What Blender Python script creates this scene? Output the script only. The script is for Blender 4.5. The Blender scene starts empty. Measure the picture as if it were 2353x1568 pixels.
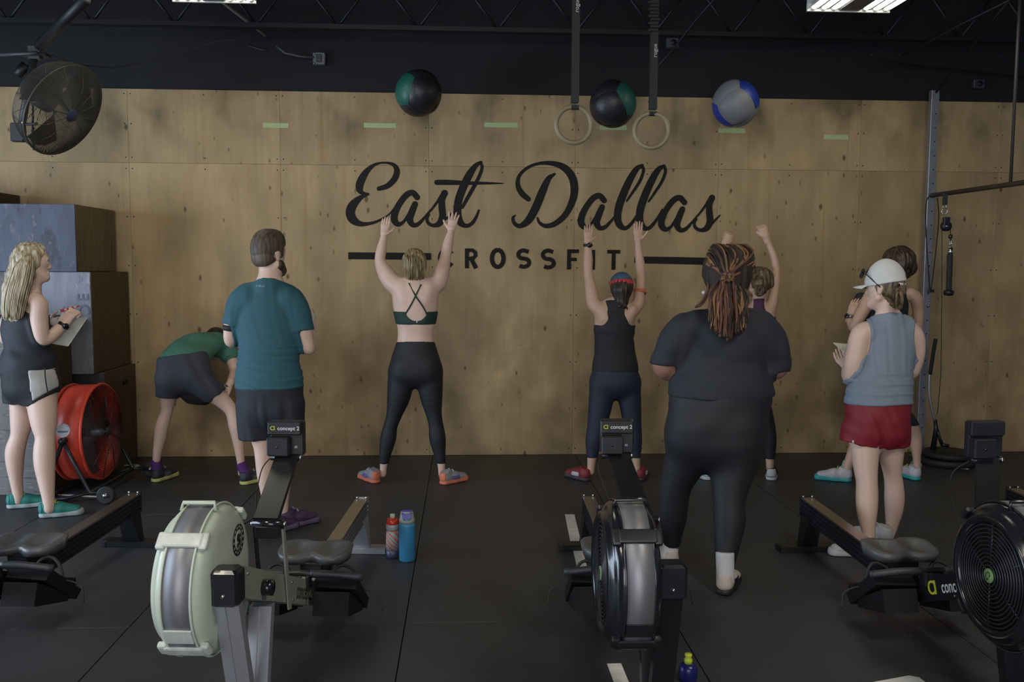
import bpy, math, random
import numpy as np
from mathutils import Vector, Matrix
from mathutils.bvhtree import BVHTree

scene = bpy.context.scene
COL = scene.collection
random.seed(7)
PI = math.pi

# ------------------------------------------------------------------ camera
F_PX, CAM_H = 2050.0, 1.6
YAW, PITCH, ROLL = -0.05373, 0.08224, 0.00519
WALL_Y = 7.53
cy_, sy_ = math.cos(YAW), math.sin(YAW)
FWD = np.array([-sy_ * math.cos(PITCH), cy_ * math.cos(PITCH), -math.sin(PITCH)])
_r = np.array([cy_, sy_, 0.0])
_u = np.cross(_r, FWD)
RIGHT = _r * math.cos(ROLL) + _u * math.sin(ROLL)
UP = -_r * math.sin(ROLL) + _u * math.cos(ROLL)
CAMP = np.array([0.0, 0.0, CAM_H])
cam_data = bpy.data.cameras.new('camera')
cam_data.sensor_width = 36.0
cam_data.lens = F_PX / 2353.0 * 36.0
cam_data.clip_start = 0.05
cam = bpy.data.objects.new('camera', cam_data)
COL.objects.link(cam)
M = Matrix.Identity(4)
for i in range(3):
    M[i][0], M[i][1], M[i][2], M[i][3] = RIGHT[i], UP[i], -FWD[i], CAMP[i]
cam.matrix_world = M
scene.camera = cam

# ------------------------------------------------------------------ light
scene.view_settings.view_transform = 'Standard'
scene.view_settings.look = 'None'
scene.view_settings.gamma = 1.0
scene.view_settings.use_curve_mapping = False
scene.view_settings.exposure = 0.48
world = bpy.data.worlds.new('world')
scene.world = world
world.use_nodes = True
world.node_tree.nodes['Background'].inputs[0].default_value = (0.62, 0.75, 1.0, 1)
world.node_tree.nodes['Background'].inputs[1].default_value = 0.13

def area_light(name, loc, target, sx, sy, power, col):
    d = bpy.data.lights.new(name, 'AREA')
    d.shape = 'RECTANGLE'; d.size = sx; d.size_y = sy; d.energy = power; d.color = col
    o = bpy.data.objects.new(name, d); COL.objects.link(o)
    o.location = loc
    o.rotation_euler = (Vector(target) - Vector(loc)).to_track_quat('-Z', 'Y').to_euler()
    return o
# daylight through the roll-up door in the left-hand wall, and from the open front behind the camera
area_light('door_daylight', (-6.15, 3.6, 1.30), (0.0, 4.4, 0.75), 3.4, 2.3, 185, (0.66, 0.81, 1.0))
area_light('door_daylight_front', (-1.0, -3.6, 2.0), (0.3, 6.0, 1.2), 5.0, 2.8, 155, (0.95, 0.96, 1.0))

# ------------------------------------------------------------------ helpers
def ray(px, py):
    return FWD + RIGHT * ((px - 1176.5) / F_PX) - UP * ((py - 784.0) / F_PX)
def at(px, py, Y):
    d = ray(px, py)
    return CAMP + d * (Y / d[1])
def fl(px, py, z=0.0):
    d = ray(px, py)
    return CAMP + d * ((z - CAM_H) / d[2])
def ppm(Y):
    return F_PX / (Y * 0.9966)

def lin(h):
    c = [int(h[i:i + 2], 16) / 255 for i in (0, 2, 4)]
    return tuple(x / 12.92 if x <= 0.04045 else ((x + 0.055) / 1.055) ** 2.4 for x in c)

MATS = {}
def mat(name, col, rough=0.5, metal=0.0, var=0.12, scale=14.0, bump=0.0, bscale=60.0, stretch=(1, 1, 1), coat=0.0, spec=0.5):
    if name in MATS:
        return MATS[name]
    if isinstance(col, str):
        col = lin(col)
    m = bpy.data.materials.new(name); m.use_nodes = True
    nt = m.node_tree; N = nt.nodes; L = nt.links
    b = N['Principled BSDF']
    b.inputs['Roughness'].default_value = rough
    b.inputs['Metallic'].default_value = metal
    b.inputs['Specular IOR Level'].default_value = spec
    if coat: b.inputs['Coat Weight'].default_value = coat
    tc = N.new('ShaderNodeTexCoord'); mp = N.new('ShaderNodeMapping')
    mp.inputs['Scale'].default_value = stretch
    L.new(tc.outputs['Object'], mp.inputs[0])
    no = N.new('ShaderNodeTexNoise'); no.inputs['Scale'].default_value = scale; no.inputs['Detail'].default_value = 4
    L.new(mp.outputs[0], no.inputs['Vector'])
    mx = N.new('ShaderNodeMix'); mx.data_type = 'RGBA'
    mx.inputs['A'].default_value = (*[c * (1 - var) for c in col], 1)
    mx.inputs['B'].default_value = (*[min(1, c * (1 + var)) for c in col], 1)
    L.new(no.outputs['Fac'], mx.inputs['Factor'])
    L.new(mx.outputs['Result'], b.inputs['Base Color'])
    if bump:
        n2 = N.new('ShaderNodeTexNoise'); n2.inputs['Scale'].default_value = bscale; n2.inputs['Detail'].default_value = 3
        L.new(mp.outputs[0], n2.inputs['Vector'])
        bp = N.new('ShaderNodeBump'); bp.inputs['Strength'].default_value = bump; bp.inputs['Distance'].default_value = 0.01
        L.new(n2.outputs['Fac'], bp.inputs['Height']); L.new(bp.outputs[0], b.inputs['Normal'])
    MATS[name] = m
    return m
def emit(name, col, s):
    m = bpy.data.materials.new(name); m.use_nodes = True
    b = m.node_tree.nodes['Principled BSDF']
    b.inputs['Base Color'].default_value = (0.8, 0.8, 0.8, 1)
    b.inputs['Emission Color'].default_value = (*col, 1); b.inputs['Emission Strength'].default_value = s
    return m

def tag(o, label=None, cat=None, group=None, kind=None):
    if label: o['label'] = label
    if cat: o['category'] = cat
    if group: o['group'] = group
    if kind: o['kind'] = kind
    return o
def empty(name, loc, rz=0.0):
    o = bpy.data.objects.new(name, None); COL.objects.link(o)
    o.location = loc; o.rotation_euler = (0, 0, rz); o.empty_display_size = 0.1
    return o
def link_mesh(name, me, m, parent=None):
    o = bpy.data.objects.new(name, me); COL.objects.link(o)
    if m is not None:
        me.materials.append(m)
    if parent is not None:
        o.parent = parent
    return o

class MB:
    """collects simple shapes into one mesh"""
    def __init__(s):
        s.v = []; s.f = []; s.sm = []
    def add(s, v, f, smooth=False):
        n = len(s.v)
        s.v += [tuple(float(c) for c in p) for p in v]
        s.f += [tuple(i + n for i in q) for q in f]; s.sm += [smooth] * len(f)
        return s
    def hexa(s, p):   # 8 corners: bottom ring 0-3, top ring 4-7
        return s.add(p, [(3, 2, 1, 0), (4, 5, 6, 7), (0, 1, 5, 4), (1, 2, 6, 5), (2, 3, 7, 6), (3, 0, 4, 7)])
    def box(s, lo, hi, b=0.0):
        x0, y0, z0 = lo; x1, y1, z1 = hi
        if b <= 0:
            return s.hexa([(x0, y0, z0), (x1, y0, z0), (x1, y1, z0), (x0, y1, z0), (x0, y0, z1), (x1, y0, z1), (x1, y1, z1), (x0, y1, z1)])
        # chamfered box: three stacked octagon-ish rings
        def ring(i, z):
            return [(x0 + i, y0, z), (x1 - i, y0, z), (x1, y0 + i, z), (x1, y1 - i, z), (x1 - i, y1, z), (x0 + i, y1, z), (x0, y1 - i, z), (x0, y0 + i, z)]
        def ring2(z):
            return [(x0 + 2 * b, y0 + b, z), (x1 - 2 * b, y0 + b, z), (x1 - b, y0 + 2 * b, z), (x1 - b, y1 - 2 * b, z), (x1 - 2 * b, y1 - b, z), (x0 + 2 * b, y1 - b, z), (x0 + b, y1 - 2 * b, z), (x0 + b, y0 + 2 * b, z)]
        rings = [ring2(z0), ring(b, z0 + b), ring(b, z1 - b), ring2(z1)]
        v = sum(rings, [])
        f = [tuple(range(7, -1, -1)), tuple(range(24, 32))]
        for r in range(3):
            for i in range(8):
                j = (i + 1) % 8
                f.append((r * 8 + i, r * 8 + j, r * 8 + 8 + j, r * 8 + 8 + i))
        return s.add(v, f)
    def tube(s, pts, rad, n=8, caps=True, smooth=True, flat=None):
        P = np.array(pts, float); m = len(P)
        R = np.full(m, rad, float) if np.isscalar(rad) else np.array(rad, float)
        T = np.gradient(P, axis=0); T /= np.linalg.norm(T, axis=1)[:, None] + 1e-9
        a = np.array([0, 0, 1.0]) if abs(T[0][2]) < 0.9 else np.array([1.0, 0, 0])
        nrm = np.cross(T[0], a); nrm /= np.linalg.norm(nrm)
        v = []
        for i in range(m):
            nrm = nrm - T[i] * np.dot(nrm, T[i]); nrm /= np.linalg.norm(nrm) + 1e-9
            bi = np.cross(T[i], nrm)
            for k in range(n):
                t = 2 * PI * k / n
                v.append(P[i] + R[i] * (math.cos(t) * nrm + math.sin(t) * bi))
        f = []
        for i in range(m - 1):
            for k in range(n):
                j = (k + 1) % n
                f.append((i * n + k, i * n + j, i * n + n + j, i * n + n + k))
        if caps:
            f.append(tuple(range(n - 1, -1, -1))); f.append(tuple((m - 1) * n + k for k in range(n)))
        return s.add(v, f, smooth)
    def cyl(s, a, b, r, n=16, r2=None):
        return s.tube([a, b], [r, r if r2 is None else r2], n)
    def lathe(s, prof, c, axis, n=32, smooth=True, closed=False):
        """prof: (radius, height along axis)"""
        ax = np.array(axis, float); ax /= np.linalg.norm(ax)
        a = np.array([0, 0, 1.0]) if abs(ax[2]) < 0.9 else np.array([1.0, 0, 0])
        e1 = np.cross(a, ax); e1 /= np.linalg.norm(e1); e2 = np.cross(ax, e1)
        c = np.array(c, float); v = []; f = []; m = len(prof)
        for r, h in prof:
            for k in range(n):
                t = 2 * PI * k / n
                v.append(c + ax * h + r * (math.cos(t) * e1 + math.sin(t) * e2))
        for i in range(m if closed else m - 1):
            i2 = (i + 1) % m
            for k in range(n):
                j = (k + 1) % n
                f.append((i * n + k, i * n + j, i2 * n + j, i2 * n + k))
        if not closed:
            if prof[0][0] > 1e-5: f.append(tuple(range(n - 1, -1, -1)))
            if prof[-1][0] > 1e-5: f.append(tuple((m - 1) * n + k for k in range(n)))
        return s.add(v, f, smooth)
    def torus(s, c, axis, R, r, n=40, k=10, a0=0.0, a1=2 * PI):
        ax = np.array(axis, float); ax /= np.linalg.norm(ax)
        a = np.array([0, 0, 1.0]) if abs(ax[2]) < 0.9 else np.array([1.0, 0, 0])
        e1 = np.cross(a, ax); e1 /= np.linalg.norm(e1); e2 = np.cross(ax, e1)
        c = np.array(c, float); full = abs(a1 - a0 - 2 * PI) < 1e-6
        v = []; f = []; cnt = n if full else n + 1
        for i in range(cnt):
            t = a0 + (a1 - a0) * i / n
            d = math.cos(t) * e1 + math.sin(t) * e2
            for j in range(k):
                q = 2 * PI * j / k
                v.append(c + d * (R + r * math.cos(q)) + ax * r * math.sin(q))
        for i in range(n):
            i2 = (i + 1) % cnt
            for j in range(k):
                j2 = (j + 1) % k
                f.append((i * k + j, i2 * k + j, i2 * k + j2, i * k + j2))
        return s.add(v, f, True)
    def mesh(s, name, off=(0, 0, 0), bevel=0):
        me = bpy.data.meshes.new(name)
        ox, oy, oz = off
        me.from_pydata([(x - ox, y - oy, z - oz) for x, y, z in s.v], [], s.f)
        me.polygons.foreach_set('use_smooth', s.sm)
        me.validate(); me.update()
        return me
    def build(s, name, m, parent=None, off=(0, 0, 0)):
        return link_mesh(name, s.mesh(name, off), m, parent)

def text_mesh(txt, size, M4, depth=0.0008, xs=1.0):
    cu = bpy.data.curves.new('txt', 'FONT'); cu.body = txt; cu.size = size; cu.align_x = 'CENTER'; cu.align_y = 'CENTER'
    cu.extrude = depth; cu.resolution_u = 3; cu.offset = size * 0.012
    o = bpy.data.objects.new('txt', cu); COL.objects.link(o)
    dg = bpy.context.evaluated_depsgraph_get(); dg.update()
    me = bpy.data.meshes.new_from_object(o.evaluated_get(dg))
    bpy.data.objects.remove(o); bpy.data.curves.remove(cu)
    me.transform(M4 @ Matrix.Diagonal((xs, 1, 1, 1)))
    me.materials.clear()
    return me
def frame(origin, ex, ey):
    ex = Vector(ex).normalized(); ey = Vector(ey); ey = (ey - ex * ey.dot(ex)).normalized(); ez = ex.cross(ey)
    m = Matrix.Identity(4)
    for i in range(3):
        m[i][0], m[i][1], m[i][2], m[i][3] = ex[i], ey[i], ez[i], origin[i]
    return m

# ------------------------------------------------------------------ materials of the place
def plywood_material():
    m = bpy.data.materials.new('plywood'); m.use_nodes = True
    nt = m.node_tree; N = nt.nodes; L = nt.links; b = N['Principled BSDF']
    b.inputs['Roughness'].default_value = 0.55
    b.inputs['Specular IOR Level'].default_value = 0.3
    tc = N.new('ShaderNodeTexCoord'); oi = N.new('ShaderNodeObjectInfo')
    off = N.new('ShaderNodeVectorMath'); off.operation = 'ADD'
    sc = N.new('ShaderNodeVectorMath'); sc.operation = 'SCALE'
    cmb = N.new('ShaderNodeCombineXYZ')
    for i in range(3): L.new(oi.outputs['Random'], cmb.inputs[i])
    L.new(cmb.outputs[0], sc.inputs[0]); sc.inputs['Scale'].default_value = 37.0
    L.new(tc.outputs['Object'], off.inputs[0]); L.new(sc.outputs[0], off.inputs[1])
    def mp(scale):
        q = N.new('ShaderNodeMapping'); q.inputs['Scale'].default_value = scale; L.new(off.outputs[0], q.inputs[0]); return q
    def noise(scale, s, det=4):
        q = N.new('ShaderNodeTexNoise'); q.inputs['Scale'].default_value = s; q.inputs['Detail'].default_value = det
        L.new(mp(scale).outputs[0], q.inputs['Vector']); return q
    def ramp(src, a, b2, ca, cb):
        r = N.new('ShaderNodeValToRGB'); r.color_ramp.elements[0].position = a; r.color_ramp.elements[1].position = b2
        r.color_ramp.elements[0].color = ca; r.color_ramp.elements[1].color = cb
        L.new(src, r.inputs[0]); return r
    def mul(a, bcol, fac=1.0):
        q = N.new('ShaderNodeMix'); q.data_type = 'RGBA'; q.blend_type = 'MULTIPLY'; q.inputs['Factor'].default_value = fac
        L.new(a, q.inputs['A']); L.new(bcol, q.inputs['B']); return q.outputs['Result']
    grain = noise((9, 1, 0.7), 3.0, 6)
    base = ramp(grain.outputs['Fac'], 0.25, 0.75, (0.400, 0.286, 0.146, 1), (0.455, 0.335, 0.182, 1))
    c = base.outputs['Color']
    blot = noise((1.2, 1, 0.7), 2.6, 6)
    c = mul(c, ramp(blot.outputs['Fac'], 0.32, 0.6, (0.68, 0.66, 0.62, 1), (1.04, 1.03, 1.02, 1)).outputs['Color'], 0.8)
    # reddish vertical streaks
    st = noise((9, 1, 0.25), 1.7, 2)
    c = mul(c, ramp(st.outputs['Fac'], 0.64, 0.72, (1, 1, 1, 1), (0.80, 0.68, 0.56, 1)).outputs['Color'], 0.5)
    # knots and ball scuffs
    vo = N.new('ShaderNodeTexVoronoi'); vo.inputs['Scale'].default_value = 7.5
    L.new(mp((1.0, 1, 0.55)).outputs[0], vo.inputs['Vector'])
    gate = N.new('ShaderNodeMath'); gate.operation = 'MULTIPLY_ADD'
    sep = N.new('ShaderNodeSeparateColor'); L.new(vo.outputs['Color'], sep.inputs[0])
    L.new(sep.outputs[0], gate.inputs[0]); gate.inputs[1].default_value = 0.09
    L.new(vo.outputs['Distance'], gate.inputs[2])
    c = mul(c, ramp(gate.outputs[0], 0.075, 0.15, (0.26, 0.15, 0.09, 1), (1, 1, 1, 1)).outputs['Color'], 0.85)
    v2 = N.new('ShaderNodeTexVoronoi'); v2.inputs['Scale'].default_value = 11.0
    L.new(mp((1.0, 1, 0.45)).outputs[0], v2.inputs['Vector'])
    s2 = N.new('ShaderNodeSeparateColor'); L.new(v2.outputs['Color'], s2.inputs[0])
    g2 = N.new('ShaderNodeMath'); g2.operation = 'MULTIPLY_ADD'; L.new(s2.outputs[1], g2.inputs[0]); g2.inputs[1].default_value = 0.17; L.new(v2.outputs['Distance'], g2.inputs[2])
    c = mul(c, ramp(g2.outputs[0], 0.075, 0.17, (0.36, 0.26, 0.19, 1), (1, 1, 1, 1)).outputs['Color'], 0.8)
    # grey dirt where the balls strike, high on the wall, and cloudy scuffing low down
    sx = N.new('ShaderNodeSeparateXYZ'); L.new(tc.outputs['Object'], sx.inputs[0])
    def band(a, b2):
        q = N.new('ShaderNodeMapRange'); q.inputs['From Min'].default_value = a; q.inputs['From Max'].default_value = b2; q.interpolation_type = 'SMOOTHSTEP'; L.new(sx.outputs['Z'], q.inputs['Value']); return q.outputs[0]
    def stain(mask, nz, lo, hi, col):
        r0 = ramp(nz.outputs['Fac'], lo, hi, (0, 0, 0, 1), (1, 1, 1, 1))
        mm = N.new('ShaderNodeMath'); mm.operation = 'MULTIPLY'; L.new(mask, mm.inputs[0]); L.new(r0.outputs['Color'], mm.inputs[1])
        q = N.new('ShaderNodeMix'); q.data_type = 'RGBA'; q.blend_type = 'MULTIPLY'; L.new(mm.outputs[0], q.inputs['Factor']); L.new(c, q.inputs['A']); q.inputs['B'].default_value = col; return q.outputs['Result']
    c = stain(band(2.45, 2.85), noise((1.3, 1, 0.9), 2.4, 4), 0.46, 0.68, (0.45, 0.45, 0.45, 1))
    c = stain(band(1.5, 0.5), noise((1.0, 1, 0.9), 3.2, 6), 0.40, 0.70, (0.62, 0.60, 0.60, 1))
    c = stain(band(1.9, 1.0), noise((0.9, 1, 0.6), 5.0, 6), 0.52, 0.75, (1.22, 1.22, 1.24, 1))
    # per-sheet tint
    tint = ramp(oi.outputs['Random'], 0.0, 1.0, (0.90, 0.90, 0.90, 1), (1.05, 1.04, 1.03, 1))
    c = mul(c, tint.outputs['Color'])
    L.new(c, b.inputs['Base Color'])
    bp = N.new('ShaderNodeBump'); bp.inputs['Strength'].default_value = 0.15; bp.inputs['Distance'].default_value = 0.004
    L.new(grain.outputs['Fac'], bp.inputs['Height']); L.new(bp.outputs[0], b.inputs['Normal'])
    return m
PLY = plywood_material()
RUBBER = mat('black_rubber_mat', (0.034, 0.036, 0.041), 0.45, 0, 0.35, 90, 0.25, 400)
BLACKWALL = mat('black_painted_wall', (0.0052, 0.0055, 0.0072), 0.8, 0, 0.2, 6, 0.1, 50)
CEIL = mat('dark_painted_deck', (0.005, 0.005, 0.006), 0.7, 0, 0.2, 6)
STEELDARK = mat('dark_painted_steel', (0.011, 0.011, 0.013), 0.5, 0.3, 0.2, 10)
BLACKP = mat('black_plastic', (0.013, 0.014, 0.017), 0.38, 0, 0.15, 30)
BLACKG = mat('glossy_black_plastic', (0.010, 0.011, 0.014), 0.2, 0, 0.15, 30, coat=0.3)
BLACKM = mat('black_powder_coat', (0.013, 0.014, 0.017), 0.33, 0.2, 0.15, 40)
CHROME = mat('bright_steel', (0.55, 0.55, 0.56), 0.22, 1.0, 0.1, 20)
GALV = mat('galvanised_steel', (0.36, 0.36, 0.37), 0.42, 0.8, 0.3, 9, 0.1, 40)
WHITEPAINT = mat('white_line_paint', (0.60, 0.58, 0.54), 0.6, 0, 0.3, 25)
ROPEB = mat('black_cord', (0.014, 0.014, 0.015), 0.7, 0, 0.3, 60)

# ------------------------------------------------------------------ setting
tag(MB().box((-8, -4.5, -0.2), (9, WALL_Y + 0.2, -0.012)).build('floor', mat('slab_under_mats', (0.006, 0.006, 0.006), 0.8)), kind='structure')
FLOOR = bpy.data.objects['floor']
mw, ml = 1.2192, 1.829
X0M = -0.265
mat_mesh = {}
def rubber_mat(x, y, w, l):
    key = (round(w, 3), round(l, 3))
    if key not in mat_mesh:
        g = 0.0022
        b = MB().box((g, g, -0.012), (w - g, l - g, 0.0), 0.0015)
        me = b.mesh('rubber_mat'); me.materials.append(RUBBER); mat_mesh[key] = me
    o = bpy.data.objects.new('rubber_mat', mat_mesh[key]); COL.objects.link(o)
    o.location = (x, y, 0); o.parent = FLOOR
for ci in range(-5, 8):
    x = X0M + ci * mw
    top = 6.83 if ci % 2 else 7.53 - 1.78
    if ci % 2:
        rubber_mat(x, 6.83, mw, WALL_Y - 6.83 - 0.002)
    else:
        rubber_mat(x, top, mw, WALL_Y - top - 0.002)
    y = top
    while y > -4.3:
        l = min(ml, y + 4.4)
        rubber_mat(x, y - l, mw, l); y -= l

# wall behind the athletes: block wall painted black, plywood sheets screwed to it
tag(MB().box((-6.2, WALL_Y + 0.016, 0), (9, WALL_Y + 0.2, 4.6)).build('wall_back', BLACKWALL), kind='structure')
WALL = bpy.data.objects['wall_back']
PX0 = -0.293
ply_me = {}
for k in range(-4, 7):
    for z0, z1 in ((0.0, 2.437), (2.437, 3.03)):
        key = z0
        if key not in ply_me:
            me = MB().box((0.0006, -0.015, z0 + 0.0006), (1.2186, 0.0, z1 - 0.0006), 0.0012).mesh('plywood_sheet'); me.materials.append(PLY); ply_me[key] = me
        o = bpy.data.objects.new('plywood_sheet', ply_me[key]); COL.objects.link(o)
        o.location = (PX0 + k * 1.2192, WALL_Y + 0.015, 0); o.parent = WALL
sc_b = MB()
for k in range(-4, 8):
    x = PX0 + k * 1.2192
    for z in (0.05, 0.4, 0.8, 1.2, 1.6, 2.0, 2.39, 2.48, 2.75, 2.99):
        for dx in (-0.025, 0.025):
            sc_b.cyl((x + dx, WALL_Y - 0.0012, z), (x + dx, WALL_Y + 0.002, z), 0.0055, 6)
    for z in (0.05, 2.39, 2.48, 2.99):
        sc_b.cyl((x + 0.61, WALL_Y - 0.0012, z), (x + 0.61, WALL_Y + 0.002, z), 0.0055, 6)
tag(sc_b.build('screw_heads', mat('screw_black', (0.012, 0.010, 0.009), 0.5), WALL), kind='stuff')

wl_ = MB()
wl_.box((-6.4, -4.5, 0), (-6.2, 2.0, 4.6)).box((-6.4, 5.4, 0), (-6.2, WALL_Y + 0.01, 4.6)).box((-6.4, 2.0, 2.95), (-6.2, 5.4, 4.6))
tag(wl_.build('wall_left', BLACKWALL), kind='structure')

# ceiling deck: corrugated sheet under the roof
cb = MB()
pr = []
x = -8.0
while x < 9.0:
    pr += [(x, 4.45), (x + 0.07, 4.45), (x + 0.09, 4.41), (x + 0.13, 4.41)]; x += 0.15
v = []; f = []
for i, (xx, zz) in enumerate(pr):
    v += [(xx, -4.5, zz), (xx, WALL_Y + 0.2, zz)]
for i in range(len(pr) - 1):
    f.append((2 * i, 2 * i + 1, 2 * i + 3, 2 * i + 2))
cb.add(v, f)
cb.box((-8, -4.5, 4.47), (9, WALL_Y + 0.2, 4.6))
tag(cb.build('ceiling', CEIL), kind='structure')

# open-web joists, each a thing of its own
def joist(y, z0, z1, label):
    r = empty('roof_joist', (0, y, z0))
    tag(r, label, 'joist', 'roof joists')
    for z, nm in ((0.0, 'bottom_chord'), (z1 - z0, 'top_chord')):
        b = MB()
        b.box((-8, -0.035, z), (9, -0.010, z + 0.035)); b.box((-8, 0.010, z), (9, 0.035, z + 0.035))
        b.build(nm, STEELDARK, r)
    h = z1 - z0
    x = -7.8; k = 0; me = {}
    while x < 8.8:
        up = k % 2 == 0
        if up not in me:
            me[up] = MB().cyl((0, 0, 0.02 if up else h), (0.31, 0, h if up else 0.02), 0.011, 8).mesh('web_bar'); me[up].materials.append(STEELDARK)
        o = bpy.data.objects.new('web_bar', me[up]); COL.objects.link(o); o.location = (x, 0, 0); o.parent = r
        x += 0.31; k += 1
joist(7.15, 3.43, 3.86, 'dark open-web steel roof joist running just in front of the plywood wall')

# ------------------------------------------------------------------ light fixtures
TUBE = emit('fluorescent_tube_light', (1.0, 0.95, 0.80), 7.5)
FIXW = mat('white_enamel', (0.72, 0.72, 0.68), 0.35)
def fixture(px0, px1, py, z, label, length=1.22):
    # far end seen at (px, py); the lamp runs from there towards the camera
    d = ray((px0 + px1) / 2, py); t = (z - CAM_H) / d[2]; Yf = d[1] * t
    a = at(px0, py, Yf)[0]; b2 = at(px1, py, Yf)[0]; w = b2 - a; cx = (a + b2) / 2
    r = empty('high_bay_light', (cx, Yf - length / 2, z))
    tag(r, label, 'light', 'high bay lights under the ceiling')
    hw, hl = w / 2, length / 2
    MB().box((-hw, -hl, 0.035), (hw, hl, 0.075), 0.004).box((-hw, hl - 0.02, -0.015), (hw, hl, 0.04)).box((-hw, -hl, -0.015), (hw, -hl + 0.02, 0.04)).build('housing', FIXW, r)
    MB().box((-0.075, -hl + 0.02, -0.01), (0.075, hl - 0.02, 0.035), 0.004).build('ballast_channel', mat('ballast_grey', (0.10, 0.10, 0.11), 0.4), r)
    for k in range(3):
        for sg in (-1, 1):
            x = sg * (0.075 + (hw - 0.075) * (k + 0.5) / 3)
            tb = MB().cyl((x, -hl + 0.045, 0.005), (x, hl - 0.045, 0.005), 0.013, 10).build('tube_lamp', TUBE, r)
            for e in (hl - 0.045, -hl + 0.018):
                MB().cyl((x, e, 0.005), (x, e + 0.027, 0.005), 0.017, 10).build('lamp_holder', FIXW, tb)
            MB().add([(x - 0.03, -hl + 0.02, 0.0), (x - 0.012, -hl + 0.02, 0.03), (x + 0.012, -hl + 0.02, 0.03), (x + 0.03, -hl + 0.02, 0.0), (x - 0.03, hl - 0.02, 0.0), (x - 0.012, hl - 0.02, 0.03), (x + 0.012, hl - 0.02, 0.03), (x + 0.03, hl - 0.02, 0.0)],
                     [(0, 1, 5, 4), (1, 2, 6, 5), (2, 3, 7, 6)]).build('reflector', FIXW, r)
    for sx in (-1, 1):
        MB().tube([(sx * hw * 0.8, 0, 0.075), (sx * hw * 0.8, 0, 4.41 - z)], 0.003, 6).build('hanger_wire', STEELDARK, r)
    return r
fixture(1853, 2042, 24, 3.42, 'lit six-tube high bay light hanging above the grey and blue wall ball')
fixture(398, 590, 2, 3.42, 'lit high bay light hanging above the left-hand green tape mark')
# more lamps of the same row hang over the floor behind the photographer
for x, y in ((-2.2, 1.6), (2.2, 1.6)):
    o = area_light('hall_lamp', (x, y, 3.42), (x, y + 0.3, 0), 0.6, 1.2, 40, (1.0, 0.93, 0.78))

# ------------------------------------------------------------------ ceiling fittings
def conduit(pts, r, m, label, cat='conduit', name='conduit'):
    P = [np.array(p) for p in pts]
    o = MB().tube(P, r, 8).build(name, m, None)
    return tag(o, label, cat)
CABLEG = mat('grey_cable', (0.05, 0.05, 0.055), 0.5)
conduit([at(505, 0, 6.8), at(608, 80, 7.35), at(612, 85, 7.4)], 0.012, mat('pale_pipe', (0.16, 0.15, 0.13), 0.5), 'pale straight pipe slanting down from the lamp to the joist', 'pipe', 'pipe')
conduit([at(570, 105, 7.54), at(600, 114, 7.54), at(615, 116, 7.54)], 0.006, CABLEG, 'short stub of grey cable sticking out beside the electrical box run', 'cable', 'cable')
conduit([at(635, 106, 7.45), at(655, 122, 7.45), at(690, 130, 7.48), at(722, 132, 7.49)], 0.010, mat('flex_grey', (0.07, 0.07, 0.075), 0.5), 'flexible grey conduit leading into the electrical box')
jb = empty('electrical_box', at(735, 137, 7.53))
tag(jb, 'square grey electrical box with outlet on the black wall', 'electrical box')
s_ = 0.05
MB().box((-s_, -0.045, -s_), (s_, 0.012, s_), 0.005).build('box_body', mat('box_grey', (0.10, 0.105, 0.125), 0.5), jb)
for sx in (-1, 1):
    for sz in (-1, 1):
        MB().cyl((sx * 0.04, -0.05, sz * 0.04), (sx * 0.04, -0.04, sz * 0.04), 0.008, 8).build('screw', CHROME, jb)
MB().box((-0.022, -0.053, -0.03), (0.022, -0.044, 0.03), 0.003).build('outlet', BLACKP, jb)
for px, py, lab in ((1545, 100, 'small dark junction box on the joist beside the ring strap'), (2246, 194, 'small dark round-cornered sensor box on the black wall above the rig bar')):
    b = empty('junction_box', at(px, py, 7.08 if px < 2000 else 7.53)); tag(b, lab, 'junction box')
    MB().box((-0.05, -0.035, -0.04), (0.05, 0.015, 0.04), 0.008).build('box_body', mat('dark_box', (0.035, 0.037, 0.045), 0.5), b)
    MB().cyl((0, -0.045, 0), (0, -0.03, 0), 0.022, 12).build('knockout', STEELDARK, b)
conduit([at(1515, 150, 6.98), at(1545, 115, 6.98), at(1600, 45, 6.9), at(1640, 0, 6.6)], 0.009, STEELDARK, 'thin dark pipe slanting up past the junction box to the ceiling', 'pipe', 'pipe')
conduit([at(0, 126, 6.5), at(70, 123, 6.5), at(85, 121, 6.5)], 0.012, CABLEG, 'grey conduit running to the hanging cage fan bracket')
conduit([at(118, 128, 6.75), at(180, 150, 6.9), at(260, 156, 7.1), at(360, 140, 7.2), at(440, 112, 7.2), at(500, 94, 7.15), at(560, 90, 7.11)], 0.006, ROPEB, 'black power cord drooping along the wall from the cage fan', 'cord', 'cord')
conduit([at(2000, 125, 7.2), at(2040, 138, 7.3), at(2080, 147, 7.4), at(2200, 160, 7.45), at(2360, 178, 7.45)], 0.007, STEELDARK, 'thin dark cable crossing the black wall above the rig post', 'cable', 'cable')
conduit([at(90, 105, 6.5), at(140, 55, 6.0), at(195, 0, 5.6)], 0.035, STEELDARK, 'thick dark ceiling pipe running up from the cage fan bracket', 'pipe', 'pipe')
conduit([at(2075, 127, 7.1), at(2200, 60, 6.6), at(2320, 0, 6.2)], 0.012, STEELDARK, 'dark roof brace slanting up beside the high bay light', 'pipe', 'pipe')

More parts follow.
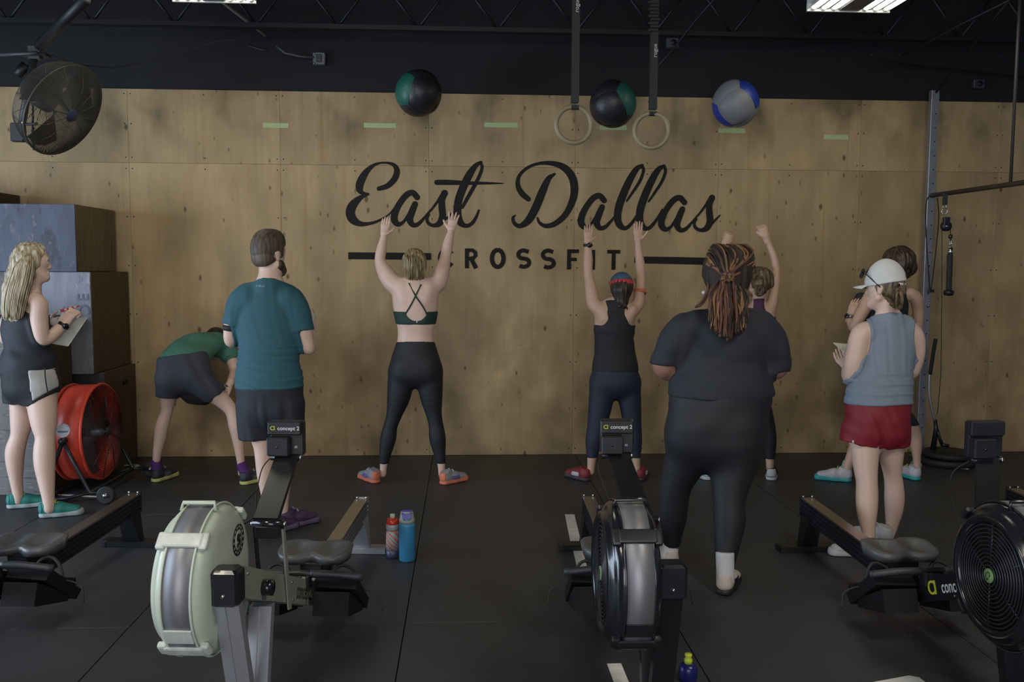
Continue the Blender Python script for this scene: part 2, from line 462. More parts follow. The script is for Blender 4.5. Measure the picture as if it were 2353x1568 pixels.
# ------------------------------------------------------------------ lettering on the plywood
INK = mat('black_sign_vinyl', (0.017, 0.0155, 0.0135), 0.75, 0, 0.15, 30, spec=0.2)
YL = WALL_Y - 0.0006
def wl(u, v, s=2.5576, x0=780, y0=340):
    p = at(x0 + u / s, y0 + v / s, YL); return p[0], p[2]
def spline(P, sub=6):
    P = np.array(P, float)
    if len(P) < 3:
        return P
    Q = np.vstack([2 * P[0] - P[1], P, 2 * P[-1] - P[-2]]); out = []
    for i in range(1, len(Q) - 2):
        for j in range(sub):
            t = j / sub
            a, b, c, d = Q[i - 1], Q[i], Q[i + 1], Q[i + 2]
            out.append(0.5 * (2 * b + (c - a) * t + (2 * a - 5 * b + 4 * c - d) * t * t + (3 * b - a - 3 * c + d) * t ** 3))
    out.append(P[-1]); return np.array(out)
LIFT = [0.0]
def ribbon(b, P, smooth=True, cap=True, closed=False):
    """P: (u, v, halfwidth) in the lettering frame -> flat raised stroke"""
    S = spline(P) if smooth else np.array(P, float)
    px = np.array([wl(u, v) for u, v, _ in S]); k = 1 / (2.5576 * ppm(WALL_Y)); R = np.maximum(S[:, 2], 1.0) * k
    T = np.gradient(px, axis=0); T /= np.linalg.norm(T, axis=1)[:, None] + 1e-9
    Nn = np.stack([-T[:, 1], T[:, 0]], 1)
    L_, R_ = px + Nn * R[:, None], px - Nn * R[:, None]
    LIFT[0] += 0.00012
    th = 0.0012 + LIFT[0]
    y0, y1 = YL - th, YL + 0.001
    n = len(px); v = []; f = []
    for i in range(n):
        v += [(L_[i][0], y0, L_[i][1]), (R_[i][0], y0, R_[i][1])]
    for i in range(n - 1):
        f.append((2 * i, 2 * i + 1, 2 * i + 3, 2 * i + 2))
    b.add(v, f)
    if cap:
        for e, dr in ((0, -1), (n - 1, 1)):
            c = px[e]; a0 = math.atan2(T[e][1], T[e][0]) * 1.0
            fan = [(c[0], y0 + 0.00004, c[1])]
            for q in range(17):
                t = 2 * PI * q / 16
                fan.append((c[0] + R[e] * math.cos(t), y0 + 0.00004, c[1] + R[e] * math.sin(t)))
            b.add(fan, [(0, q + 1, q + 2) for q in range(16)])
sign = empty('wall_lettering', at(1225, 500, YL)); sign_off = tuple(sign.location)
tag(sign, 'large black script and capital lettering painted across the plywood wall', 'sign')
def letter(name, strokes, smooth=True, cap=True):
    b = MB()
    for st in strokes:
        ribbon(b, st, smooth, cap)
    o = b.build(name, INK, sign, sign_off)
    return o
def sh(st, dx, dy):
    return [[(u + dx, v + dy, w) for u, v, w in s] for s in st]
E_ = [[(232, 240, 13), (285, 222, 16), (325, 180, 18), (338, 135, 17), (318, 100, 11), (265, 87, 6), (205, 100, 9), (155, 145, 18), (124, 200, 23), (118, 240, 21), (135, 265, 12), (172, 271, 5)],
      [(170, 274, 5), (125, 292, 14), (80, 335, 25), (64, 380, 27), (80, 422, 25), (125, 447, 15), (185, 443, 9), (240, 424, 7), (290, 392, 5), (325, 352, 6)]]
a_ = [[(457, 291, 17), (430, 264, 17), (393, 278, 18), (352, 330, 18), (326, 385, 20), (323, 425, 20), (345, 449, 15), (375, 436, 9), (405, 394, 9), (432, 350, 10), (448, 325, 10)],
      [(445, 330, 17), (425, 378, 20), (413, 420, 20), (430, 452, 15), (462, 448, 12), (500, 410, 8), (535, 366, 6)]]
s1_ = [[(535, 370, 6), (575, 318, 8), (600, 282, 11), (617, 268, 20)], [(618, 266, 19), (603, 305, 18), (602, 350, 20), (606, 400, 20), (588, 443, 18), (552, 456, 11), (522, 442, 10), (514, 416, 8), (528, 392, 6)]]
t_ = [[(832, 84, 8), (800, 105, 14), (765, 155, 21), (730, 225, 23), (702, 300, 23), (693, 370, 23), (703, 428, 22), (738, 458, 13), (775, 447, 11), (803, 408, 9), (819, 367, 6)],
      [(828, 85, 8), (838, 115, 9), (822, 165, 10), (790, 228, 11), (752, 295, 11), (722, 350, 9)], [(572, 203, 15), (640, 203, 15), (760, 207, 11), (880, 208, 7), (963, 209, 3)]]
D_ = [[(1264, 154, 7), (1228, 182, 16), (1192, 258, 23), (1155, 348, 24), (1112, 424, 22), (1062, 459, 14), (1028, 443, 11), (1020, 412, 9), (1034, 396, 4)],
      [(1110, 301, 15), (1072, 268, 17), (1049, 222, 14), (1055, 168, 10), (1100, 120, 9), (1168, 93, 9), (1248, 91, 14), (1320, 116, 20), (1366, 170, 23), (1381, 240, 23), (1369, 312, 21), (1328, 392, 18), (1268, 445, 16), (1212, 459, 13), (1176, 440, 9), (1163, 412, 6)]]
l_ = [[(1778, 104, 10), (1745, 125, 16), (1705, 190, 21), (1667, 275, 23), (1641, 350, 23), (1634, 415, 22), (1650, 458, 19), (1682, 472, 12), (1715, 445, 10), (1745, 402, 8), (1768, 360, 6)],
      [(1776, 104, 10), (1786, 135, 9), (1765, 195, 9), (1722, 262, 8), (1688, 312, 6)]]
letter('letter_E', E_); letter('letter_a', a_); letter('letter_s', s1_ + [[(600, 432, 9), (640, 406, 7), (682, 362, 5)]]); letter('letter_t', t_)
letter('letter_D', D_); letter('letter_a', sh(a_, 1098, 18)); letter('letter_l', l_); letter('letter_l', sh(l_, 129, 3)); letter('letter_a', sh(a_, 1570, 30))
letter('letter_s', sh(s1_, 1571, 28) + [[(2165, 468, 12), (2200, 432, 8), (2236, 396, 4)]])
def cap_c(cx, top, bot, w, g=0.62):
    n = 20; return [[(cx + w * math.cos(g + (2 * PI - 2 * g) * i / n), (top + bot) / 2 - (bot - top) / 2 * math.sin(g + (2 * PI - 2 * g) * i / n), 12) for i in range(n + 1)]]
def cap_s(cx, top, bot, w):
    m = (top + bot) / 2; q = (bot - top) / 4
    P = [(cx + w * 0.82, top + q * 0.35)]
    for i in range(1, 9):
        t = math.radians(55 + 205 * i / 8); P.append((cx + w * 0.86 * math.cos(t), top + q - q * math.sin(t)))
    for i in range(1, 10):
        t = math.radians(95 - 230 * i / 9); P.append((cx + w * 0.92 * math.cos(t), m + q - q * math.sin(t)))
    return [[(u, v, 12) for u, v in P]]
letter('letter_C', cap_c(628, 602, 696, 38), True, False)
letter('letter_R', [[(749, 591, 12), (749, 708, 12)], [(749, 602, 11), (782, 602, 11), (798, 615, 12), (800, 632, 12), (788, 648, 12), (749, 654, 11)], [(774, 652, 12), (803, 708, 13)]], False, False)
letter('letter_O', [[(930 + 34 * math.sin(2 * PI * i / 24), 650 - 50 * math.cos(2 * PI * i / 24), 13) for i in range(25)]], False, False)
letter('letter_S', cap_s(1082, 603, 699, 36), True, False)
letter('letter_S', cap_s(1226, 604, 703, 36), True, False)
letter('letter_F', [[(1350, 597, 12), (1348, 715, 12)], [(1340, 607, 11), (1407, 608, 11)], [(1345, 655, 10), (1394, 656, 10)]], False, False)
letter('letter_I', [[(1491, 600, 12), (1489, 717, 12)]], False, False)
letter('letter_T', [[(1612, 605, 12), (1609, 717, 12)], [(1573, 610, 11), (1650, 611, 11)]], False, False)
letter('dash_bar', [[(52, 634, 20), (300, 636, 20), (538, 639, 20)]], False, False)
letter('dash_bar', [[(1733, 658, 20), (1960, 662, 21), (2215, 668, 21)]], False, False)

# green tape marks
TAPE = mat('green_masking_tape', (0.40, 0.50, 0.24), 0.6, 0, 0.12, 40)
for i, (px0, px1, py, lab) in enumerate(((604, 663, 288, 'strip of green tape on the plywood seam left of all the wall balls'), (836, 910, 288, 'strip of green tape just below and left of the black and green wall ball'),
                                 (1113, 1190, 287, 'strip of green tape on the wall between the wall ball and the ring'), (1378, 1440, 293, 'strip of green tape half hidden below the ball between the rings'),
                                 (1651, 1712, 300, 'strip of green tape under the grey and blue wall ball'), (1893, 1949, 315, 'faint strip of green tape on plywood right of the grey and blue ball'))):
    a = at(px0, py, WALL_Y); b2 = at(px1, py, WALL_Y)
    o = MB().box((a[0], WALL_Y - 0.0014, a[2] - 0.019), (b2[0], WALL_Y + 0.0005, a[2] + 0.019)).build('tape_strip', TAPE, None)
    tag(o, lab, 'tape', 'green tape targets on the wall')
# pencil / scuff streaks on plywood
# ------------------------------------------------------------------ floor lines
def line_strip(pts, w, label, name='floor_line'):
    P = [fl(*p) for p in pts]; v = []; f = []
    b = MB()
    for a, c in zip(P[:-1], P[1:]):
        d = np.array([c[0] - a[0], c[1] - a[1], 0]); d /= np.linalg.norm(d); n = np.array([-d[1], d[0], 0]) * w / 2
        b.hexa([tuple(a - n + [0, 0, 0.0002]), tuple(c - n + [0, 0, 0.0002]), tuple(c + n + [0, 0, 0.0002]), tuple(a + n + [0, 0, 0.0002]),
                tuple(a - n + [0, 0, 0.0016]), tuple(c - n + [0, 0, 0.0016]), tuple(c + n + [0, 0, 0.0016]), tuple(a + n + [0, 0, 0.0016])])
    return tag(b.build(name, WHITEPAINT), label, 'floor line')
line_strip([(1309, 1183), (1323, 1247)], 0.062, 'white floor tape strip behind the black rowing machine, beside its rear foot')
line_strip([(1328, 1265), (1349, 1352)], 0.055, 'worn white floor tape running under the black rowing machine seat')
line_strip([(1411, 1526), (1440, 1600)], 0.058, 'white floor tape strip under the flywheel of the black rowing machine')
line_strip([(-40, 1128), (70, 1134), (240, 1143)], 0.03, 'long white floor line passing under the feet of the person with the clipboard')
line_strip([(268, 1070), (318, 1069)], 0.03, 'short pale floor line behind the red drum fan')
line_strip([(318, 1070), (282, 1089)], 0.03, 'short pale slanting floor line beside the red drum fan wheel')
pa = empty('paper_sheet', fl(2075, 1580)); tag(pa, 'white sheet of paper lying on the black floor near the right rowing machine', 'paper')
P = [fl(*q) for q in ((1990, 1572), (2088, 1554), (2112, 1558), (2130, 1572), (2150, 1640), (2010, 1650))]
o0 = np.array(pa.location)
b = MB(); n = len(P)
b.add([tuple(p - o0 + [0, 0, 0.0005]) for p in P] + [tuple(p - o0 + [0, 0, 0.002]) for p in P], [tuple(range(n - 1, -1, -1)), tuple(range(n, 2 * n))] + [(i, (i + 1) % n, n + (i + 1) % n, n + i) for i in range(n)])
b.build('sheet', mat('white_paper', (0.62, 0.62, 0.60), 0.7, 0, 0.05), pa)

# ------------------------------------------------------------------ plyometric boxes
def box_mat(name, front, side, stretch=(1, 1, 14)):
    return (mat(name + '_front', front, 0.6, 0, 0.45, 5, 0.15, 60, (3, 3, 0.8)), mat(name + '_side', side, 0.65, 0, 0.5, 3, 0.2, 30, (8, 8, 0.7)))
FB, SB = box_mat('blue_box', (0.072, 0.084, 0.125), (0.13, 0.095, 0.045))
FW, SW = box_mat('whitewashed_box', (0.24, 0.25, 0.29), (0.075, 0.048, 0.020))
FD, SD = box_mat('dark_box_wood', (0.09, 0.08, 0.085), (0.060, 0.038, 0.018))
FG, SG = box_mat('grey_plank_box', (0.14, 0.135, 0.13), (0.055, 0.036, 0.017))
def worn(m, c0, c1, scale=(2.5, 2.5, 1.2), lo=0.55, hi=0.63):
    nt = m.node_tree; N = nt.nodes; L = nt.links; b = N['Principled BSDF']; src = b.inputs['Base Color'].links[0].from_socket
    tc = N.new('ShaderNodeTexCoord'); mp = N.new('ShaderNodeMapping'); mp.inputs['Scale'].default_value = scale; L.new(tc.outputs['Object'], mp.inputs[0])
    no = N.new('ShaderNodeTexNoise'); no.inputs['Scale'].default_value = 3.0; no.inputs['Detail'].default_value = 8; no.inputs['Roughness'].default_value = 0.7; L.new(mp.outputs[0], no.inputs['Vector'])
    r = N.new('ShaderNodeValToRGB'); r.color_ramp.elements[0].position = lo; r.color_ramp.elements[1].position = hi; L.new(no.outputs['Fac'], r.inputs[0])
    mx = N.new('ShaderNodeMix'); mx.data_type = 'RGBA'; L.new(r.outputs[0], mx.inputs['Factor']); L.new(src, mx.inputs['A']); mx.inputs['B'].default_value = (*c0, 1)
    n2 = N.new('ShaderNodeTexNoise'); n2.inputs['Scale'].default_value = 9.0; n2.inputs['Detail'].default_value = 6; L.new(mp.outputs[0], n2.inputs['Vector'])
    r2 = N.new('ShaderNodeValToRGB'); r2.color_ramp.elements[0].position = 0.60; r2.color_ramp.elements[1].position = 0.70; L.new(n2.outputs['Fac'], r2.inputs[0])
    m2 = N.new('ShaderNodeMix'); m2.data_type = 'RGBA'; L.new(r2.outputs[0], m2.inputs['Factor']); L.new(mx.outputs['Result'], m2.inputs['A']); m2.inputs['B'].default_value = (*c1, 1)
    L.new(m2.outputs['Result'], b.inputs['Base Color'])
worn(FB, (0.045, 0.048, 0.065), (0.15, 0.14, 0.145)); worn(FW, (0.15, 0.15, 0.18), (0.33, 0.33, 0.35)); worn(FG, (0.07, 0.06, 0.05), (0.22, 0.21, 0.20), (1.2, 1.2, 9)); worn(SB, (0.045, 0.032, 0.015), (0.17, 0.13, 0.06), (12, 12, 0.8)); worn(SW, (0.04, 0.026, 0.012), (0.11, 0.075, 0.03), (6, 6, 0.9))
def jump_box(x0, x1, y0, y1, z0, z1, mf, ms, label, hole=None, text=None):
    r = empty('jump_box', ((x0 + x1) / 2, (y0 + y1) / 2, z0)); tag(r, label, 'jump box', 'stacked wooden jump boxes')
    w, d, h = (x1 - x0) / 2, (y1 - y0) / 2, z1 - z0; t = 0.018
    MB().box((-w, -d, 0.001), (w, -d + t, h), 0.002).build('front_panel', mf, r)
    MB().box((-w, d - t, 0.001), (w, d, h), 0.002).build('rear_panel', ms, r)
    sp = MB().box((w - t, -d + t, 0.001), (w, d - t, h), 0.002).build('side_panel', ms, r)
    MB().box((-w, -d + t, 0.001), (-w + t, d - t, h), 0.002).build('side_panel', ms, r)
    MB().box((-w + t, -d + t, h - t), (w - t, d - t, h - 0.001)).build('top_panel', ms, r)
    MB().box((-w + t, -d + t, 0.002), (w - t, d - t, t)).build('bottom_panel', ms, r)
    if hole:
        MB().box((w - 0.002, hole[0] - 0.06, hole[1] - 0.018), (w + 0.0012, hole[0] + 0.06, hole[1] + 0.018)).build('handle_slot', mat('slot_dark', (0.004, 0.004, 0.004), 0.9), sp)
    sc = MB()
    return r
bx_ = {}
jump_box(-3.395, -2.845, 6.74, 7.49, 1.552, 2.045, FB, SB, 'worn blue-faced jump box with bare striped side, topmost beside the plywood')
jump_box(-3.96, -3.405, 6.80, 7.10, 1.552, 2.030, FB, SD, 'worn blue-faced jump box with brown scuffs, topmost behind the blond person')
jump_box(-4.35, -3.60, 7.12, 7.50, 1.552, 2.16, FD, SD, 'dark jump box standing behind the scuffed blue box')
bB = jump_box(-3.37, -2.755, 6.75, 7.50, 0.792, 1.550, FW, SW, 'jump box with whitewashed front and faded stencil under the blue box')
jump_box(-3.52, -2.905, 6.28, 6.745, 0.0, 1.235, FG, SD, 'tall grey planked jump box with dark side behind the clipboard', None)
jump_box(-3.37, -2.725, 6.87, 7.51, 0.0, 0.790, FD, SW, 'dark jump box with a hand slot, lowest against the plywood wall', (0.10, 0.66))
jump_box(-4.10, -3.46, 6.95, 7.50, 0.792, 1.550, FG, SD, 'grey jump box partly hidden by the blond hair')
jump_box(-4.10, -3.46, 6.95, 7.51, 0.0, 0.790, FG, SD, 'grey jump box on the floor behind the legs of the clipboard holder')
# faded stencil letters on the whitewashed box
STN = mat('faded_stencil', (0.17, 0.16, 0.22), 0.7, 0, 0.4, 40)
for ch, pv, nm in (('E', 690 - 6, 'stencil_mark'), ('C', 712, 'stencil_mark')):
    p = at(192, pv, 6.747)
    Mx = frame((p[0] + 3.0625, p[1] - 7.125, p[2] - 0.792), (0, 0, 1) if ch == 'E' else (0, 0, -1), (-1, 0, 0) if ch == 'E' else (1, 0, 0))
    me = text_mesh(ch, 0.115, Mx, 0.0006); o = link_mesh(nm, me, STN, bB)

# ------------------------------------------------------------------ cone behind the legs
cc = at(22, 1075, 6.55); c0 = (cc[0] + 0.10, 6.55, 0)
cn = empty('floor_cone', c0); tag(cn, 'red cone with grey base standing behind the legs of the clipboard holder', 'cone')
MB().lathe([(0.17, 0.0), (0.17, 0.02), (0.155, 0.03)], (0, 0, 0), (0, 0, 1), 24).build('base', mat('grey_base', (0.17, 0.17, 0.19), 0.6), cn)
MB().lathe([(0.125, 0.028), (0.10, 0.14)], (0, 0, 0), (0, 0, 1), 24).lathe([(0.085, 0.2), (0.04, 0.40), (0.03, 0.405)], (0, 0, 0), (0, 0, 1), 24).build('cone_body', mat('red_cone', (0.50, 0.06, 0.05), 0.45), cn)
MB().lathe([(0.10, 0.14), (0.085, 0.2)], (0, 0, 0), (0, 0, 1), 24).build('band', mat('blue_band', (0.10, 0.12, 0.45), 0.5), cn)

# ------------------------------------------------------------------ red drum fan
fc = at(234, 991, 6.42); axf = np.array([0.995, -0.03, 0.02]); axf /= np.linalg.norm(axf)
FR = 0.334; DL = 0.20
fan_foot = (fc[0] - 0.1, fc[1] + 0.05, 0)
fr = empty('drum_fan', fan_foot); tag(fr, 'red metal drum fan on a black wheeled tube stand beside the jump boxes', 'fan')
RED = mat('red_enamel', (0.56, 0.055, 0.028), 0.38, 0, 0.1, 8)
fo = fan_foot
def fp(a, r, t):
    e2 = np.array([0, 0, 1.0]); e2 = e2 - axf * np.dot(e2, axf); e2 /= np.linalg.norm(e2); e1 = np.cross(e2, axf)
    return fc + axf * a + r * (math.cos(t) * e1 + math.sin(t) * e2)
dr = MB().lathe([(FR, -DL), (FR, 0.0), (FR - 0.006, 0.0), (FR - 0.006, -DL)], fc, axf, 48, closed=True).build('drum', RED, fr, fo)
for a in (0.0, -DL):
    MB().torus(fc + axf * a, axf, FR, 0.011, 48, 8).build('rim', RED, fr, fo)
FWIRE = mat('fan_wire', (0.05, 0.035, 0.033), 0.4, 0.5)
g = MB()
for k in range(1, 24):
    rr = FR * k / 24
    g.torus(fc + axf * (0.012 + 0.03 * (1 - (k / 24) ** 2)), axf, rr, 0.0017, 36, 4)
tag(g.build('grille_rings', FWIRE, fr, fo), kind='stuff')
for k in range(10):
    t = 2 * PI * k / 10 + 0.2
    MB().tube([fp(0.044, 0.03, t), fp(0.034, FR * 0.55, t), fp(0.008, FR, t)], 0.0032, 6).build('grille_spoke', FWIRE, fr, fo)
MB().lathe([(0.0, 0.055), (0.03, 0.052), (0.036, 0.03), (0.036, -0.06)], fc, axf, 20).build('hub', mat('fan_hub', (0.03, 0.028, 0.027), 0.5), fr, fo)
BLD = mat('fan_blade_grey', (0.16, 0.13, 0.13), 0.45, 0.4)
for k in range(3):
    t0 = 2 * PI * k / 3 + 2.4; v = []; nn = 8
    for i in range(nn + 1):
        r_ = 0.04 + (FR - 0.06) * i / nn
        for j in range(5):
            tt = t0 + (j / 4 - 0.5) * (0.75 + 0.2 * i / nn)
            v.append(fp(-0.09 + 0.05 * (j / 4 - 0.5), r_, tt))
    f = [(i * 5 + j, i * 5 + j + 1, i * 5 + j + 6, i * 5 + j + 5) for i in range(nn) for j in range(4)]
    v2 = [p - axf * 0.003 for p in v]; n0 = len(v)
    f2 = [tuple(n0 + q for q in reversed(x_)) for x_ in f]
    MB().add(v + v2, f + f2, True).build('blade', BLD, fr, fo)
MB().lathe([(0.0, -0.13), (0.04, -0.13), (0.05, -0.15), (0.05, -0.19), (0, -0.195)], fc, axf, 20).build('motor', mat('fan_motor', (0.05, 0.05, 0.05), 0.5), fr, fo)
# badge on the drum side nearest the camera
bp_ = at(155, 966, 6.0)
tb = None
e2 = np.array([0, 0, 1.0]); e2 = e2 - axf * np.dot(e2, axf); e2 /= np.linalg.norm(e2); e1 = np.cross(e2, axf)
if np.dot(e1, [0, -1, 0]) < 0: e1 = -e1
def drum_pt(a, t, lift=0.0015):
    return fc + axf * a + (FR + lift) * (math.cos(t) * e1 + math.sin(t) * e2)
BW = mat('badge_white', (0.55, 0.57, 0.62), 0.5, 0, 0.1); BK = mat('badge_ink', (0.03, 0.03, 0.05), 0.5)
bc_a, bc_t, br = -0.115, 0.20, 0.047
b = MB(); vv = [drum_pt(bc_a, bc_t)]
for q in range(25):
    t = 2 * PI * q / 24; vv.append(drum_pt(bc_a + br * math.cos(t), bc_t + br * math.sin(t) / FR))
b.add(vv, [(0, q + 1, q + 2) for q in range(24)]); bd = b.build('badge', BW, fr, fo)
cen = drum_pt(bc_a, bc_t - 0.02, 0.0024)
Mx = frame(tuple(np.array(cen) - np.array(fo)), tuple(axf), tuple(e2))
link_mesh('badge_letters', text_mesh('maxxy', 0.026, Mx, 0.0004), BK, bd)
for q in range(18):
    t = 2 * PI * q / 18
    c_ = np.array(drum_pt(bc_a + br * 0.84 * math.cos(t), bc_t + br * 0.84 * math.sin(t) / FR, 0.002)) - np.array(fo)
    if -0.3 < math.sin(t): link_mesh('badge_mark', text_mesh('I', 0.012, frame(tuple(c_), tuple(axf), tuple(e2)), 0.0003), BK, bd)
# stand
STD = mat('black_tube_steel', (0.02, 0.022, 0.026), 0.35, 0.4)
for sg in (1, -1):
    piv = fc + axf * (-DL * 0.52) + e1 * sg * (FR + 0.03)
    MB().cyl(piv - e1 * sg * 0.04, piv + e1 * sg * 0.022, 0.022, 14).build('pivot_knob', BLACKP, fr, fo)
    zb = 0.05
    A = np.array([piv[0], piv[1], 0]) - axf * [1, 1, 0] * 0.16; B_ = np.array([piv[0], piv[1], 0]) + axf * [1, 1, 0] * 0.17
    A[2] = 0.012; B_[2] = 0.07
    MB().tube([piv, piv * 0.5 + A * 0.5, A], 0.0135, 10).build('stand_leg', STD, fr, fo)
    MB().tube([piv, piv * 0.45 + B_ * 0.55 + [0, 0, 0.0], B_ + axf * [1, 1, 0] * 0.0, B_ + axf * [1, 1, 0] * 0.10], 0.0135, 10).build('stand_leg', STD, fr, fo)
    W_ = B_ + axf * [1, 1, 0] * 0.12; W_[2] = 0.062
    wh = MB().lathe([(0.022, -0.016), (0.052, -0.016), (0.060, -0.010), (0.060, 0.010), (0.052, 0.016), (0.022, 0.016)], W_ + e1 * sg * 0.03, e1, 28, False).build('wheel', mat('rubber_wheel', (0.015, 0.015, 0.016), 0.6), fr, fo)
    MB().cyl(W_ + e1 * sg * 0.03 - e1 * 0.027, W_ + e1 * sg * 0.03 + e1 * 0.027, 0.016, 12).build('wheel_hub', CHROME, wh, fo)
    MB().tube([A, B_ * 0.5 + A * 0.5 - [0, 0, 0.01], B_], 0.011, 8).build('base_rail', STD, fr, fo)
    if sg == 1: A1, B1 = A, B_
    else: A2, B2 = A, B_
MB().tube([A1, A2], 0.0125, 10).build('cross_bar', STD, fr, fo)
MB().tube([B1, B2], 0.0125, 10).build('cross_bar', STD, fr, fo)

# ------------------------------------------------------------------ hanging cage fan
hc = at(147, 254, 6.45); ax = np.array([0.90, -0.25, -0.515]); ax /= np.linalg.norm(ax); HR = 0.335
hf = empty('cage_fan', tuple(hc)); tag(hf, 'dark wire cage fan hanging from a ceiling pole above the jump boxes', 'fan')
ho = tuple(hc)
HW = mat('dark_cage_wire', (0.085, 0.080, 0.072), 0.45, 0.4)
g = MB()
for k in range(3, 56):
    q = k / 56; g.torus(hc + ax * (0.075 * (1 - q ** 3)), ax, HR * q, 0.0021, 40, 4)
for k in range(1, 17):
    g.torus(hc - ax * 0.009 * k, ax, HR * (1 - 0.0005 * k * k), 0.0016, 40, 4)
tag(g.build('cage_rings', HW, hf, ho), kind='stuff')
MB().torus(hc, ax, HR, 0.006, 48, 8).build('cage_rim', HW, hf, ho)
a = np.array([0, 0, 1.0]); h2 = a - ax * np.dot(a, ax); h2 /= np.linalg.norm(h2); h1 = np.cross(h2, ax)
for k in range(12):
    t = 2 * PI * k / 12; d = math.cos(t) * h1 + math.sin(t) * h2
    MB().tube([hc + ax * 0.076 + d * 0.04, hc + ax * 0.07 + d * HR * 0.6, hc + d * HR, hc - ax * 0.15 + d * HR * 0.86, hc - ax * 0.17 + d * 0.06], 0.0022, 5).build('cage_spoke', HW, hf, ho)
bh = MB().lathe([(0.0, 0.082), (0.045, 0.08), (0.05, 0.07), (0, 0.07)], hc, ax, 24).build('cage_badge', mat('cage_badge_blue', (0.03, 0.04, 0.10), 0.5), hf, ho)
for k in range(3):
    t0 = 2 * PI * k / 3 + 0.5; v = []
    for i in range(7):
        r_ = 0.03 + (HR - 0.06) * i / 6
        for j in range(4):
            tt = t0 + (j / 3 - 0.5) * 1.25
            v.append(hc - ax * (0.06 + 0.07 * (j / 3 - 0.5)) + r_ * (math.cos(tt) * h1 + math.sin(tt) * h2))
    f = [(i * 4 + j, i * 4 + j + 1, i * 4 + j + 5, i * 4 + j + 4) for i in range(6) for j in range(3)]
    n0 = len(v); MB().add(v + [p - ax * 0.003 for p in v], f + [tuple(n0 + q for q in reversed(x_)) for x_ in f], True).build('blade', mat('cage_blade', (0.10, 0.095, 0.08), 0.4, 0.5), hf, ho)
MB().lathe([(0.0, -0.12), (0.075, -0.12), (0.08, -0.2), (0.07, -0.32), (0.03, -0.34), (0, -0.34)], hc, ax, 24).build('motor', mat('motor_grey', (0.05, 0.05, 0.055), 0.35, 0.5), hf, ho)
pt, pb = at(78, 130, 6.6), at(45, 315, 6.62)
MB().tube([pt, pb], 0.026, 12).build('hanging_pole', mat('pole_dark', (0.03, 0.035, 0.037), 0.45, 0.3), hf, ho)
MB().box(pt - [0.08, 0.05, 0.0], pt + [0.10, 0.05, 0.02], 0.004).build('ceiling_plate', STEELDARK, hf, ho)
MB().box(pt - [0.03, 0.03, 0.02], pt + [0.05, 0.03, 0.07], 0.004).build('clamp', mat('clamp_grey', (0.06, 0.06, 0.065), 0.5), hf, ho)
MB().tube([at(60, 150, 6.6), at(40, 172, 6.6)], 0.035, 12).build('spotlight_can', STEELDARK, hf, ho)
q = at(42, 300, 6.6)
MB().box(q - [0.045, 0.03, 0.08], q + [0.045, 0.03, 0.05], 0.006).build('control_box', mat('control_dark', (0.03, 0.03, 0.03), 0.5), hf, ho)
MB().cyl(at(53, 281, 6.56), at(53, 281, 6.53), 0.012, 8).build('brass_screw', mat('brass', (0.5, 0.42, 0.08), 0.3, 0.8), hf, ho)
MB().tube([at(55, 285, 6.58), at(85, 284, 6.5)], 0.008, 8).tube([at(50, 320, 6.58), at(75, 308, 6.5)], 0.006, 8).build('bracket_arm', CABLEG, hf, ho)
MB().tube([at(76, 240, 6.6), at(75, 300, 6.58), at(78, 345, 6.56)], 0.008, 8).build('pull_cord', ROPEB, hf, ho)

# ------------------------------------------------------------------ wall balls
def wall_ball(px, py, Y, R, cols, rot, label):
    c = at(px, py, Y); r = empty('wall_ball', tuple(c)); tag(r, label, 'wall ball', 'wall balls in the air by the wall')
    RM = Matrix.Rotation(rot[0], 3, 'X') @ Matrix.Rotation(rot[1], 3, 'Y') @ Matrix.Rotation(rot[2], 3, 'Z')
    n = 14
    for fi in range(6):
        axi = fi // 2; sg = 1 if fi % 2 == 0 else -1; v = []; f = []
        for i in range(n + 1):
            for j in range(n + 1):
                a, b2 = math.tan((i / n - 0.5) * PI / 2), math.tan((j / n - 0.5) * PI / 2)
                p = [0, 0, 0]; p[axi] = sg; p[(axi + 1) % 3] = a; p[(axi + 2) % 3] = b2
                p = Vector(p).normalized()
                e = min(i, j, n - i, n - j)
                rad = R * (0.975 if e == 0 else (0.993 if e == 1 else 1.0)) * (1 + 0.012 * math.sin(5 * p.x + 3 * p.z + fi))
                v.append(RM @ (p * rad))
        for i in range(n):
            for j in range(n):
                q = (i * (n + 1) + j, i * (n + 1) + j + 1, (i + 1) * (n + 1) + j + 1, (i + 1) * (n + 1) + j)
                f.append(q if sg < 0 else q[::-1])
        MB().add(v, f, True).build('ball_panel', cols[fi], r)
    return r
BALLK = mat('black_vinyl', (0.016, 0.016, 0.020), 0.42, 0, 0.2, 30, 0.2, 60)
BALLG = mat('green_vinyl', (0.012, 0.10, 0.075), 0.45, 0, 0.25, 20, 0.15, 50)
BALLS = mat('grey_vinyl', (0.17, 0.175, 0.19), 0.5, 0, 0.1, 20, 0.15, 50)
BALLB = mat('blue_vinyl', (0.012, 0.035, 0.26), 0.45, 0, 0.2, 20, 0.15, 50)
wall_ball(962, 214, 7.0, 0.178, [BALLK, BALLG, BALLK, BALLK, BALLK, BALLK], (0.15, 0.25, 0.45), 'black wall ball with a green panel hanging in the air left of the rings')
wall_ball(1408, 239, 6.85, 0.178, [BALLG, BALLK, BALLK, BALLK, BALLK, BALLK], (0.3, -0.5, -0.45), 'black wall ball with a green panel in the air between the rings')
wall_ball(1690, 238, 6.85, 0.178, [BALLB, BALLB, BALLS, BALLS, BALLS, BALLS], (0.25, -0.75, -0.25), 'grey wall ball with blue panels in the air right of the rings')

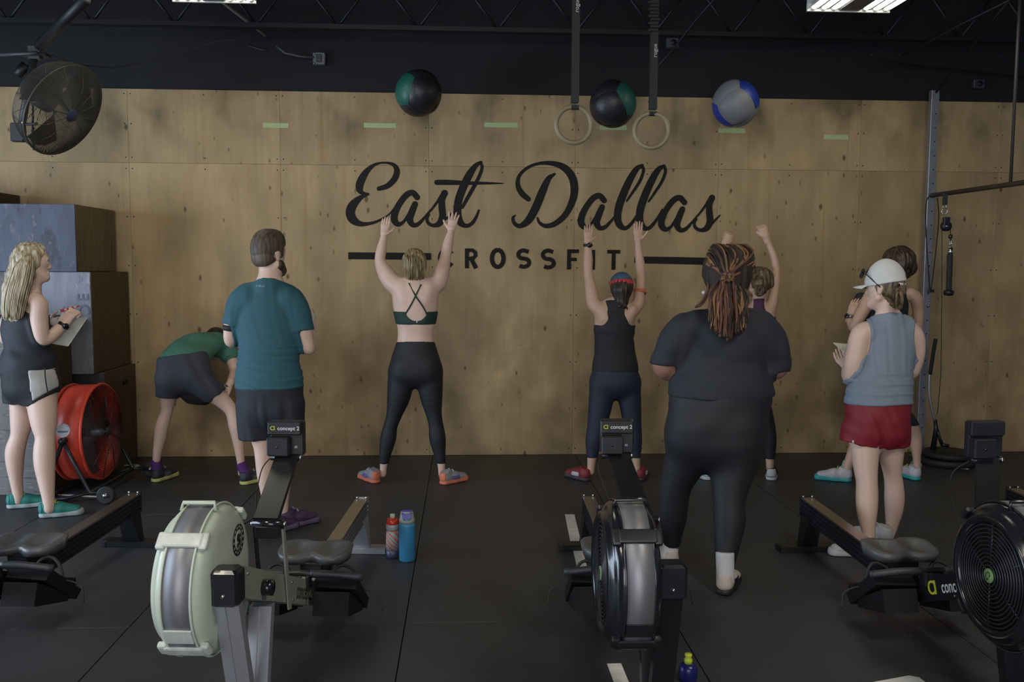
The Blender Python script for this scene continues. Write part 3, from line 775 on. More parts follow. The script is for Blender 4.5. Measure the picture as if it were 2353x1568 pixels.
# ------------------------------------------------------------------ gym rings
WOODR = mat('ring_wood', (0.27, 0.21, 0.125), 0.42, 0, 0.3, 10, 0.05, 40)
STRAP = mat('black_webbing', (0.022, 0.025, 0.024), 0.7, 0, 0.2, 120, 0.2, 300)
LOGO = mat('webbing_print', (0.5, 0.5, 0.42), 0.6)
for i, (px, py, rp, Y, sx, lab, ly) in enumerate(((1318, 287, 46, 5.35, 1322, 'wooden gym ring on a black strap left of the ball between the rings', 14), (1497, 300, 44, 5.6, 1501, 'wooden gym ring on a black doubled strap right of the ball between the rings', 118))):
    c = at(px, py, Y); Ro = rp / ppm(Y)
    r = empty('gym_ring', tuple(c)); tag(r, lab, 'gym ring', 'pair of wooden gym rings')
    n_ = np.array([0.10 if i == 0 else -0.12, -1, 0.0])
    MB().torus((0, 0, 0), n_, Ro - 0.0145, 0.0145, 56, 14).build('ring', WOODR, r)
    tp = at(sx, -60, Y) - c; bt = at(sx - 1, py - rp, Y) - c
    w = 8.5 / ppm(Y)
    st = MB()
    zt = 4.40 - c[2]
    for dy in (-0.018, 0.018):
        st.hexa([(bt[0] - w, dy - 0.0012, bt[2] + 0.01), (bt[0] + w, dy - 0.0012, bt[2] + 0.01), (bt[0] + w, dy + 0.0012, bt[2] + 0.01), (bt[0] - w, dy + 0.0012, bt[2] + 0.01),
                 (bt[0] - w, dy * 0.4 - 0.0012, zt), (bt[0] + w, dy * 0.4 - 0.0012, zt), (bt[0] + w, dy * 0.4 + 0.0012, zt), (bt[0] - w, dy * 0.4 + 0.0012, zt)])
    # loop round the ring
    v = []; f = []
    for k in range(13):
        t = PI * k / 12
        yy, zz = -0.0185 * math.cos(t), bt[2] - 0.004 - 0.026 * math.sin(t) + 0.0
        v += [(bt[0] - w, yy, zz), (bt[0] + w, yy, zz)]
    f = [(2 * k, 2 * k + 1, 2 * k + 3, 2 * k + 2) for k in range(12)]
    st.add(v, f)
    v2 = [(x_, y_ * 0.93, z_ + 0.001) for x_, y_, z_ in v]; st.add(v2, [q_[::-1] for q_ in f])
    so = st.build('strap', STRAP, r)
    q = at(sx + 3, ly, Y) - c
    link_mesh('strap_print', text_mesh('rogue', 0.035, frame((q[0], -0.021, q[2]), (0, 0, 1), (-1, 0, 0)), 0.0004), LOGO, so)
    if i == 1:
        b = MB()
        for k in range(9):
            p = at(sx - 2 + 5 * (k % 2), 8 + 8 * k, Y) - c
            b.box((p[0] - w * 1.3, -0.032 - 0.004 * (k % 3), p[2] - 0.007), (p[0] + w * 1.1, -0.02, p[2] + 0.006), 0.002)
        b.build('gathered_strap', STRAP, r)

# ------------------------------------------------------------------ rig at the right
rp_ = at(2131, 600, 7.38); RX, RYp = rp_[0], 7.38
rg = empty('rig_post', (RX, RYp, 0)); tag(rg, 'galvanised steel post with a rusty bar, standing against the plywood wall', 'rig')
ptop = at(2137, 208, RYp)[2]
pb_ = MB()
pb_.box((-0.033, -0.02, 0), (0.033, 0.0, ptop), 0.003).box((-0.033, 0.0, 0), (-0.026, 0.03, ptop)).box((0.026, 0.0, 0), (0.033, 0.03, ptop))
po = pb_.build('post', GALV, rg)
for k in range(24):
    z = 0.25 + k * 0.115
    MB().cyl((0.008, -0.0212, z), (0.008, -0.018, z), 0.006, 8).build('bolt_hole', mat('hole_dark', (0.01, 0.01, 0.01), 0.8), po)
MB().box((-0.06, -0.05, 0), (0.06, 0.05, 0.006)).build('foot_plate', GALV, rg)
zbar = at(2140, 450, RYp)[2]
RUST = mat('rusty_bar', (0.07, 0.05, 0.042), 0.5, 0.5, 0.6, 8)
MB().tube([(0.0, -0.02, zbar), (0.12, -2.6, zbar)], 0.019, 12).build('pull_up_bar', RUST, rg)
MB().tube([(0.055, -1.02, zbar), (0.055, -1.02, 4.42)], 0.012, 10).build('hanger_rod', mat('rod_brown', (0.085, 0.07, 0.065), 0.45, 0.4), rg)
MB().tube([(0.0, -0.02, ptop - 0.02), (0.2, -1.2, 3.9)], 0.009, 8).build('brace', STEELDARK, rg)
# cable pulley hanging from the bar
YP = 7.08; pl = empty('cable_pulley', tuple(at(2174, 517, YP))); tag(pl, 'black cable pulley with carabiner hanging from the rusty bar', 'pulley'); oP = tuple(pl.location)
A_ = at(2172, 447, YP)
MB().box(A_ - [0.017, 0.012, 0.085], A_ + [0.017, 0.012, 0.012], 0.003).build('hanging_strap', STRAP, pl, oP)
MB().torus(A_ - [0, 0, 0.10], (1, 0.3, 0), 0.016, 0.004, 20, 6).torus(A_ - [0, 0, 0.135], (0.3, 1, 0), 0.022, 0.0035, 20, 6).build('carabiner', CHROME, pl, oP)
pw = at(2174, 520, YP)
MB().box(pw + [-0.025, -0.018, 0.0], pw + [0.025, 0.018, 0.072], 0.004).build('pulley_housing', BLACKP, pl, oP)
MB().lathe([(0.014, -0.016), (0.041, -0.014), (0.034, 0.0), (0.041, 0.014), (0.014, 0.016)], pw, (0, 1, 0), 28).build('pulley_wheel', mat('pulley_wheel_black', (0.012, 0.012, 0.012), 0.45), pl, oP)
MB().lathe([(0.0, -0.018), (0.010, -0.018), (0.010, 0.018), (0, 0.018)], pw, (0, 1, 0), 12).build('axle', CHROME, pl, oP)
ca = MB().tube([at(2164.5, 522, YP), at(2164, 700, YP), at(2162, 860, YP), at(2154, 952, YP)], 0.0028, 6).build('steel_cable', ROPEB, pl, oP)
MB().tube([at(2184, 522, YP), at(2184, 540, YP)], 0.003, 6).build('cable_end', ROPEB, pl, oP)
MB().lathe([(0.0, 0.02), (0.014, 0.014), (0.017, 0.0), (0.014, -0.014), (0.0, -0.02)], at(2184, 544, YP), (0, 0, 1), 14).build('ball_stop', BLACKP, pl, oP)
rpz = empty('rope_handle', tuple(at(2182, 620, YP))); tag(rpz, 'black braided rope handle with rubber end on the pulley cable', 'rope'); oR = tuple(rpz.location)
MB().tube([at(2183.5, 550, YP), at(2182, 570, YP)], 0.004, 6).tube([at(2185.5, 550, YP), at(2187, 570, YP)], 0.004, 6).build('snap_hook', CHROME, rpz, oR)
MB().tube([at(2184, 570, YP), at(2184, 587, YP)], 0.019, 12).build('ferrule', CHROME, rpz, oR)
P0, P1 = at(2183, 585, YP), at(2180, 672, YP)
MB().tube([P0, P1], 0.017, 10).build('rope_core', ROPEB, rpz, oR)
for s in range(3):
    pts = []
    for k in range(40):
        t = k / 39; an = 2 * PI * (t * 7 + s / 3); pts.append(P0 + (P1 - P0) * t + np.array([math.cos(an), math.sin(an), 0]) * 0.016)
    MB().tube(pts, 0.009, 6).build('rope_strand', mat('rope_strand_black', (0.028, 0.028, 0.03), 0.6), rpz, oR)
MB().lathe([(0.0, 0.02), (0.034, 0.018), (0.042, 0.0), (0.034, -0.026), (0.0, -0.03)], P1, (0.05, 0, 1), 20).build('rubber_end', BLACKP, rpz, oR)
lp = [at(2150, 452, 7.3), at(2131, 456, 7.3), at(2127, 500, 7.32), at(2130, 570, 7.34), at(2135, 640, 7.34), at(2138, 668, 7.34), at(2143, 640, 7.34), at(2151, 570, 7.33), at(2157, 500, 7.3), at(2154, 455, 7.3)]
lc = tag(MB().tube(spline(lp, 5), 0.0045, 6).build('cable_loop', ROPEB), 'thin black cable looped over the rusty bar beside the post', 'cable')
b = empty('cable_stop', tuple(at(2139, 669, 7.335))); tag(b, 'small black cable stop with bright bolts on the post', 'cable stop')
MB().box((-0.022, -0.02, -0.012), (0.022, 0.012, 0.012), 0.004).build('block', BLACKP, b)
for k in range(3):
    MB().cyl((-0.008 - 0.003 * k, -0.012, -0.035 - 0.045 * k), (-0.008 - 0.003 * k, 0.0, -0.035 - 0.045 * k), 0.008, 8).build('bolt', CHROME, b)
# weight plates on the floor with the loading pin and the bent lever bar
pc = fl(2148, 1055); pcx, pcy = pc[0], 7.08
for k, (R_, z0, z1, lab) in enumerate(((0.225, 0.0, 0.055, 'black rubber weight plate lying flat, lowest under the lever bar'), (0.195, 0.057, 0.105, 'black rubber weight plate lying on the larger plate by the post'))):
    w = empty('weight_plate', (pcx + 0.015 * k, pcy, z0)); tag(w, lab, 'weight plate', 'weight plates by the rig post')
    h = z1 - z0
    MB().lathe([(0.026, 0), (R_ - 0.012, 0), (R_, 0.010), (R_, h - 0.010), (R_ - 0.012, h), (R_ - 0.05, h - 0.006), (0.06, h - 0.006), (0.055, h), (0.026, h)], (0, 0, 0), (0, 0, 1), 44, closed=True).build('plate_body', mat('bumper_rubber', (0.014, 0.014, 0.015), 0.6), w)
    MB().lathe([(0.026, 0.0), (0.036, 0.0), (0.036, h + 0.001), (0.026, h + 0.001)], (0, 0, 0), (0, 0, 1), 24, closed=True).build('hub_insert', mat('hub_steel', (0.10, 0.10, 0.11), 0.4, 0.8), w)
lv = empty('lever_bar', (pcx, pcy, 0.1)); tag(lv, 'bent steel lever bar with a black foam grip, upright on the weight plates', 'lever bar'); oL = tuple(lv.location)
YV = 7.1
G = lambda a, b_: at(a, b_, YV)
MB().tube(spline([G(2136, 858), G(2135, 900), G(2139, 930), G(2148, 968)], 6), 0.011, 10).build('bent_tube', GALV, lv, oL)
MB().tube(spline([G(2150, 779), G(2144, 815), G(2137, 861)], 6), 0.015, 12).build('foam_grip', mat('black_foam', (0.010, 0.010, 0.010), 0.85), lv, oL)
MB().tube([G(2149, 965), G(2151, 985), G(2144, 1034)], [0.013, 0.018, 0.024], 10).build('fork_leg', BLACKM, lv, oL)
MB().tube([G(2151, 978), G(2160, 1010), G(2166, 1024)], [0.012, 0.014, 0.015], 10).build('fork_leg', BLACKM, lv, oL)
MB().tube([G(2163, 1022), G(2179, 1025)], 0.016, 10).build('pivot_sleeve', BLACKM, lv, oL)
bn = tag(MB().tube([at(2203, 1046, 6.86), at(2216, 1047, 6.8), at(2228, 1046, 6.76)], [0.014, 0.012, 0.01], 10).build('steel_pin', mat('pin_steel', (0.12, 0.11, 0.10), 0.4, 0.7)), 'dark steel pin lying against the weight plate', 'pin')
bn.location.z -= at(2216, 1047, 6.8)[2] - 0.013

# ------------------------------------------------------------------ bottles
p = fl(934, 1288)
bt = empty('water_bottle', (p[0] + 0.004, p[1] + 0.0, 0)); tag(bt, 'tall matte blue flask with grey lid and purple spout cover on the floor', 'bottle')
MB().lathe([(0.0, 0.0), (0.038, 0.0), (0.044, 0.008), (0.0445, 0.195), (0.043, 0.212), (0.0, 0.213)], (0, 0, 0), (0, 0, 1), 32).build('flask', mat('blue_flask', (0.035, 0.20, 0.38), 0.45, 0, 0.1), bt)
ld = MB().lathe([(0.043, 0.212), (0.0435, 0.228), (0.040, 0.238), (0.034, 0.268), (0.030, 0.273), (0.0, 0.274)], (0, 0, 0), (0, 0, 1), 32).build('lid', mat('pale_lid', (0.30, 0.32, 0.30), 0.45), bt)
MB().hexa([(-0.020, -0.046, 0.240), (0.020, -0.046, 0.240), (0.016, -0.02, 0.240), (-0.016, -0.02, 0.240), (-0.028, -0.036, 0.268), (0.028, -0.036, 0.268), (0.026, 0.01, 0.279), (-0.026, 0.01, 0.279)]).build('spout_cover', mat('purple_cover', (0.07, 0.06, 0.30), 0.4), ld)
MB().torus((0, -0.030, 0.250), (0, -1, 0.5), 0.022, 0.004, 20, 6, PI, 2 * PI).build('spout_rim', mat('teal_rim', (0.02, 0.22, 0.25), 0.4), ld)
p = fl(902, 1277)
bt = empty('sports_bottle', (p[0] + 0.004, p[1] - 0.034, 0)); tag(bt, 'squeeze bottle with red cap and blue and orange print behind the blue flask', 'bottle')
MB().lathe([(0.0, 0.0), (0.028, 0.0), (0.036, 0.012), (0.037, 0.05)], (0, 0, 0), (0, 0, 1), 28).build('bottle_base', mat('bottle_navy', (0.05, 0.05, 0.11), 0.4), bt)
def print_mat():
    m = mat('bottle_print', (0.04, 0.33, 0.55), 0.4); nt = m.node_tree; N = nt.nodes; L = nt.links
    tc = N.new('ShaderNodeTexCoord'); w = N.new('ShaderNodeTexWave'); w.inputs['Scale'].default_value = 16; w.inputs['Distortion'].default_value = 7; w.inputs['Detail'].default_value = 1
    mp = N.new('ShaderNodeMapping'); mp.inputs['Rotation'].default_value = (0.5, 0.9, 0.2); L.new(tc.outputs['Object'], mp.inputs[0]); L.new(mp.outputs[0], w.inputs['Vector'])
    r = N.new('ShaderNodeValToRGB'); r.color_ramp.interpolation = 'CONSTANT'
    cr = r.color_ramp; cr.elements[0].color = (0.55, 0.16, 0.10, 1); cr.elements[1].position = 0.3; cr.elements[1].color = (0.55, 0.33, 0.14, 1)
    e = cr.elements.new(0.55); e.color = (0.04, 0.33, 0.55, 1); e = cr.elements.new(0.82); e.color = (0.42, 0.40, 0.45, 1)
    L.new(w.outputs['Fac'], r.inputs[0]); L.new(r.outputs[0], N['Principled BSDF'].inputs['Base Color']); return m
MB().lathe([(0.037, 0.05), (0.037, 0.12), (0.035, 0.145), (0.031, 0.155)], (0, 0, 0), (0, 0, 1), 28).build('bottle_body', print_mat(), bt)
MB().lathe([(0.031, 0.155), (0.037, 0.163), (0.037, 0.188), (0.033, 0.192)], (0, 0, 0), (0, 0, 1), 28).build('bottle_neck', mat('clear_grey', (0.30, 0.32, 0.33), 0.35), bt)
cp = MB().lathe([(0.034, 0.190), (0.036, 0.194), (0.036, 0.205), (0.026, 0.222), (0.0, 0.223)], (0, 0, 0), (0, 0, 1), 28).build('cap', mat('red_cap', (0.48, 0.035, 0.02), 0.25), bt)
MB().lathe([(0.012, 0.222), (0.014, 0.226), (0.0145, 0.242), (0.010, 0.246), (0.0, 0.246)], (0, 0, 0), (0, 0, 1), 18).build('nozzle', mat('clear_nozzle', (0.40, 0.42, 0.36), 0.3), cp)
Yb = 3.32
p = at(1581, 1545, Yb)
bt = empty('drink_bottle', (p[0], Yb, 0)); tag(bt, 'navy drink bottle with a neon yellow cap beside the black machine front leg', 'bottle')
ztop = at(1581, 1503, Yb)[2]
zz = lambda q: at(1581, q, Yb)[2]
MB().lathe([(0.0, 0.0), (0.033, 0.0), (0.036, 0.006), (0.036, zz(1535)), (0.030, zz(1528)), (0.016, zz(1524)), (0.0, zz(1523))], (0, 0, 0), (0, 0, 1), 28).build('bottle_body', mat('navy_bottle', (0.012, 0.014, 0.11), 0.3), bt)
cp = MB().lathe([(0.0155, zz(1525)), (0.016, zz(1515)), (0.011, zz(1512)), (0.014, zz(1508)), (0.014, zz(1503)), (0.0, zz(1502.5))], (0, 0, 0), (0, 0, 1), 20).build('cap', mat('neon_cap', (0.52, 0.62, 0.04), 0.4), bt)
link_mesh('print', text_mesh('Th', 0.030, frame((0.012, -0.0368, zz(1566)), (1, 0, 0), (0, 0, 1)), 0.0004), mat('neon_print', (0.5, 0.58, 0.05), 0.5), bt)

# ------------------------------------------------------------------ rowing machines
SEATM = mat('grey_seat_plastic', (0.085, 0.086, 0.090), 0.42, 0, 0.1, 30)
RAILTOP = mat('rail_steel_strip', (0.50, 0.47, 0.43), 0.28, 1.0, 0.15, 6)
BAND = mat('perforated_band', (0.26, 0.26, 0.28), 0.52, 0.75, 0.15, 200)
YELLOW = mat('logo_yellow', (0.50, 0.52, 0.03), 0.5, 0, 0.05)
WHITEINK = mat('logo_white', (0.60, 0.60, 0.60), 0.5, 0, 0.05)
INKK = mat('logo_grey', (0.045, 0.045, 0.04), 0.5, 0, 0.1)
def copy_tree(o, parent=None):
    c = o.copy(); COL.objects.link(c); c.parent = parent
    for ch in list(o.children):
        copy_tree(ch, c)
    return c
def rower(white, arm=(0.85, 0.80), sx=0.0):
    if white:
        HOU = mat('cream_housing', (0.50, 0.56, 0.46), 0.35, 0, 0.12, 9, 0.05, 40)
        BEAM = mat('cream_beam', (0.33, 0.34, 0.29), 0.35, 0.2, 0.06); LEG = mat('silver_leg', (0.42, 0.43, 0.47), 0.4, 0.55, 0.1); BR = mat('scuffed_white', (0.55, 0.58, 0.54), 0.45, 0, 0.3, 30)
        RS = mat('rail_silver', (0.33, 0.34, 0.37), 0.35, 0.8)
    else:
        HOU = BLACKG; BEAM = BLACKM; LEG = BLACKM; BR = mat('scuffed_black', (0.016, 0.017, 0.020), 0.3, 0, 0.4, 30); RS = mat('rail_blueblack', (0.05, 0.055, 0.075), 0.33, 0.7)
    r = empty('rowing_machine', (0, 0, 0))
    # front end cap and main beam
    c = MB().box((-0.048, -0.03, 0.507), (0.048, 0.05, 0.628), 0.010).build('end_cap', BLACKG, r)
    MB().cyl((0, -0.034, 0.545), (0, -0.028, 0.545), 0.006, 10).build('cap_screw', CHROME, c)
    bm = MB().hexa([(-0.04, 0.05, 0.512), (0.04, 0.05, 0.512), (0.04, 1.0, 0.115), (-0.04, 1.0, 0.115), (-0.04, 0.05, 0.622), (0.04, 0.05, 0.622), (0.04, 1.0, 0.225), (-0.04, 1.0, 0.225)]).build('main_beam', BEAM, r)
    for y, dz in ((0.09, 0.03), (0.34, -0.02), (0.60, 0.03), (0.61, -0.04)):
        z = 0.567 - (y - 0.05) * 0.418 + dz
        for sg in (-1, 1):
            MB().cyl((sg * 0.039, y, z), (sg * 0.043, y, z), 0.006, 8).build('bolt', CHROME, bm)
    MB().cyl((0.04, 0.25, 0.475), (0.075, 0.25, 0.475), 0.028, 20).build('tension_knob', BLACKG, r)
    ex = Vector((0, 0.95, -0.397)).normalized()
    if white:
        Mx = frame((0.0408, 0.775, 0.262), tuple(ex), (0, 0, 1))
        link_mesh('beam_lettering', text_mesh('concept2', 0.092, Mx, 0.0004, 0.70), INKK, bm)
    else:
        Mx = frame((-0.0408, 0.60, 0.337), tuple(-ex), (0, 0, 1))
        link_mesh('beam_lettering', text_mesh('concept 2', 0.072, Mx, 0.0004, 0.78), WHITEINK, bm)
        for ch, dd in (('C', 0.190), ('I', 0.160)):
            p = Vector((-0.0409, 0.60, 0.337)) + ex * dd
            link_mesh('beam_emblem', text_mesh(ch, 0.080, frame(tuple(p), tuple(-ex), (0, 0, 1)), 0.0012), YELLOW, bm)
    # flywheel housing (axis across the machine)
    fc_ = np.array([-0.125, 0.14, 0.547]); R = 0.255; w = 0.088
    hs = MB().lathe([(0.0, w), (0.17, w), (0.19, w - 0.004), (0.225, w - 0.012), (0.244, w - 0.030), (0.249, w - 0.045), (0.249, -w + 0.045), (0.244, -w + 0.030), (0.228, -w + 0.014), (0.215, -w + 0.010), (0.210, -w - 0.004), (0.196, -w - 0.010), (0.182, -w), (0.178, -w + 0.02), (0.0, -w + 0.022)], fc_, (1, 0, 0), 64).build('flywheel_housing', HOU, r)
    def rim(ang, rr, x):
        return fc_ + np.array([x, -rr * math.cos(ang), rr * math.sin(ang)])
    def patch(a0, a1, r0, r1, x0, x1, n=6, b=None):
        b = b or MB(); v = []
        for i in range(n + 1):
            a = a0 + (a1 - a0) * i / n
            v += [rim(a, r0, x0), rim(a, r0, x1), rim(a, r1, x1), rim(a, r1, x0)]
        f = [(0, 1, 2, 3), tuple(4 * n + q for q in (3, 2, 1, 0))]
        for i in range(n):
            for q in range(4):
                f.append((4 * i + q, 4 * i + 4 + q, 4 * i + 4 + (q + 1) % 4, 4 * i + (q + 1) % 4))
        return b.add(v, f)
    MB().lathe([(0.2495, -0.04), (0.2535, -0.04), (0.2535, 0.048), (0.2495, 0.048)], fc_, (1, 0, 0), 64, closed=True).build('air_band', BAND, hs)
    ed = MB()
    for x in (-0.044, 0.051):
        ed.torus(fc_ + [x, 0, 0], (1, 0, 0), 0.252, 0.004, 64, 6)
    ed.build('band_edge', HOU, hs)
    for a in (math.radians(46), math.radians(-44), math.radians(-135), math.radians(135)):
        b = patch(a - 0.10, a + 0.10, 0.248, 0.263, -0.062, 0.068); b = patch(a - 0.12, a + 0.12, 0.235, 0.259, -0.082, -0.05, b=b); b = patch(a - 0.12, a + 0.12, 0.235, 0.259, 0.056, 0.084, b=b)
        o = b.build('clamp_bracket', BR, hs)
        mo = o.modifiers.new('round', 'BEVEL'); mo.width = 0.008; mo.segments = 2; mo.limit_method = 'ANGLE'
    b = patch(math.radians(-32), math.radians(-20), 0.252, 0.260, -0.040, 0.048)
    b.build('band_buckle', BR if white else BLACKP, hs)
    b = MB().tube([rim(math.radians(80), 0.246, -0.055), rim(math.radians(82), 0.270, -0.05), rim(math.radians(82), 0.272, 0.055), rim(math.radians(80), 0.246, 0.06)], 0.007, 8).build('carry_handle', HOU, hs)
    # left grille
    GR = mat('grille_black', (0.02, 0.021, 0.026), 0.35)
    MB().lathe([(0.0, -w + 0.019), (0.176, -w + 0.019), (0.176, -w + 0.0215), (0, -w + 0.0215)], fc_, (1, 0, 0), 48).build('grille_back', mat('grille_dark', (0.004, 0.004, 0.005), 0.7), hs)
    for k in range(11):
        MB().torus(fc_ + [-w - 0.002 + 0.004 * (k / 10) ** 2, 0, 0], (1, 0, 0), 0.036 + 0.0138 * k, 0.0032, 48, 5).build('grille_ring', GR, hs)
    for k in range(6):
        a = PI / 2 + k * PI / 3
        MB().tube([rim(a, 0.02, -w + 0.003), rim(a, 0.18, -w + 0.004)], 0.0035, 6).build('grille_spoke', GR, hs)
    hb = MB().lathe([(0.0, -w - 0.006), (0.024, -w - 0.006), (0.026, -w), (0.0, -w)], fc_, (1, 0, 0), 24).build('grille_badge', mat('badge_green', (0.20, 0.33, 0.14), 0.5), hs)
    MB().torus(fc_ + [-w - 0.0065, -0.004, 0.006], (1, 0, 0), 0.008, 0.002, 16, 5, 0, 4.2).torus(fc_ + [-w - 0.0065, 0.004, -0.006], (1, 0, 0), 0.008, 0.002, 16, 5, PI, PI + 4.2).build('badge_emblem', mat('badge_dark', (0.02, 0.06, 0.04), 0.5), hb)
    # right-hand side: hub, sprocket, round sticker
    MB().lathe([(0.0, w - 0.001), (0.045, w - 0.001), (0.045, w + 0.025), (0.032, w + 0.028), (0.032, w + 0.075), (0.0, w + 0.075)], fc_, (1, 0, 0), 24).build('sprocket_cover', BLACKG, hs)
    MB().lathe([(0.033, w + 0.04), (0.036, w + 0.045), (0.036, w + 0.06), (0.033, w + 0.065)], fc_, (1, 0, 0), 24, closed=True).build('sprocket', CHROME, hs)
    sc_ = fc_ + np.array([0, 0.085, 0.105])
    if white:
        st = MB().lathe([(0.0, w + 0.0002), (0.055, w + 0.0002), (0.055, w + 0.0016), (0, w + 0.0016)], sc_, (1, 0, 0), 32).build('round_sticker', mat('sticker_black', (0.012, 0.012, 0.012), 0.5), hs)
        b = MB().lathe([(0.0, w + 0.0016), (0.036, w + 0.0016), (0.036, w + 0.0022), (0, w + 0.0022)], sc_, (1, 0, 0), 24).build('sticker_centre', mat('sticker_cream', (0.36, 0.37, 0.31), 0.5), st)
        b = MB()
        for dy, dz, rr in ((-0.006, 0.010, 0.014), (0.006, -0.008, 0.012), (-0.012, -0.016, 0.008), (0.014, 0.014, 0.007)):
            b.lathe([(0.0, w + 0.0022), (rr, w + 0.0022), (rr, w + 0.0028), (0, w + 0.0028)], sc_ + [0, dy, dz], (1, 0, 0), 14)
        b.build('sticker_print', MATS['sticker_black'], st)
        for k in range(14):
            a = 2 * PI * k / 14
            MB().lathe([(0, w + 0.0016), (0.005, w + 0.0016), (0.005, w + 0.0022), (0, w + 0.0022)], sc_ + [0, 0.045 * math.cos(a), 0.045 * math.sin(a)], (1, 0, 0), 8).build('sticker_letter', MATS['sticker_cream'], st)
    # monitor arm
    for x in (-0.062, 0.046):
        MB().hexa([(x - 0.003, 0.525, 0.285), (x + 0.003, 0.525, 0.285), (x + 0.003, 0.565, 0.275), (x - 0.003, 0.565, 0.275), (x - 0.003, 0.459, 0.645), (x + 0.003, 0.459, 0.645), (x + 0.003, 0.485, 0.65), (x - 0.003, 0.485, 0.65)]).build('upright_plate', BEAM if x > 0 else BLACKM, r)
    hg = MB().cyl((-0.064, 0.472, 0.637), (0.049, 0.472, 0.637), 0.019, 20).box((-0.056, 0.454, 0.585), (0.042, 0.477, 0.632), 0.004).build('hinge_barrel', BLACKG, r)
    for x0, x1 in ((0.049, 0.058), (-0.073, -0.064)):
        MB().cyl((x0, 0.472, 0.637), (x1, 0.472, 0.637), 0.011, 12).build('hinge_bolt', CHROME, hg)
    am = MB().hexa([(-0.062, 0.477, 0.640), (0.030, 0.477, 0.640), (0.002 + sx, arm[0], arm[1]), (-0.092 + sx, arm[0], arm[1]), (-0.062, 0.462, 0.662), (0.030, 0.462, 0.662), (0.002 + sx, arm[0] - 0.008, arm[1] + 0.018), (-0.092 + sx, arm[0] - 0.008, arm[1] + 0.018)]).build('monitor_arm', BLACKM, r)
    # monitor
    cx, cyy, z0 = -0.050 + sx, arm[0] + 0.02, arm[1] + 0.015
    pm = MB().box((cx - 0.068, cyy - 0.012, z0), (cx + 0.074, cyy + 0.025, z0 + 0.145), 0.006).build('monitor', BLACKP, r)
    MB().box((cx - 0.072, cyy - 0.034, z0 + 0.088), (cx + 0.068, cyy - 0.010, z0 + 0.146), 0.005).build('monitor_hood', BLACKP, pm)
    MB().box((cx - 0.070, cyy - 0.058, z0 + 0.004), (cx + 0.022, cyy - 0.012, z0 + 0.082), 0.005).build('battery_cover', BLACKP, pm)
    MB().cyl((cx - 0.026, cyy - 0.060, z0 + 0.042), (cx - 0.026, cyy - 0.057, z0 + 0.042), 0.005, 10).build('cover_dimple', BLACKG, pm)
    MB().box((cx + 0.034, cyy - 0.014, z0 + 0.03), (cx + 0.048, cyy - 0.011, z0 + 0.042), 0.001).build('socket', CHROME, pm)
    MB().box((cx - 0.056, cyy + 0.0245, z0 + 0.03), (cx + 0.062, cyy + 0.0262, z0 + 0.125)).build('screen', mat('lcd_grey', (0.14, 0.16, 0.13), 0.25), pm)
    MB().cyl((cx - 0.062, cyy - 0.020, z0 - 0.008), (cx + 0.058, cyy - 0.020, z0 - 0.008), 0.012, 14).build('monitor_pivot', BLACKM, pm)
    MB().cyl((cx + 0.058, cyy - 0.020, z0 - 0.008), (cx + 0.066, cyy - 0.020, z0 - 0.008), 0.014, 12).build('pivot_knob', CHROME, pm)
    if sx == 0.0:
      Mx = frame((cx + 0.016, cyy - 0.0345, z0 + 0.117), (1, 0, 0), (0, 0, 1))
      link_mesh('monitor_lettering', text_mesh('concept 2', 0.023, Mx, 0.0004), WHITEINK, pm)
      for ch, dx in (('C', -0.052), ('I', -0.042)):
        link_mesh('monitor_emblem', text_mesh(ch, 0.024, frame((cx + dx, cyy - 0.0345, z0 + 0.117), (1, 0, 0), (0, 0, 1)), 0.0008), YELLOW, pm)
    MB().tube(spline([(cx - 0.06, cyy - 0.02, z0 - 0.005), (-0.135, arm[0] - 0.05, arm[1] - 0.03), (-0.12, arm[0] * 0.5 + 0.255, arm[1] * 0.5 + 0.30), (-0.10, arm[0] * 0.25 + 0.37, 0.63), (-0.13, 0.45, 0.62), (-0.14, 0.38, 0.56)], 5), 0.0025, 5).build('sensor_wire', ROPEB, r)
    # front legs and feet
    for (x0, y0, z0_), (x1, y1, z1_) in (((0.0, 0.02, 0.505), (0.0, 0.165, 0.03)), ((0.0, 0.36, 0.37), (0.0, 0.275, 0.03))):
        b = MB(); hw = 0.040
        b.hexa([(x1 - hw, y1 - 0.02, z1_), (x1 + hw, y1 - 0.02, z1_), (x1 + hw, y1 + 0.02, z1_), (x1 - hw, y1 + 0.02, z1_), (x0 - hw, y0 - 0.02, z0_), (x0 + hw, y0 - 0.02, z0_), (x0 + hw, y0 + 0.02, z0_), (x0 - hw, y0 + 0.02, z0_)])
        b.hexa([(x1 - hw, y1 - 0.026, z1_), (x1 - 0.004, y1 - 0.026, z1_), (x1 - 0.004, y1 - 0.019, z1_), (x1 - hw, y1 - 0.019, z1_), (x0 - hw, y0 - 0.026, z0_), (x0 - 0.004, y0 - 0.026, z0_), (x0 - 0.004, y0 - 0.019, z0_), (x0 - hw, y0 - 0.019, z0_)])
        b.build('front_leg', LEG, r)
    MB().box((-0.30, 0.14, 0.0), (0.30, 0.30, 0.034), 0.006).build('front_foot', LEG, r)
    for sg in (-1, 1):
        MB().cyl((sg * 0.27, 0.125, 0.028), (sg * 0.295, 0.125, 0.028), 0.026, 16).build('caster', BLACKP, r)
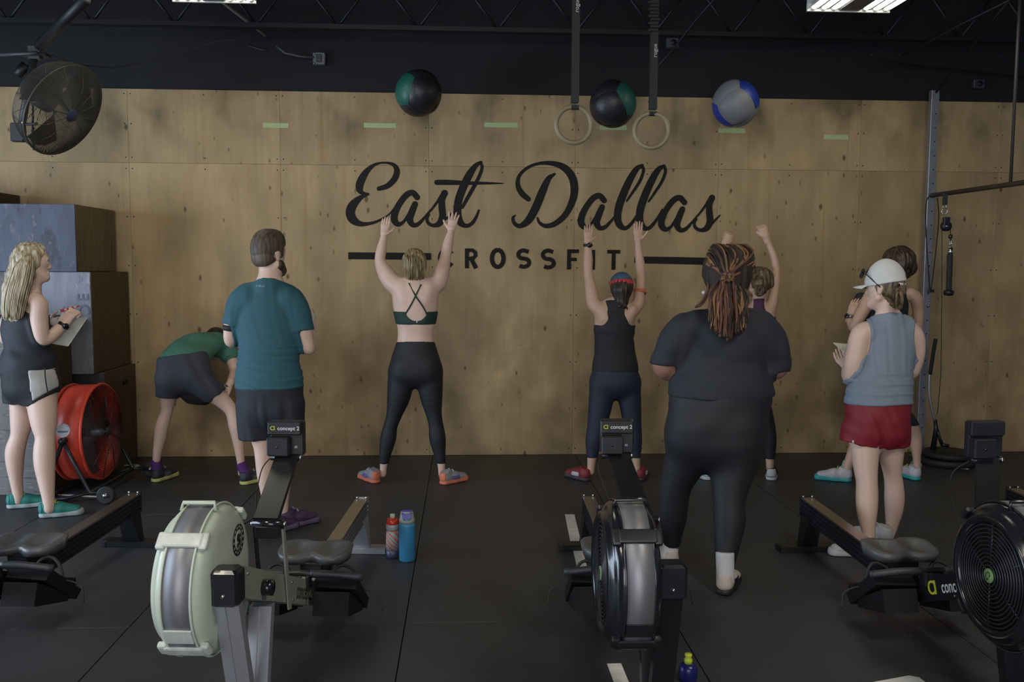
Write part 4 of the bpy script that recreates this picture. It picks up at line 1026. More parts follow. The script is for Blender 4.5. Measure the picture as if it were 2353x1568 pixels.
    # foot stretchers
    for sg in (-1, 1):
        x0, x1 = sorted((sg * 0.055, sg * 0.235))
        fp_ = MB().hexa([(x0, 0.860, 0.255), (x1, 0.860, 0.245), (x1, 1.090, 0.075), (x0, 1.090, 0.080), (x0, 0.905, 0.290), (x1, 0.905, 0.280), (x1, 1.135, 0.105), (x0, 1.135, 0.115)])
        FTM = mat('footrest_black', (0.008, 0.008, 0.010), 0.75, 0, 0.2, 30, spec=0.25)
        fo_ = fp_.build('foot_stretcher', FTM, r)
        MB().hexa([(x0 + 0.01, 0.800, 0.15), (x1 - 0.02, 0.800, 0.15), (x1 - 0.01, 1.040, 0.085), (x0 + 0.01, 1.040, 0.085), (x0 + 0.01, 0.830, 0.245), (x1 - 0.02, 0.830, 0.245), (x1 - 0.01, 1.050, 0.12), (x0 + 0.01, 1.050, 0.12)]).build('stretcher_housing', FTM, fo_)
        MB().tube(spline([(x0 + 0.02, 1.010, 0.20), (x0 + 0.05, 1.030, 0.27), ((x0 + x1) / 2, 1.045, 0.285), (x1 - 0.04, 1.030, 0.26), (x1 - 0.01, 1.010, 0.19)], 5), 0.008, 6).build('foot_strap', STRAP, fo_)
        MB().hexa([(x0 + 0.015, 1.110, 0.11), (x1 - 0.03, 1.110, 0.105), (x1 - 0.03, 1.135, 0.09), (x0 + 0.015, 1.135, 0.09), (x0 + 0.015, 1.130, 0.16), (x1 - 0.03, 1.130, 0.155), (x1 - 0.03, 1.145, 0.155), (x0 + 0.015, 1.145, 0.16)]).build('heel_cup', FTM, fo_)
        MB().tube(spline([(sg * 0.225, 1.020, 0.19), (sg * 0.27, 1.010, 0.185), (sg * 0.315, 1.000, 0.165), (sg * 0.325, 0.990, 0.10)], 5), 0.004, 5).build('strap_tail', STRAP, fo_)
    # handle lying in its cradle
    MB().tube(spline([(-0.06, 0.84, 0.315), (0.0, 0.84, 0.32), (0.06, 0.84, 0.315)], 4), 0.013, 10).build('handle_bar', BLACKP, r)
    for sg in (-1, 1):
        MB().tube(spline([(sg * 0.05, 0.84, 0.316), (sg * 0.14, 0.845, 0.315), (sg * 0.265, 0.87, 0.295)], 5), 0.0165, 12).build('handle_grip', mat('grip_rubber', (0.022, 0.026, 0.032), 0.5), r)
        MB().box((sg * 0.045 - 0.008, 0.80, 0.26), (sg * 0.045 + 0.008, 0.85, 0.318), 0.003).build('handle_hook', BLACKP, r)
    # rail, rear leg
    zf, zr, yf, yr = 0.246, 0.300, 1.00, 2.14
    def beam(x0, x1, d0, d1, name, m):
        return MB().hexa([(x0, yf, zf - d1), (x1, yf, zf - d1), (x1, yr, zr - d1), (x0, yr, zr - d1), (x0, yf, zf - d0), (x1, yf, zf - d0), (x1, yr, zr - d0), (x0, yr, zr - d0)]).build(name, m, r)
    beam(-0.026, 0.026, 0.010, 0.105, 'monorail', RS)
    beam(-0.034, 0.034, 0.0, 0.010, 'rail_top', RAILTOP)
    for d in (0.022, 0.047, 0.072, 0.097):
        beam(-0.034, 0.034, d, d + 0.010, 'rail_rib', RS)
    tp = MB().box((-0.036, yr - 0.004, zr - 0.11), (0.036, yr + 0.006, zr + 0.006), 0.002).build('rail_end', RS if white else BLACKM, r)
    for sg in (-1, 1):
        MB().cyl((sg * 0.026, yr - 0.02, zr), (sg * 0.026, yr - 0.02, zr + 0.012), 0.006, 8).build('stop_bolt', CHROME, tp)
    MB().hexa([(-0.05, 2.08, 0.03), (0.05, 2.08, 0.03), (0.05, 2.13, 0.03), (-0.05, 2.13, 0.03), (-0.036, 2.00, zr - 0.09), (0.036, 2.00, zr - 0.09), (0.036, 2.12, zr - 0.09), (-0.036, 2.12, zr - 0.09)]).build('rear_leg', LEG, r)
    ft = MB().box((-0.145, 2.06, 0.0), (0.145, 2.15, 0.032), 0.003).build('rear_foot', LEG, r)
    for sg in (-1, 1):
        x0, x1 = sorted((sg * 0.14, sg * 0.170)); MB().box((x0, 2.057, 0.0), (x1, 2.153, 0.036), 0.004).build('foot_cap', BLACKP, ft)
    # seat
    n, m_ = 24, 10; v = []; f = []
    ys = 1.12; zs = 0.343
    for i in range(n + 1):
        u = -1 + 2 * i / n; x = 0.165 * math.sin(u * PI / 2)
        q = math.sqrt(max(0.0, 1 - abs(x / 0.166) ** 5))
        y0 = ys - (0.120 * q) + 0.038 * math.exp(-(x / 0.04) ** 2); y1 = ys + (0.115 * q) - 0.040 * math.exp(-(x / 0.045) ** 2)
        for j in range(m_ + 1):
            t = j / m_; y = y0 + (y1 - y0) * t
            e = min(t, 1 - t) * 2; ed_ = 0.010 * (1 - min(1, min(e * 4, (1 - abs(x / 0.165)) * 7))) ** 2
            z = zs - 0.022 * math.exp(-((abs(x) - 0.07) / 0.045) ** 2) * math.sin(PI * min(1, t * 1.1)) + 0.012 * (t - 0.3) - ed_
            v.append((x, y, z))
    k = len(v)
    for (x, y, z) in list(v): v.append((x * 0.93, ys + (y - ys) * 0.92, zs - 0.050))
    for i in range(n):
        for j in range(m_):
            a = i * (m_ + 1) + j
            f.append((a, a + m_ + 1, a + m_ + 2, a + 1)); f.append((k + a, k + a + 1, k + a + m_ + 2, k + a + m_ + 1))
    for i in range(n):
        a = i * (m_ + 1); f.append((a, k + a, k + a + m_ + 1, a + m_ + 1)); a += m_; f.append((a, a + m_ + 1, k + a + m_ + 1, k + a))
    for j in range(m_):
        f.append((j, j + 1, k + j + 1, k + j)); a = n * (m_ + 1) + j; f.append((a, k + a, k + a + 1, a + 1))
    MB().add(v, f, True).build('seat', SEATM, r)
    MB().box((-0.05, ys - 0.09, 0.235), (0.05, ys + 0.09, zs - 0.045), 0.005).build('seat_carriage', BLACKM, r)
    for sg in (-1, 1):
        for dy in (-0.06, 0.06):
            MB().cyl((sg * 0.03, ys + dy, 0.225), (sg * 0.055, ys + dy, 0.225), 0.022, 14).build('seat_roller', BLACKP, r)
    return r
rw = rower(True)
rw.location = (-0.767, 2.85, 0); rw.rotation_euler = (0, 0, -math.radians(5.2))
tag(rw, 'rowing machine with cream flywheel housing and silver legs', 'rowing machine', 'rowing machines in a row')
rk = rower(False)
rk.location = (0.687, 2.85, 0); rk.rotation_euler = (0, 0, math.radians(-0.6))
tag(rk, 'black rowing machine standing beside the drink bottle with the neon yellow cap', 'rowing machine', 'rowing machines in a row')
rr3 = rower(False, (0.56, 0.85), 0.08)
rr3.location = (2.03, 2.78, 0); rr3.rotation_euler = (0, 0, math.radians(2.0))
tag(rr3, 'black rowing machine whose round flywheel grille and beam lettering face the camera', 'rowing machine', 'rowing machines in a row')
for (x, y, a, lab) in ((-2.13, 3.02, -6.5, 'black rowing machine next to the teal shoes, rail towards the red drum fan'), (3.43, 2.96, 4.0, 'black rowing machine showing only its rail end past the flywheel grille')):
    c = copy_tree(rk); c.location = (x, y, 0); c.rotation_euler = (0, 0, math.radians(a)); c['label'] = lab

# ------------------------------------------------------------------ figures: smooth implicit bodies meshed with surface nets
def nv(a):
    a = np.array(a, float); return a / (np.linalg.norm(a) + 1e-12)
class Link:
    def __init__(s, gid, k, segs):
        s.gid, s.k, s.segs = gid, k, segs
def flat(prims):
    out = []
    for p in prims: out += p.segs if isinstance(p, Link) else [p]
    return out
GID = [0]
class Field:
    def __init__(s, lo, hi, h):
        s.lo = np.array(lo, float); s.h = h
        s.n = np.ceil((np.array(hi) - s.lo) / h).astype(int) + 1
        s.d = np.full(s.n, 0.5, np.float32)
    def block(s, lo, hi):
        i0 = np.clip(np.floor((np.array(lo) - s.lo) / s.h).astype(int), 0, s.n); i1 = np.clip(np.ceil((np.array(hi) - s.lo) / s.h).astype(int) + 1, 0, s.n)
        ax = [(s.lo[i] + s.h * np.arange(i0[i], i1[i])).astype(np.float32) for i in range(3)]
        sl = tuple(slice(i0[i], i1[i]) for i in range(3))
        return sl, ax[0][:, None, None], ax[1][None, :, None], ax[2][None, None, :]
    def dist(s, pr, off, k):
        A, B, wa, da, wb, db, lat = pr[:7]
        wa, da, wb, db = wa + off, da + off, wb + off, db + off
        m = max(wa, da, wb, db) + k + 3 * s.h
        sl, X, Y, Z = s.block(np.minimum(A, B) - m, np.maximum(A, B) + m)
        if 0 in (X.size, Y.size, Z.size):
            return sl, None
        ax = B - A; L = np.linalg.norm(ax)
        if L < 1e-6:
            u = np.array([0, 0, 1.0]); t = 0.0
        else:
            u = ax / L; t = np.clip(((X - A[0]) * u[0] + (Y - A[1]) * u[1] + (Z - A[2]) * u[2]) / L, 0, 1)
        la = lat - u * np.dot(lat, u)
        if np.linalg.norm(la) < 1e-3:
            la = np.array([1.0, 0, 0]) - u * u[0]
        la = nv(la); de = np.cross(u, la)
        qx, qy, qz = X - A[0] - t * u[0] * L, Y - A[1] - t * u[1] * L, Z - A[2] - t * u[2] * L
        w = wa + t * (wb - wa); d = da + t * (db - da); mn = np.minimum(w, d)
        a = qx * la[0] + qy * la[1] + qz * la[2]; b = qx * de[0] + qy * de[1] + qz * de[2]; c = qx * u[0] + qy * u[1] + qz * u[2]
        k0 = np.sqrt((a / w) ** 2 + (b / d) ** 2 + (c / mn) ** 2); k1 = np.sqrt((a / w ** 2) ** 2 + (b / d ** 2) ** 2 + (c / mn ** 2) ** 2)
        return sl, np.where(k1 < 1e-3, -mn, k0 * (k0 - 1) / np.maximum(k1, 1e-3)).astype(np.float32)
    def put(s, pr, off=0.0, cut=False, kk=None):
        k = kk if kk is not None else pr[7]
        sl, D = s.dist(pr, off, k)
        if D is None: return
        if cut: s.d[sl] = np.maximum(s.d[sl], -D)
        else: s.merge(sl, D, k)
    def merge(s, sl, D, k):
        cur = s.d[sl]
        if k > 1e-5:
            h = np.maximum(k - np.abs(cur - D), 0) / k
            s.d[sl] = np.minimum(cur, D) - h * h * k * 0.25
        else:
            s.d[sl] = np.minimum(cur, D)
    def put_all(s, prims, off=0.0, kk=None):
        i = 0
        while i < len(prims):
            p = prims[i]
            if isinstance(p, Link):
                j = i; g = []
                while j < len(prims) and isinstance(prims[j], Link) and prims[j].gid == p.gid:
                    g += prims[j].segs; j += 1
                k = kk if kk is not None else p.k
                tmp = Field.__new__(Field); tmp.lo, tmp.h, tmp.n = s.lo, s.h, s.n
                tmp.d = np.full(s.n, 0.5, np.float32)
                for q in g:
                    sl, D = tmp.dist(q, off, k)
                    if D is not None: tmp.d[sl] = np.minimum(tmp.d[sl], D)
                s.merge(tuple([slice(None)] * 3), tmp.d, k); i = j
            else:
                s.put(p, off, kk=kk); i += 1
    def clip(s, p, n):
        p = np.array(p, float); n = nv(n)
        sl, X, Y, Z = s.block(s.lo, s.lo + s.h * s.n)
        s.d = np.maximum(s.d, ((X - p[0]) * n[0] + (Y - p[1]) * n[1] + (Z - p[2]) * n[2]).astype(np.float32)[:s.n[0], :s.n[1], :s.n[2]])
    def clip_near(s, p, n, c, R):
        """cut beyond a plane, but only within R of c"""
        p = np.array(p, float); n = nv(n)
        sl, X, Y, Z = s.block(s.lo, s.lo + s.h * s.n)
        pl = (X - p[0]) * n[0] + (Y - p[1]) * n[1] + (Z - p[2]) * n[2]
        ds = R - np.sqrt((X - c[0]) ** 2 + (Y - c[1]) ** 2 + (Z - c[2]) ** 2)
        s.d = np.maximum(s.d, np.minimum(pl, ds).astype(np.float32)[:s.n[0], :s.n[1], :s.n[2]])
    def mesh(s):
        d = s.d; ins = d < 0
        c = np.zeros(tuple(s.n - 1), np.int8)
        offs = [(i, j, k) for i in (0, 1) for j in (0, 1) for k in (0, 1)]
        for o in offs:
            c += ins[o[0]:s.n[0] - 1 + o[0], o[1]:s.n[1] - 1 + o[1], o[2]:s.n[2] - 1 + o[2]]
        cells = np.argwhere((c > 0) & (c < 8))
        if len(cells) == 0:
            return np.zeros((0, 3)), []
        idx = np.full(c.shape, -1, np.int32); idx[tuple(cells.T)] = np.arange(len(cells))
        acc = np.zeros((len(cells), 3)); cnt = np.zeros(len(cells))
        for a in offs:
            for e in range(3):
                if a[e] == 0:
                    b = list(a); b[e] = 1
                    va = d[tuple((cells + a).T)]; vb = d[tuple((cells + b).T)]
                    cr = (va < 0) != (vb < 0)
                    t = np.where(cr, va / np.where(cr, va - vb, 1), 0)
                    p = np.array(a, float)[None, :] + t[:, None] * (np.array(b) - np.array(a))[None, :]
                    acc += p * cr[:, None]; cnt += cr
        V = s.lo + s.h * (cells + acc / cnt[:, None])
        Fs = []
        for e in range(3):
            f, g = (e + 1) % 3, (e + 2) % 3
            sl0 = [slice(1, -1)] * 3; sl1 = [slice(1, -1)] * 3
            sl0[e] = slice(0, -1); sl1[e] = slice(1, None)
            a, b = ins[tuple(sl0)], ins[tuple(sl1)]
            q = np.argwhere(a != b)
            if len(q) == 0: continue
            base = q.copy(); base[:, f] += 1; base[:, g] += 1
            fl_ = a[tuple(q.T)]
            def cell(df, dg):
                r = base.copy(); r[:, f] += df; r[:, g] += dg; return idx[tuple(r.T)]
            c0, c1, c2, c3 = cell(-1, -1), cell(0, -1), cell(0, 0), cell(-1, 0)
            quad = np.stack([c0, c1, c2, c3], 1); quad[~fl_] = quad[~fl_][:, ::-1]
            Fs.append(quad)
        Fq = np.concatenate(Fs); Fq = Fq[(Fq >= 0).all(1)]
        return V, Fq
def field_mesh(prims, h, off=0.0, clips=(), cuts=(), pad=0.03, kk=None, under=None, reach=0.028, limbs=(), lk=0.03):
    allp = list(prims) + [q for l in limbs for q in l[0]]
    fp = flat(allp)
    lo = np.min([np.minimum(p[0], p[1]) - max(p[2:6]) for p in fp], 0) - pad - off
    hi = np.max([np.maximum(p[0], p[1]) + max(p[2:6]) for p in fp], 0) + pad + off
    F = Field(lo, hi, h)
    F.put_all(prims, off, kk)
    if under is not None:      # cloth also covers whatever of the body lies close under it
        B = Field(lo, hi, h); B.put_all(under, off)
        F.d = np.minimum(F.d, np.maximum(B.d, F.d - reach))
    for lp, lc in limbs:       # sleeves: clipped at their own hem, then joined on
        G = Field(lo, hi, h); G.put_all(lp, off, 0.0)
        if under is not None: G.d = np.minimum(G.d, np.maximum(B.d, G.d - 0.012))
        for c in lc: G.clip(*c)
        F.merge(tuple([slice(None)] * 3), G.d, lk)
    for p in cuts: F.put(p, 0.0, cut=True)
    for c in clips:
        if len(c) == 2: F.clip(*c)
        else: F.clip_near(*c)
    return F.mesh()
def to_mesh(name, parts, origin, m, disp=None):
    V = []; Fq = []; n = 0
    for v, f in parts:
        if len(v) == 0: continue
        V.append(v); Fq.append(f + n); n += len(v)
    V = np.concatenate(V); Fq = np.concatenate(Fq)
    if disp is not None:
        nr = np.zeros_like(V)
        fn = np.cross(V[Fq[:, 2]] - V[Fq[:, 0]], V[Fq[:, 3]] - V[Fq[:, 1]])
        for i in range(4): np.add.at(nr, Fq[:, i], fn)
        nr /= np.linalg.norm(nr, axis=1)[:, None] + 1e-12
        V = V + nr * disp(V)[:, None]
    me = bpy.data.meshes.new(name)
    me.vertices.add(len(V)); me.vertices.foreach_set('co', (V - np.array(origin)).astype(np.float32).ravel())
    me.loops.add(len(Fq) * 4); me.loops.foreach_set('vertex_index', Fq.astype(np.int32).ravel())
    me.polygons.add(len(Fq)); me.polygons.foreach_set('loop_start', np.arange(0, 4 * len(Fq), 4, dtype=np.int32))
    try: me.polygons.foreach_set('loop_total', np.full(len(Fq), 4, np.int32))
    except Exception: pass
    me.polygons.foreach_set('use_smooth', np.ones(len(Fq), bool))
    me.update(); me.validate()
    me.materials.append(m)
    return me
def folds(amp, f=(6, 6, 40), seed=0, warp=2.2):
    rs = np.random.RandomState(seed); ph = rs.rand(8) * 6.28
    def fn(V):
        x, y, z = V.T
        w = np.sin(x * 11 + ph[0]) + np.sin(z * 7 + y * 5 + ph[1])
        a = np.sin(x * f[0] + y * f[1] + z * f[2] + warp * w + ph[2]) + 0.6 * np.sin(x * f[0] * 1.7 - y * f[1] + z * f[2] * 1.9 + warp * 1.3 * w + ph[3])
        mod = 0.5 + 0.5 * np.sin(x * 5 + z * 6 + ph[4])
        return amp * a * (0.35 + 0.65 * mod)
    return fn
def fade(fn, z0, z1):
    return lambda V: fn(V) * np.clip((V[:, 2] - z0) / (z1 - z0), 0, 1)
def seg(A, B, ra, rb=None, k=0.02, lat=(1, 0, 0), fa=1.0, fb=None):
    rb = ra if rb is None else rb; fb = fa if fb is None else fb
    return (np.array(A, float), np.array(B, float), ra, ra * fa, rb, rb * fb, nv(lat), k)
def ell(c, rx, ry, rz, ex, ez, k=0.01):
    """ellipsoid with axes ex (rx), ey, ez: built as a short flattened segment"""
    ex, ez = nv(ex), nv(ez); ey = np.cross(ez, ex)
    c = np.array(c, float); s = max(rz - min(rx, ry), 0.001)
    return (c - ez * s, c + ez * s, rx, ry, rx, ry, ex, k)

SKIN_L = mat('skin_fair', (0.66, 0.46, 0.37), 0.5, 0, 0.08, 12)
SKIN_T = mat('skin_tan', (0.54, 0.35, 0.25), 0.5, 0, 0.08, 12)
SKIN_D = mat('skin_brown', (0.30, 0.155, 0.11), 0.5, 0, 0.08, 12)
EYEW = mat('eye_white', (0.7, 0.7, 0.68), 0.3); EYEI = mat('eye_iris', (0.05, 0.04, 0.03), 0.3)
def cloth(name, col, rough=0.8, var=0.12):
    return mat(name, col, rough, 0, var, 25, 0.12, 500)

class Person:
    def __init__(s, label, Y0, crop, skin, foot, yaw=0.0):
        s.label = label; s.Y0 = Y0; s.c = crop; s.skin = skin; s.body = []; s.extra = []
        s.origin = (foot[0], foot[1], 0.0)
        s.lat = np.array([math.cos(yaw), -math.sin(yaw), 0.0]); s.kids = []
        s.root = None
    def P(s, u, v, dy=0.0):
        return at(s.c[0] + u / s.c[2], s.c[1] + v / s.c[2], s.Y0 + dy)
    def R(s, w, dy=0.0):
        return w / s.c[2] / ppm(s.Y0 + dy)
    def chain(s, pts, ratio=1.0, k=0.02, lat=None, dyend=None):
        """pts: (u, v, dy, halfwidth[, ratio])"""
        out = []; lat = s.lat if lat is None else lat
        pts = [list(p) for p in pts]
        if dyend is not None:
            v0, v1 = pts[0][1], pts[-1][1]
            for p in pts: p[2] += dyend * (p[1] - v0) / (v1 - v0)
        GID[0] += 1; sub = 4
        Q = np.array([[*s.P(*q[:3]), s.R(q[3], q[2]), s.R(q[3], q[2]) * (q[4] if len(q) > 4 else ratio)] for q in pts])
        S_ = spline(Q, sub) if len(Q) > 2 else Q
        if len(Q) == 2: sub = 1
        S_[:, 3:] = np.maximum(S_[:, 3:], 0.006)
        for i in range(len(Q) - 1):
            segs = [(S_[j][:3], S_[j + 1][:3], S_[j][3], S_[j][4], S_[j + 1][3], S_[j + 1][4], lat, k) for j in range(i * sub, i * sub + sub)]
            out.append(Link(GID[0], k, segs))
        return out
    def add(s, prims):
        s.body += prims; return prims
    def head(s, c, fwd, up=(0, 0, 1), sc=1.0, neck=None):
        """c = centre of the head; fwd = where the face looks"""
        f = nv(fwd); u = np.array(up, float); u = nv(u - f * np.dot(u, f)); r = np.cross(f, u); c = np.array(c, float)
        s.hf = (c, f, u, r, sc)
        W = lambda x, y, z: c + (r * x + f * y + u * z) * sc
        p = [ell(W(0, -0.012, 0.030), 0.074 * sc, 0.084 * sc, 0.094 * sc, r, f, 0.01)]
        p += [(W(0, 0.030, -0.015), W(0, 0.038, -0.070), 0.060 * sc, 0.058 * sc, 0.046 * sc, 0.046 * sc, r, 0.03 * sc), seg(W(0, 0.070, -0.092), W(0, 0.072, -0.098), 0.020 * sc, k=0.03)]
        p += [seg(W(-0.055, 0.012, -0.055), W(-0.02, 0.068, -0.092), 0.020 * sc, k=0.025), seg(W(0.055, 0.012, -0.055), W(0.02, 0.068, -0.092), 0.020 * sc, k=0.025)]
        p += [seg(W(-0.035, 0.074, 0.026), W(0.035, 0.074, 0.026), 0.012 * sc, k=0.015)]
        p += [seg(W(0, 0.082, 0.012), W(0, 0.096, -0.026), 0.008 * sc, 0.011 * sc, k=0.012), seg(W(-0.011, 0.087, -0.030), W(0.011, 0.087, -0.030), 0.008 * sc, k=0.008)]
        p += [seg(W(-0.018, 0.084, -0.058), W(0.018, 0.084, -0.058), 0.007 * sc, k=0.006), seg(W(-0.016, 0.082, -0.068), W(0.016, 0.082, -0.068), 0.008 * sc, k=0.006)]
        for sg in (-1, 1):
            p.append((W(sg * 0.077, -0.008, 0.010), W(sg * 0.073, 0.000, -0.030), 0.008 * sc, 0.020 * sc, 0.007 * sc, 0.012 * sc, r, 0.006))
        if neck is not None:
            p += neck
        cuts = [seg(W(sg * 0.032, 0.094, 0.006), W(sg * 0.032, 0.090, 0.006), 0.013 * sc) for sg in (-1, 1)]
        s.headp = [q for q in p if not isinstance(q, Link)]
        s.extra.append(field_mesh(p, 0.0055 * sc, cuts=cuts))
        s.eyes = [(W(sg * 0.031, 0.074, 0.006), f) for sg in (-1, 1)]
    def hand(s, w, d, thumb, curl=(0.15, 0.2, 0.2), spread=0.10, sc=1.0, fore=None, tcurl=0.3):
        """w wrist, d towards the fingers, thumb = side of the thumb; palm normal = cross"""
        d = nv(d); t = np.array(thumb, float); t = nv(t - d * np.dot(t, d)); n = np.cross(t, d) ; w = np.array(w, float)
        s_ = getattr(s, 'palm_sign', 1); n = n * s_
        p = [(w - d * 0.035 * sc, w + d * 0.02 * sc, 0.026 * sc, 0.021 * sc, 0.028 * sc, 0.018 * sc, t, 0.015), (w + d * 0.02 * sc, w + d * 0.082 * sc, 0.030 * sc, 0.017 * sc, 0.039 * sc, 0.013 * sc, t, 0.015)]
        if fore is not None: p.append(seg(fore, w, s.R(0) + 0.030, 0.024, k=0.01))
        rot = lambda v, ax, a: v * math.cos(a) + np.cross(ax, v) * math.sin(a) + ax * np.dot(ax, v) * (1 - math.cos(a))
        for o, ln in ((0.029, 0.072), (0.010, 0.080), (-0.010, 0.074), (-0.028, 0.058)):
            b = w + (d * 0.083 + t * o) * sc; v = rot(d, n, 0) + t * (o * spread * 30 * 0.6); v = nv(v)
            for q, (fr, rr) in enumerate(((0.45, 0.0088), (0.30, 0.0078), (0.25, 0.0068))):
                a = curl[q]
                v = nv(v * math.cos(a) + n * math.sin(a)) if abs(a) > 1e-4 else v
                # keep rotating in the finger's own plane
                n2 = nv(n - v * np.dot(n, v)); e = b + v * ln * fr * sc
                p.append(seg(b, e, rr * sc, (rr - 0.0008) * sc, k=0.004)); b = e
                n = n
            n = np.cross(t, d) * s_
        b = w + (d * 0.025 + t * 0.030) * sc; v = nv(d * 0.75 + t * 0.75 + n * tcurl)
        e = b + v * 0.042 * sc; p.append(seg(b, e, 0.013 * sc, 0.0100 * sc, k=0.010))
        v2 = nv(v + d * 0.5 + n * tcurl); p.append(seg(e, e + v2 * 0.032 * sc, 0.0098 * sc, 0.0085 * sc, k=0.003))
        s.extra.append(field_mesh(p, 0.0040 * sc))
    def fist(s, w, d, thumb, n, sc=1.0):
        d = nv(d); t = nv(np.array(thumb) - d * np.dot(thumb, d)); n = nv(n); w = np.array(w, float)
        p = [(w - d * 0.035 * sc, w + d * 0.02 * sc, 0.026 * sc, 0.021 * sc, 0.028 * sc, 0.019 * sc, t, 0.015), (w + d * 0.02 * sc, w + d * 0.075 * sc, 0.030 * sc, 0.020 * sc, 0.038 * sc, 0.018 * sc, t, 0.015)]
        for o in (0.029, 0.010, -0.009, -0.027):
            a = w + (d * 0.080 + t * o) * sc; b = a + (d * 0.020 + n * 0.028) * sc; c = b + (-d * 0.020 + n * 0.020) * sc; e = c + (-d * 0.022 - n * 0.012) * sc
            p += [seg(a, b, 0.0105 * sc, 0.0098 * sc, k=0.004), seg(b, c, 0.0096 * sc, k=0.003), seg(c, e, 0.009 * sc, k=0.003)]
        a = w + (d * 0.035 + t * 0.030) * sc; b = a + (d * 0.030 + t * 0.014 + n * 0.020) * sc; c = b + (d * 0.012 - t * 0.022 + n * 0.020) * sc
        p += [seg(a, b, 0.013 * sc, 0.011 * sc, k=0.01), seg(b, c, 0.0105 * sc, 0.009 * sc, k=0.004)]
        s.extra.append(field_mesh(p, 0.0040 * sc))
    def finish(s, h=0.0095):
        parts = [field_mesh(s.body, h)] + s.extra
        me = to_mesh('person', parts, s.origin, s.skin)
        s.root = bpy.data.objects.new('person', me); COL.objects.link(s.root); s.root.location = s.origin
        tag(s.root, s.label, 'person', 'people training at the plywood wall')
        for e, f in getattr(s, 'eyes', []):
            eo = MB().lathe([(0, -0.0115), (0.008, -0.008), (0.0115, 0), (0.008, 0.008), (0, 0.0115)], e, f, 14).build('eye', EYEW, s.root, s.origin)
            MB().lathe([(0, 0.0122), (0.004, 0.0118), (0.0055, 0.0100), (0, 0.009)], e, f, 12).build('iris', EYEI, eo, s.origin)
        return s.root
    def wear(s, name, prims, m, off=0.006, clips=(), cuts=(), h=0.0085, disp=None, label=None, parent=None, kk=None, under=False, reach=0.028, limbs=()):
        V, Fq = field_mesh(prims, h, off, clips, cuts, kk=kk, under=s.body if under else None, reach=reach, limbs=limbs)
        me = to_mesh(name, [(V, Fq)], s.origin, m, disp)
        o = bpy.data.objects.new(name, me); COL.objects.link(o); o.parent = parent or s.root
        if label: o['label'] = label
        return o
    def part(s, mb, name, m, parent=None, label=None):
        o = mb.build(name, m, parent or s.root, s.origin)
        if label: o['label'] = label
        return o
    def zc(s, v, up=True, u=0.0, dy=0.0, n=None):
        p = s.P(u, v, dy); return (p, n if n is not None else ((0, 0, 1) if up else (0, 0, -1)))
    def on(s, obj, px, py, lift=0.003):
        """point on the surface of obj seen at a pixel"""
        me = obj.data
        if not hasattr(s, 'bvh'): s.bvh = {}
        if obj.name not in s.bvh:
            s.bvh[obj.name] = BVHTree.FromPolygons([v.co + Vector(s.origin) for v in me.vertices], [tuple(p.vertices) for p in me.polygons])
        d = Vector(ray(px, py)).normalized()
        q = s.bvh[obj.name].ray_cast(Vector(CAMP), d)
        if q[0] is None: return None
        return np.array(q[0] - d * lift)
    def shoe(s, heel, ang, size, up, sole, acc=None, lace=None, sock=None, sock_h=0.13, sock_r=0.036, ank=None, accn='heel_panel', stripe=None, pitch=0.0):
        """heel = floor point at the back of the shoe, ang = heading (0 away from camera, + to the right)"""
        f = np.array([math.sin(ang), math.cos(ang), 0.0]); r = np.array([math.cos(ang), -math.sin(ang), 0.0]); u = np.array([0, 0, 1.0])
        o = np.array([heel[0], heel[1], 0.0]) + f * 0.068 * size
        W = lambda x, y, z: o + (r * x + f * y + u * z) * size
        S = lambda A, B, wa, da, wb, db, k=0.02: (W(*A), W(*B), wa * size, da * size, wb * size, db * size, r, k * size)
        upper = [S((0, -0.028, 0.048), (0, 0.055, 0.046), 0.034, 0.046, 0.040, 0.040), S((0, 0.055, 0.046), (0, 0.150, 0.036), 0.041, 0.040, 0.040, 0.025), S((0, -0.014, 0.060), (0, -0.018, 0.098), 0.037, 0.042, 0.035, 0.040)]
        top = [(W(0, -0.02, 0.098), tuple(u * 1.0 + f * -0.25)), (W(0, 0, 0.020), tuple(-u))]
        ob = s.wear('shoe', upper, up, 0.0, top, h=0.0058 * size)
        so = [S((0, -0.030, 0.014), (0, 0.050, 0.014), 0.040, 0.036, 0.038, 0.036, 0.03), S((0, 0.050, 0.014), (0, 0.152, 0.016), 0.038, 0.034, 0.045, 0.040, 0.03)]
        s.wear('sole', so, sole, 0.0, [(W(0, 0, 0.002), tuple(-u)), (W(0, 0, 0.030), tuple(u - f * 0.06))], h=0.0055 * size, parent=ob)
        if acc: s.wear(accn, upper, acc, 0.003 * size, top[:1] + [(W(0, -0.042, 0.05), tuple(f)), (W(0, 0, 0.030), tuple(-u)), (W(0, 0, 0.090), tuple(u))], h=0.005 * size, parent=ob)
        if stripe:
            s.wear('side_overlay', upper, stripe, 0.0025 * size, top[:1] + [(W(0, 0.01, 0), tuple(-f)), (W(0, 0.10, 0), tuple(f + u * 0.3)), (W(0, 0, 0.030), tuple(-u)), (W(0, 0, 0.062), tuple(u))], h=0.005 * size, parent=ob)
        if lace:
            b = MB()
            for q in range(4):
                y = 0.042 + 0.021 * q; z = 0.089 - 0.0075 * q
                b.tube([W(-0.024, y, z - 0.012), W(-0.012, y + 0.006, z), W(0.012, y - 0.002, z), W(0.024, y + 0.006, z - 0.012)], 0.0042 * size, 6)
            b.tube([W(0, 0.035, 0.093), W(0.02, 0.03, 0.106), W(0.035, 0.035, 0.092)], 0.003 * size, 5).tube([W(0, 0.035, 0.093), W(-0.02, 0.03, 0.106), W(-0.035, 0.035, 0.092)], 0.003 * size, 5)
            s.part(b, 'laces', lace, ob)
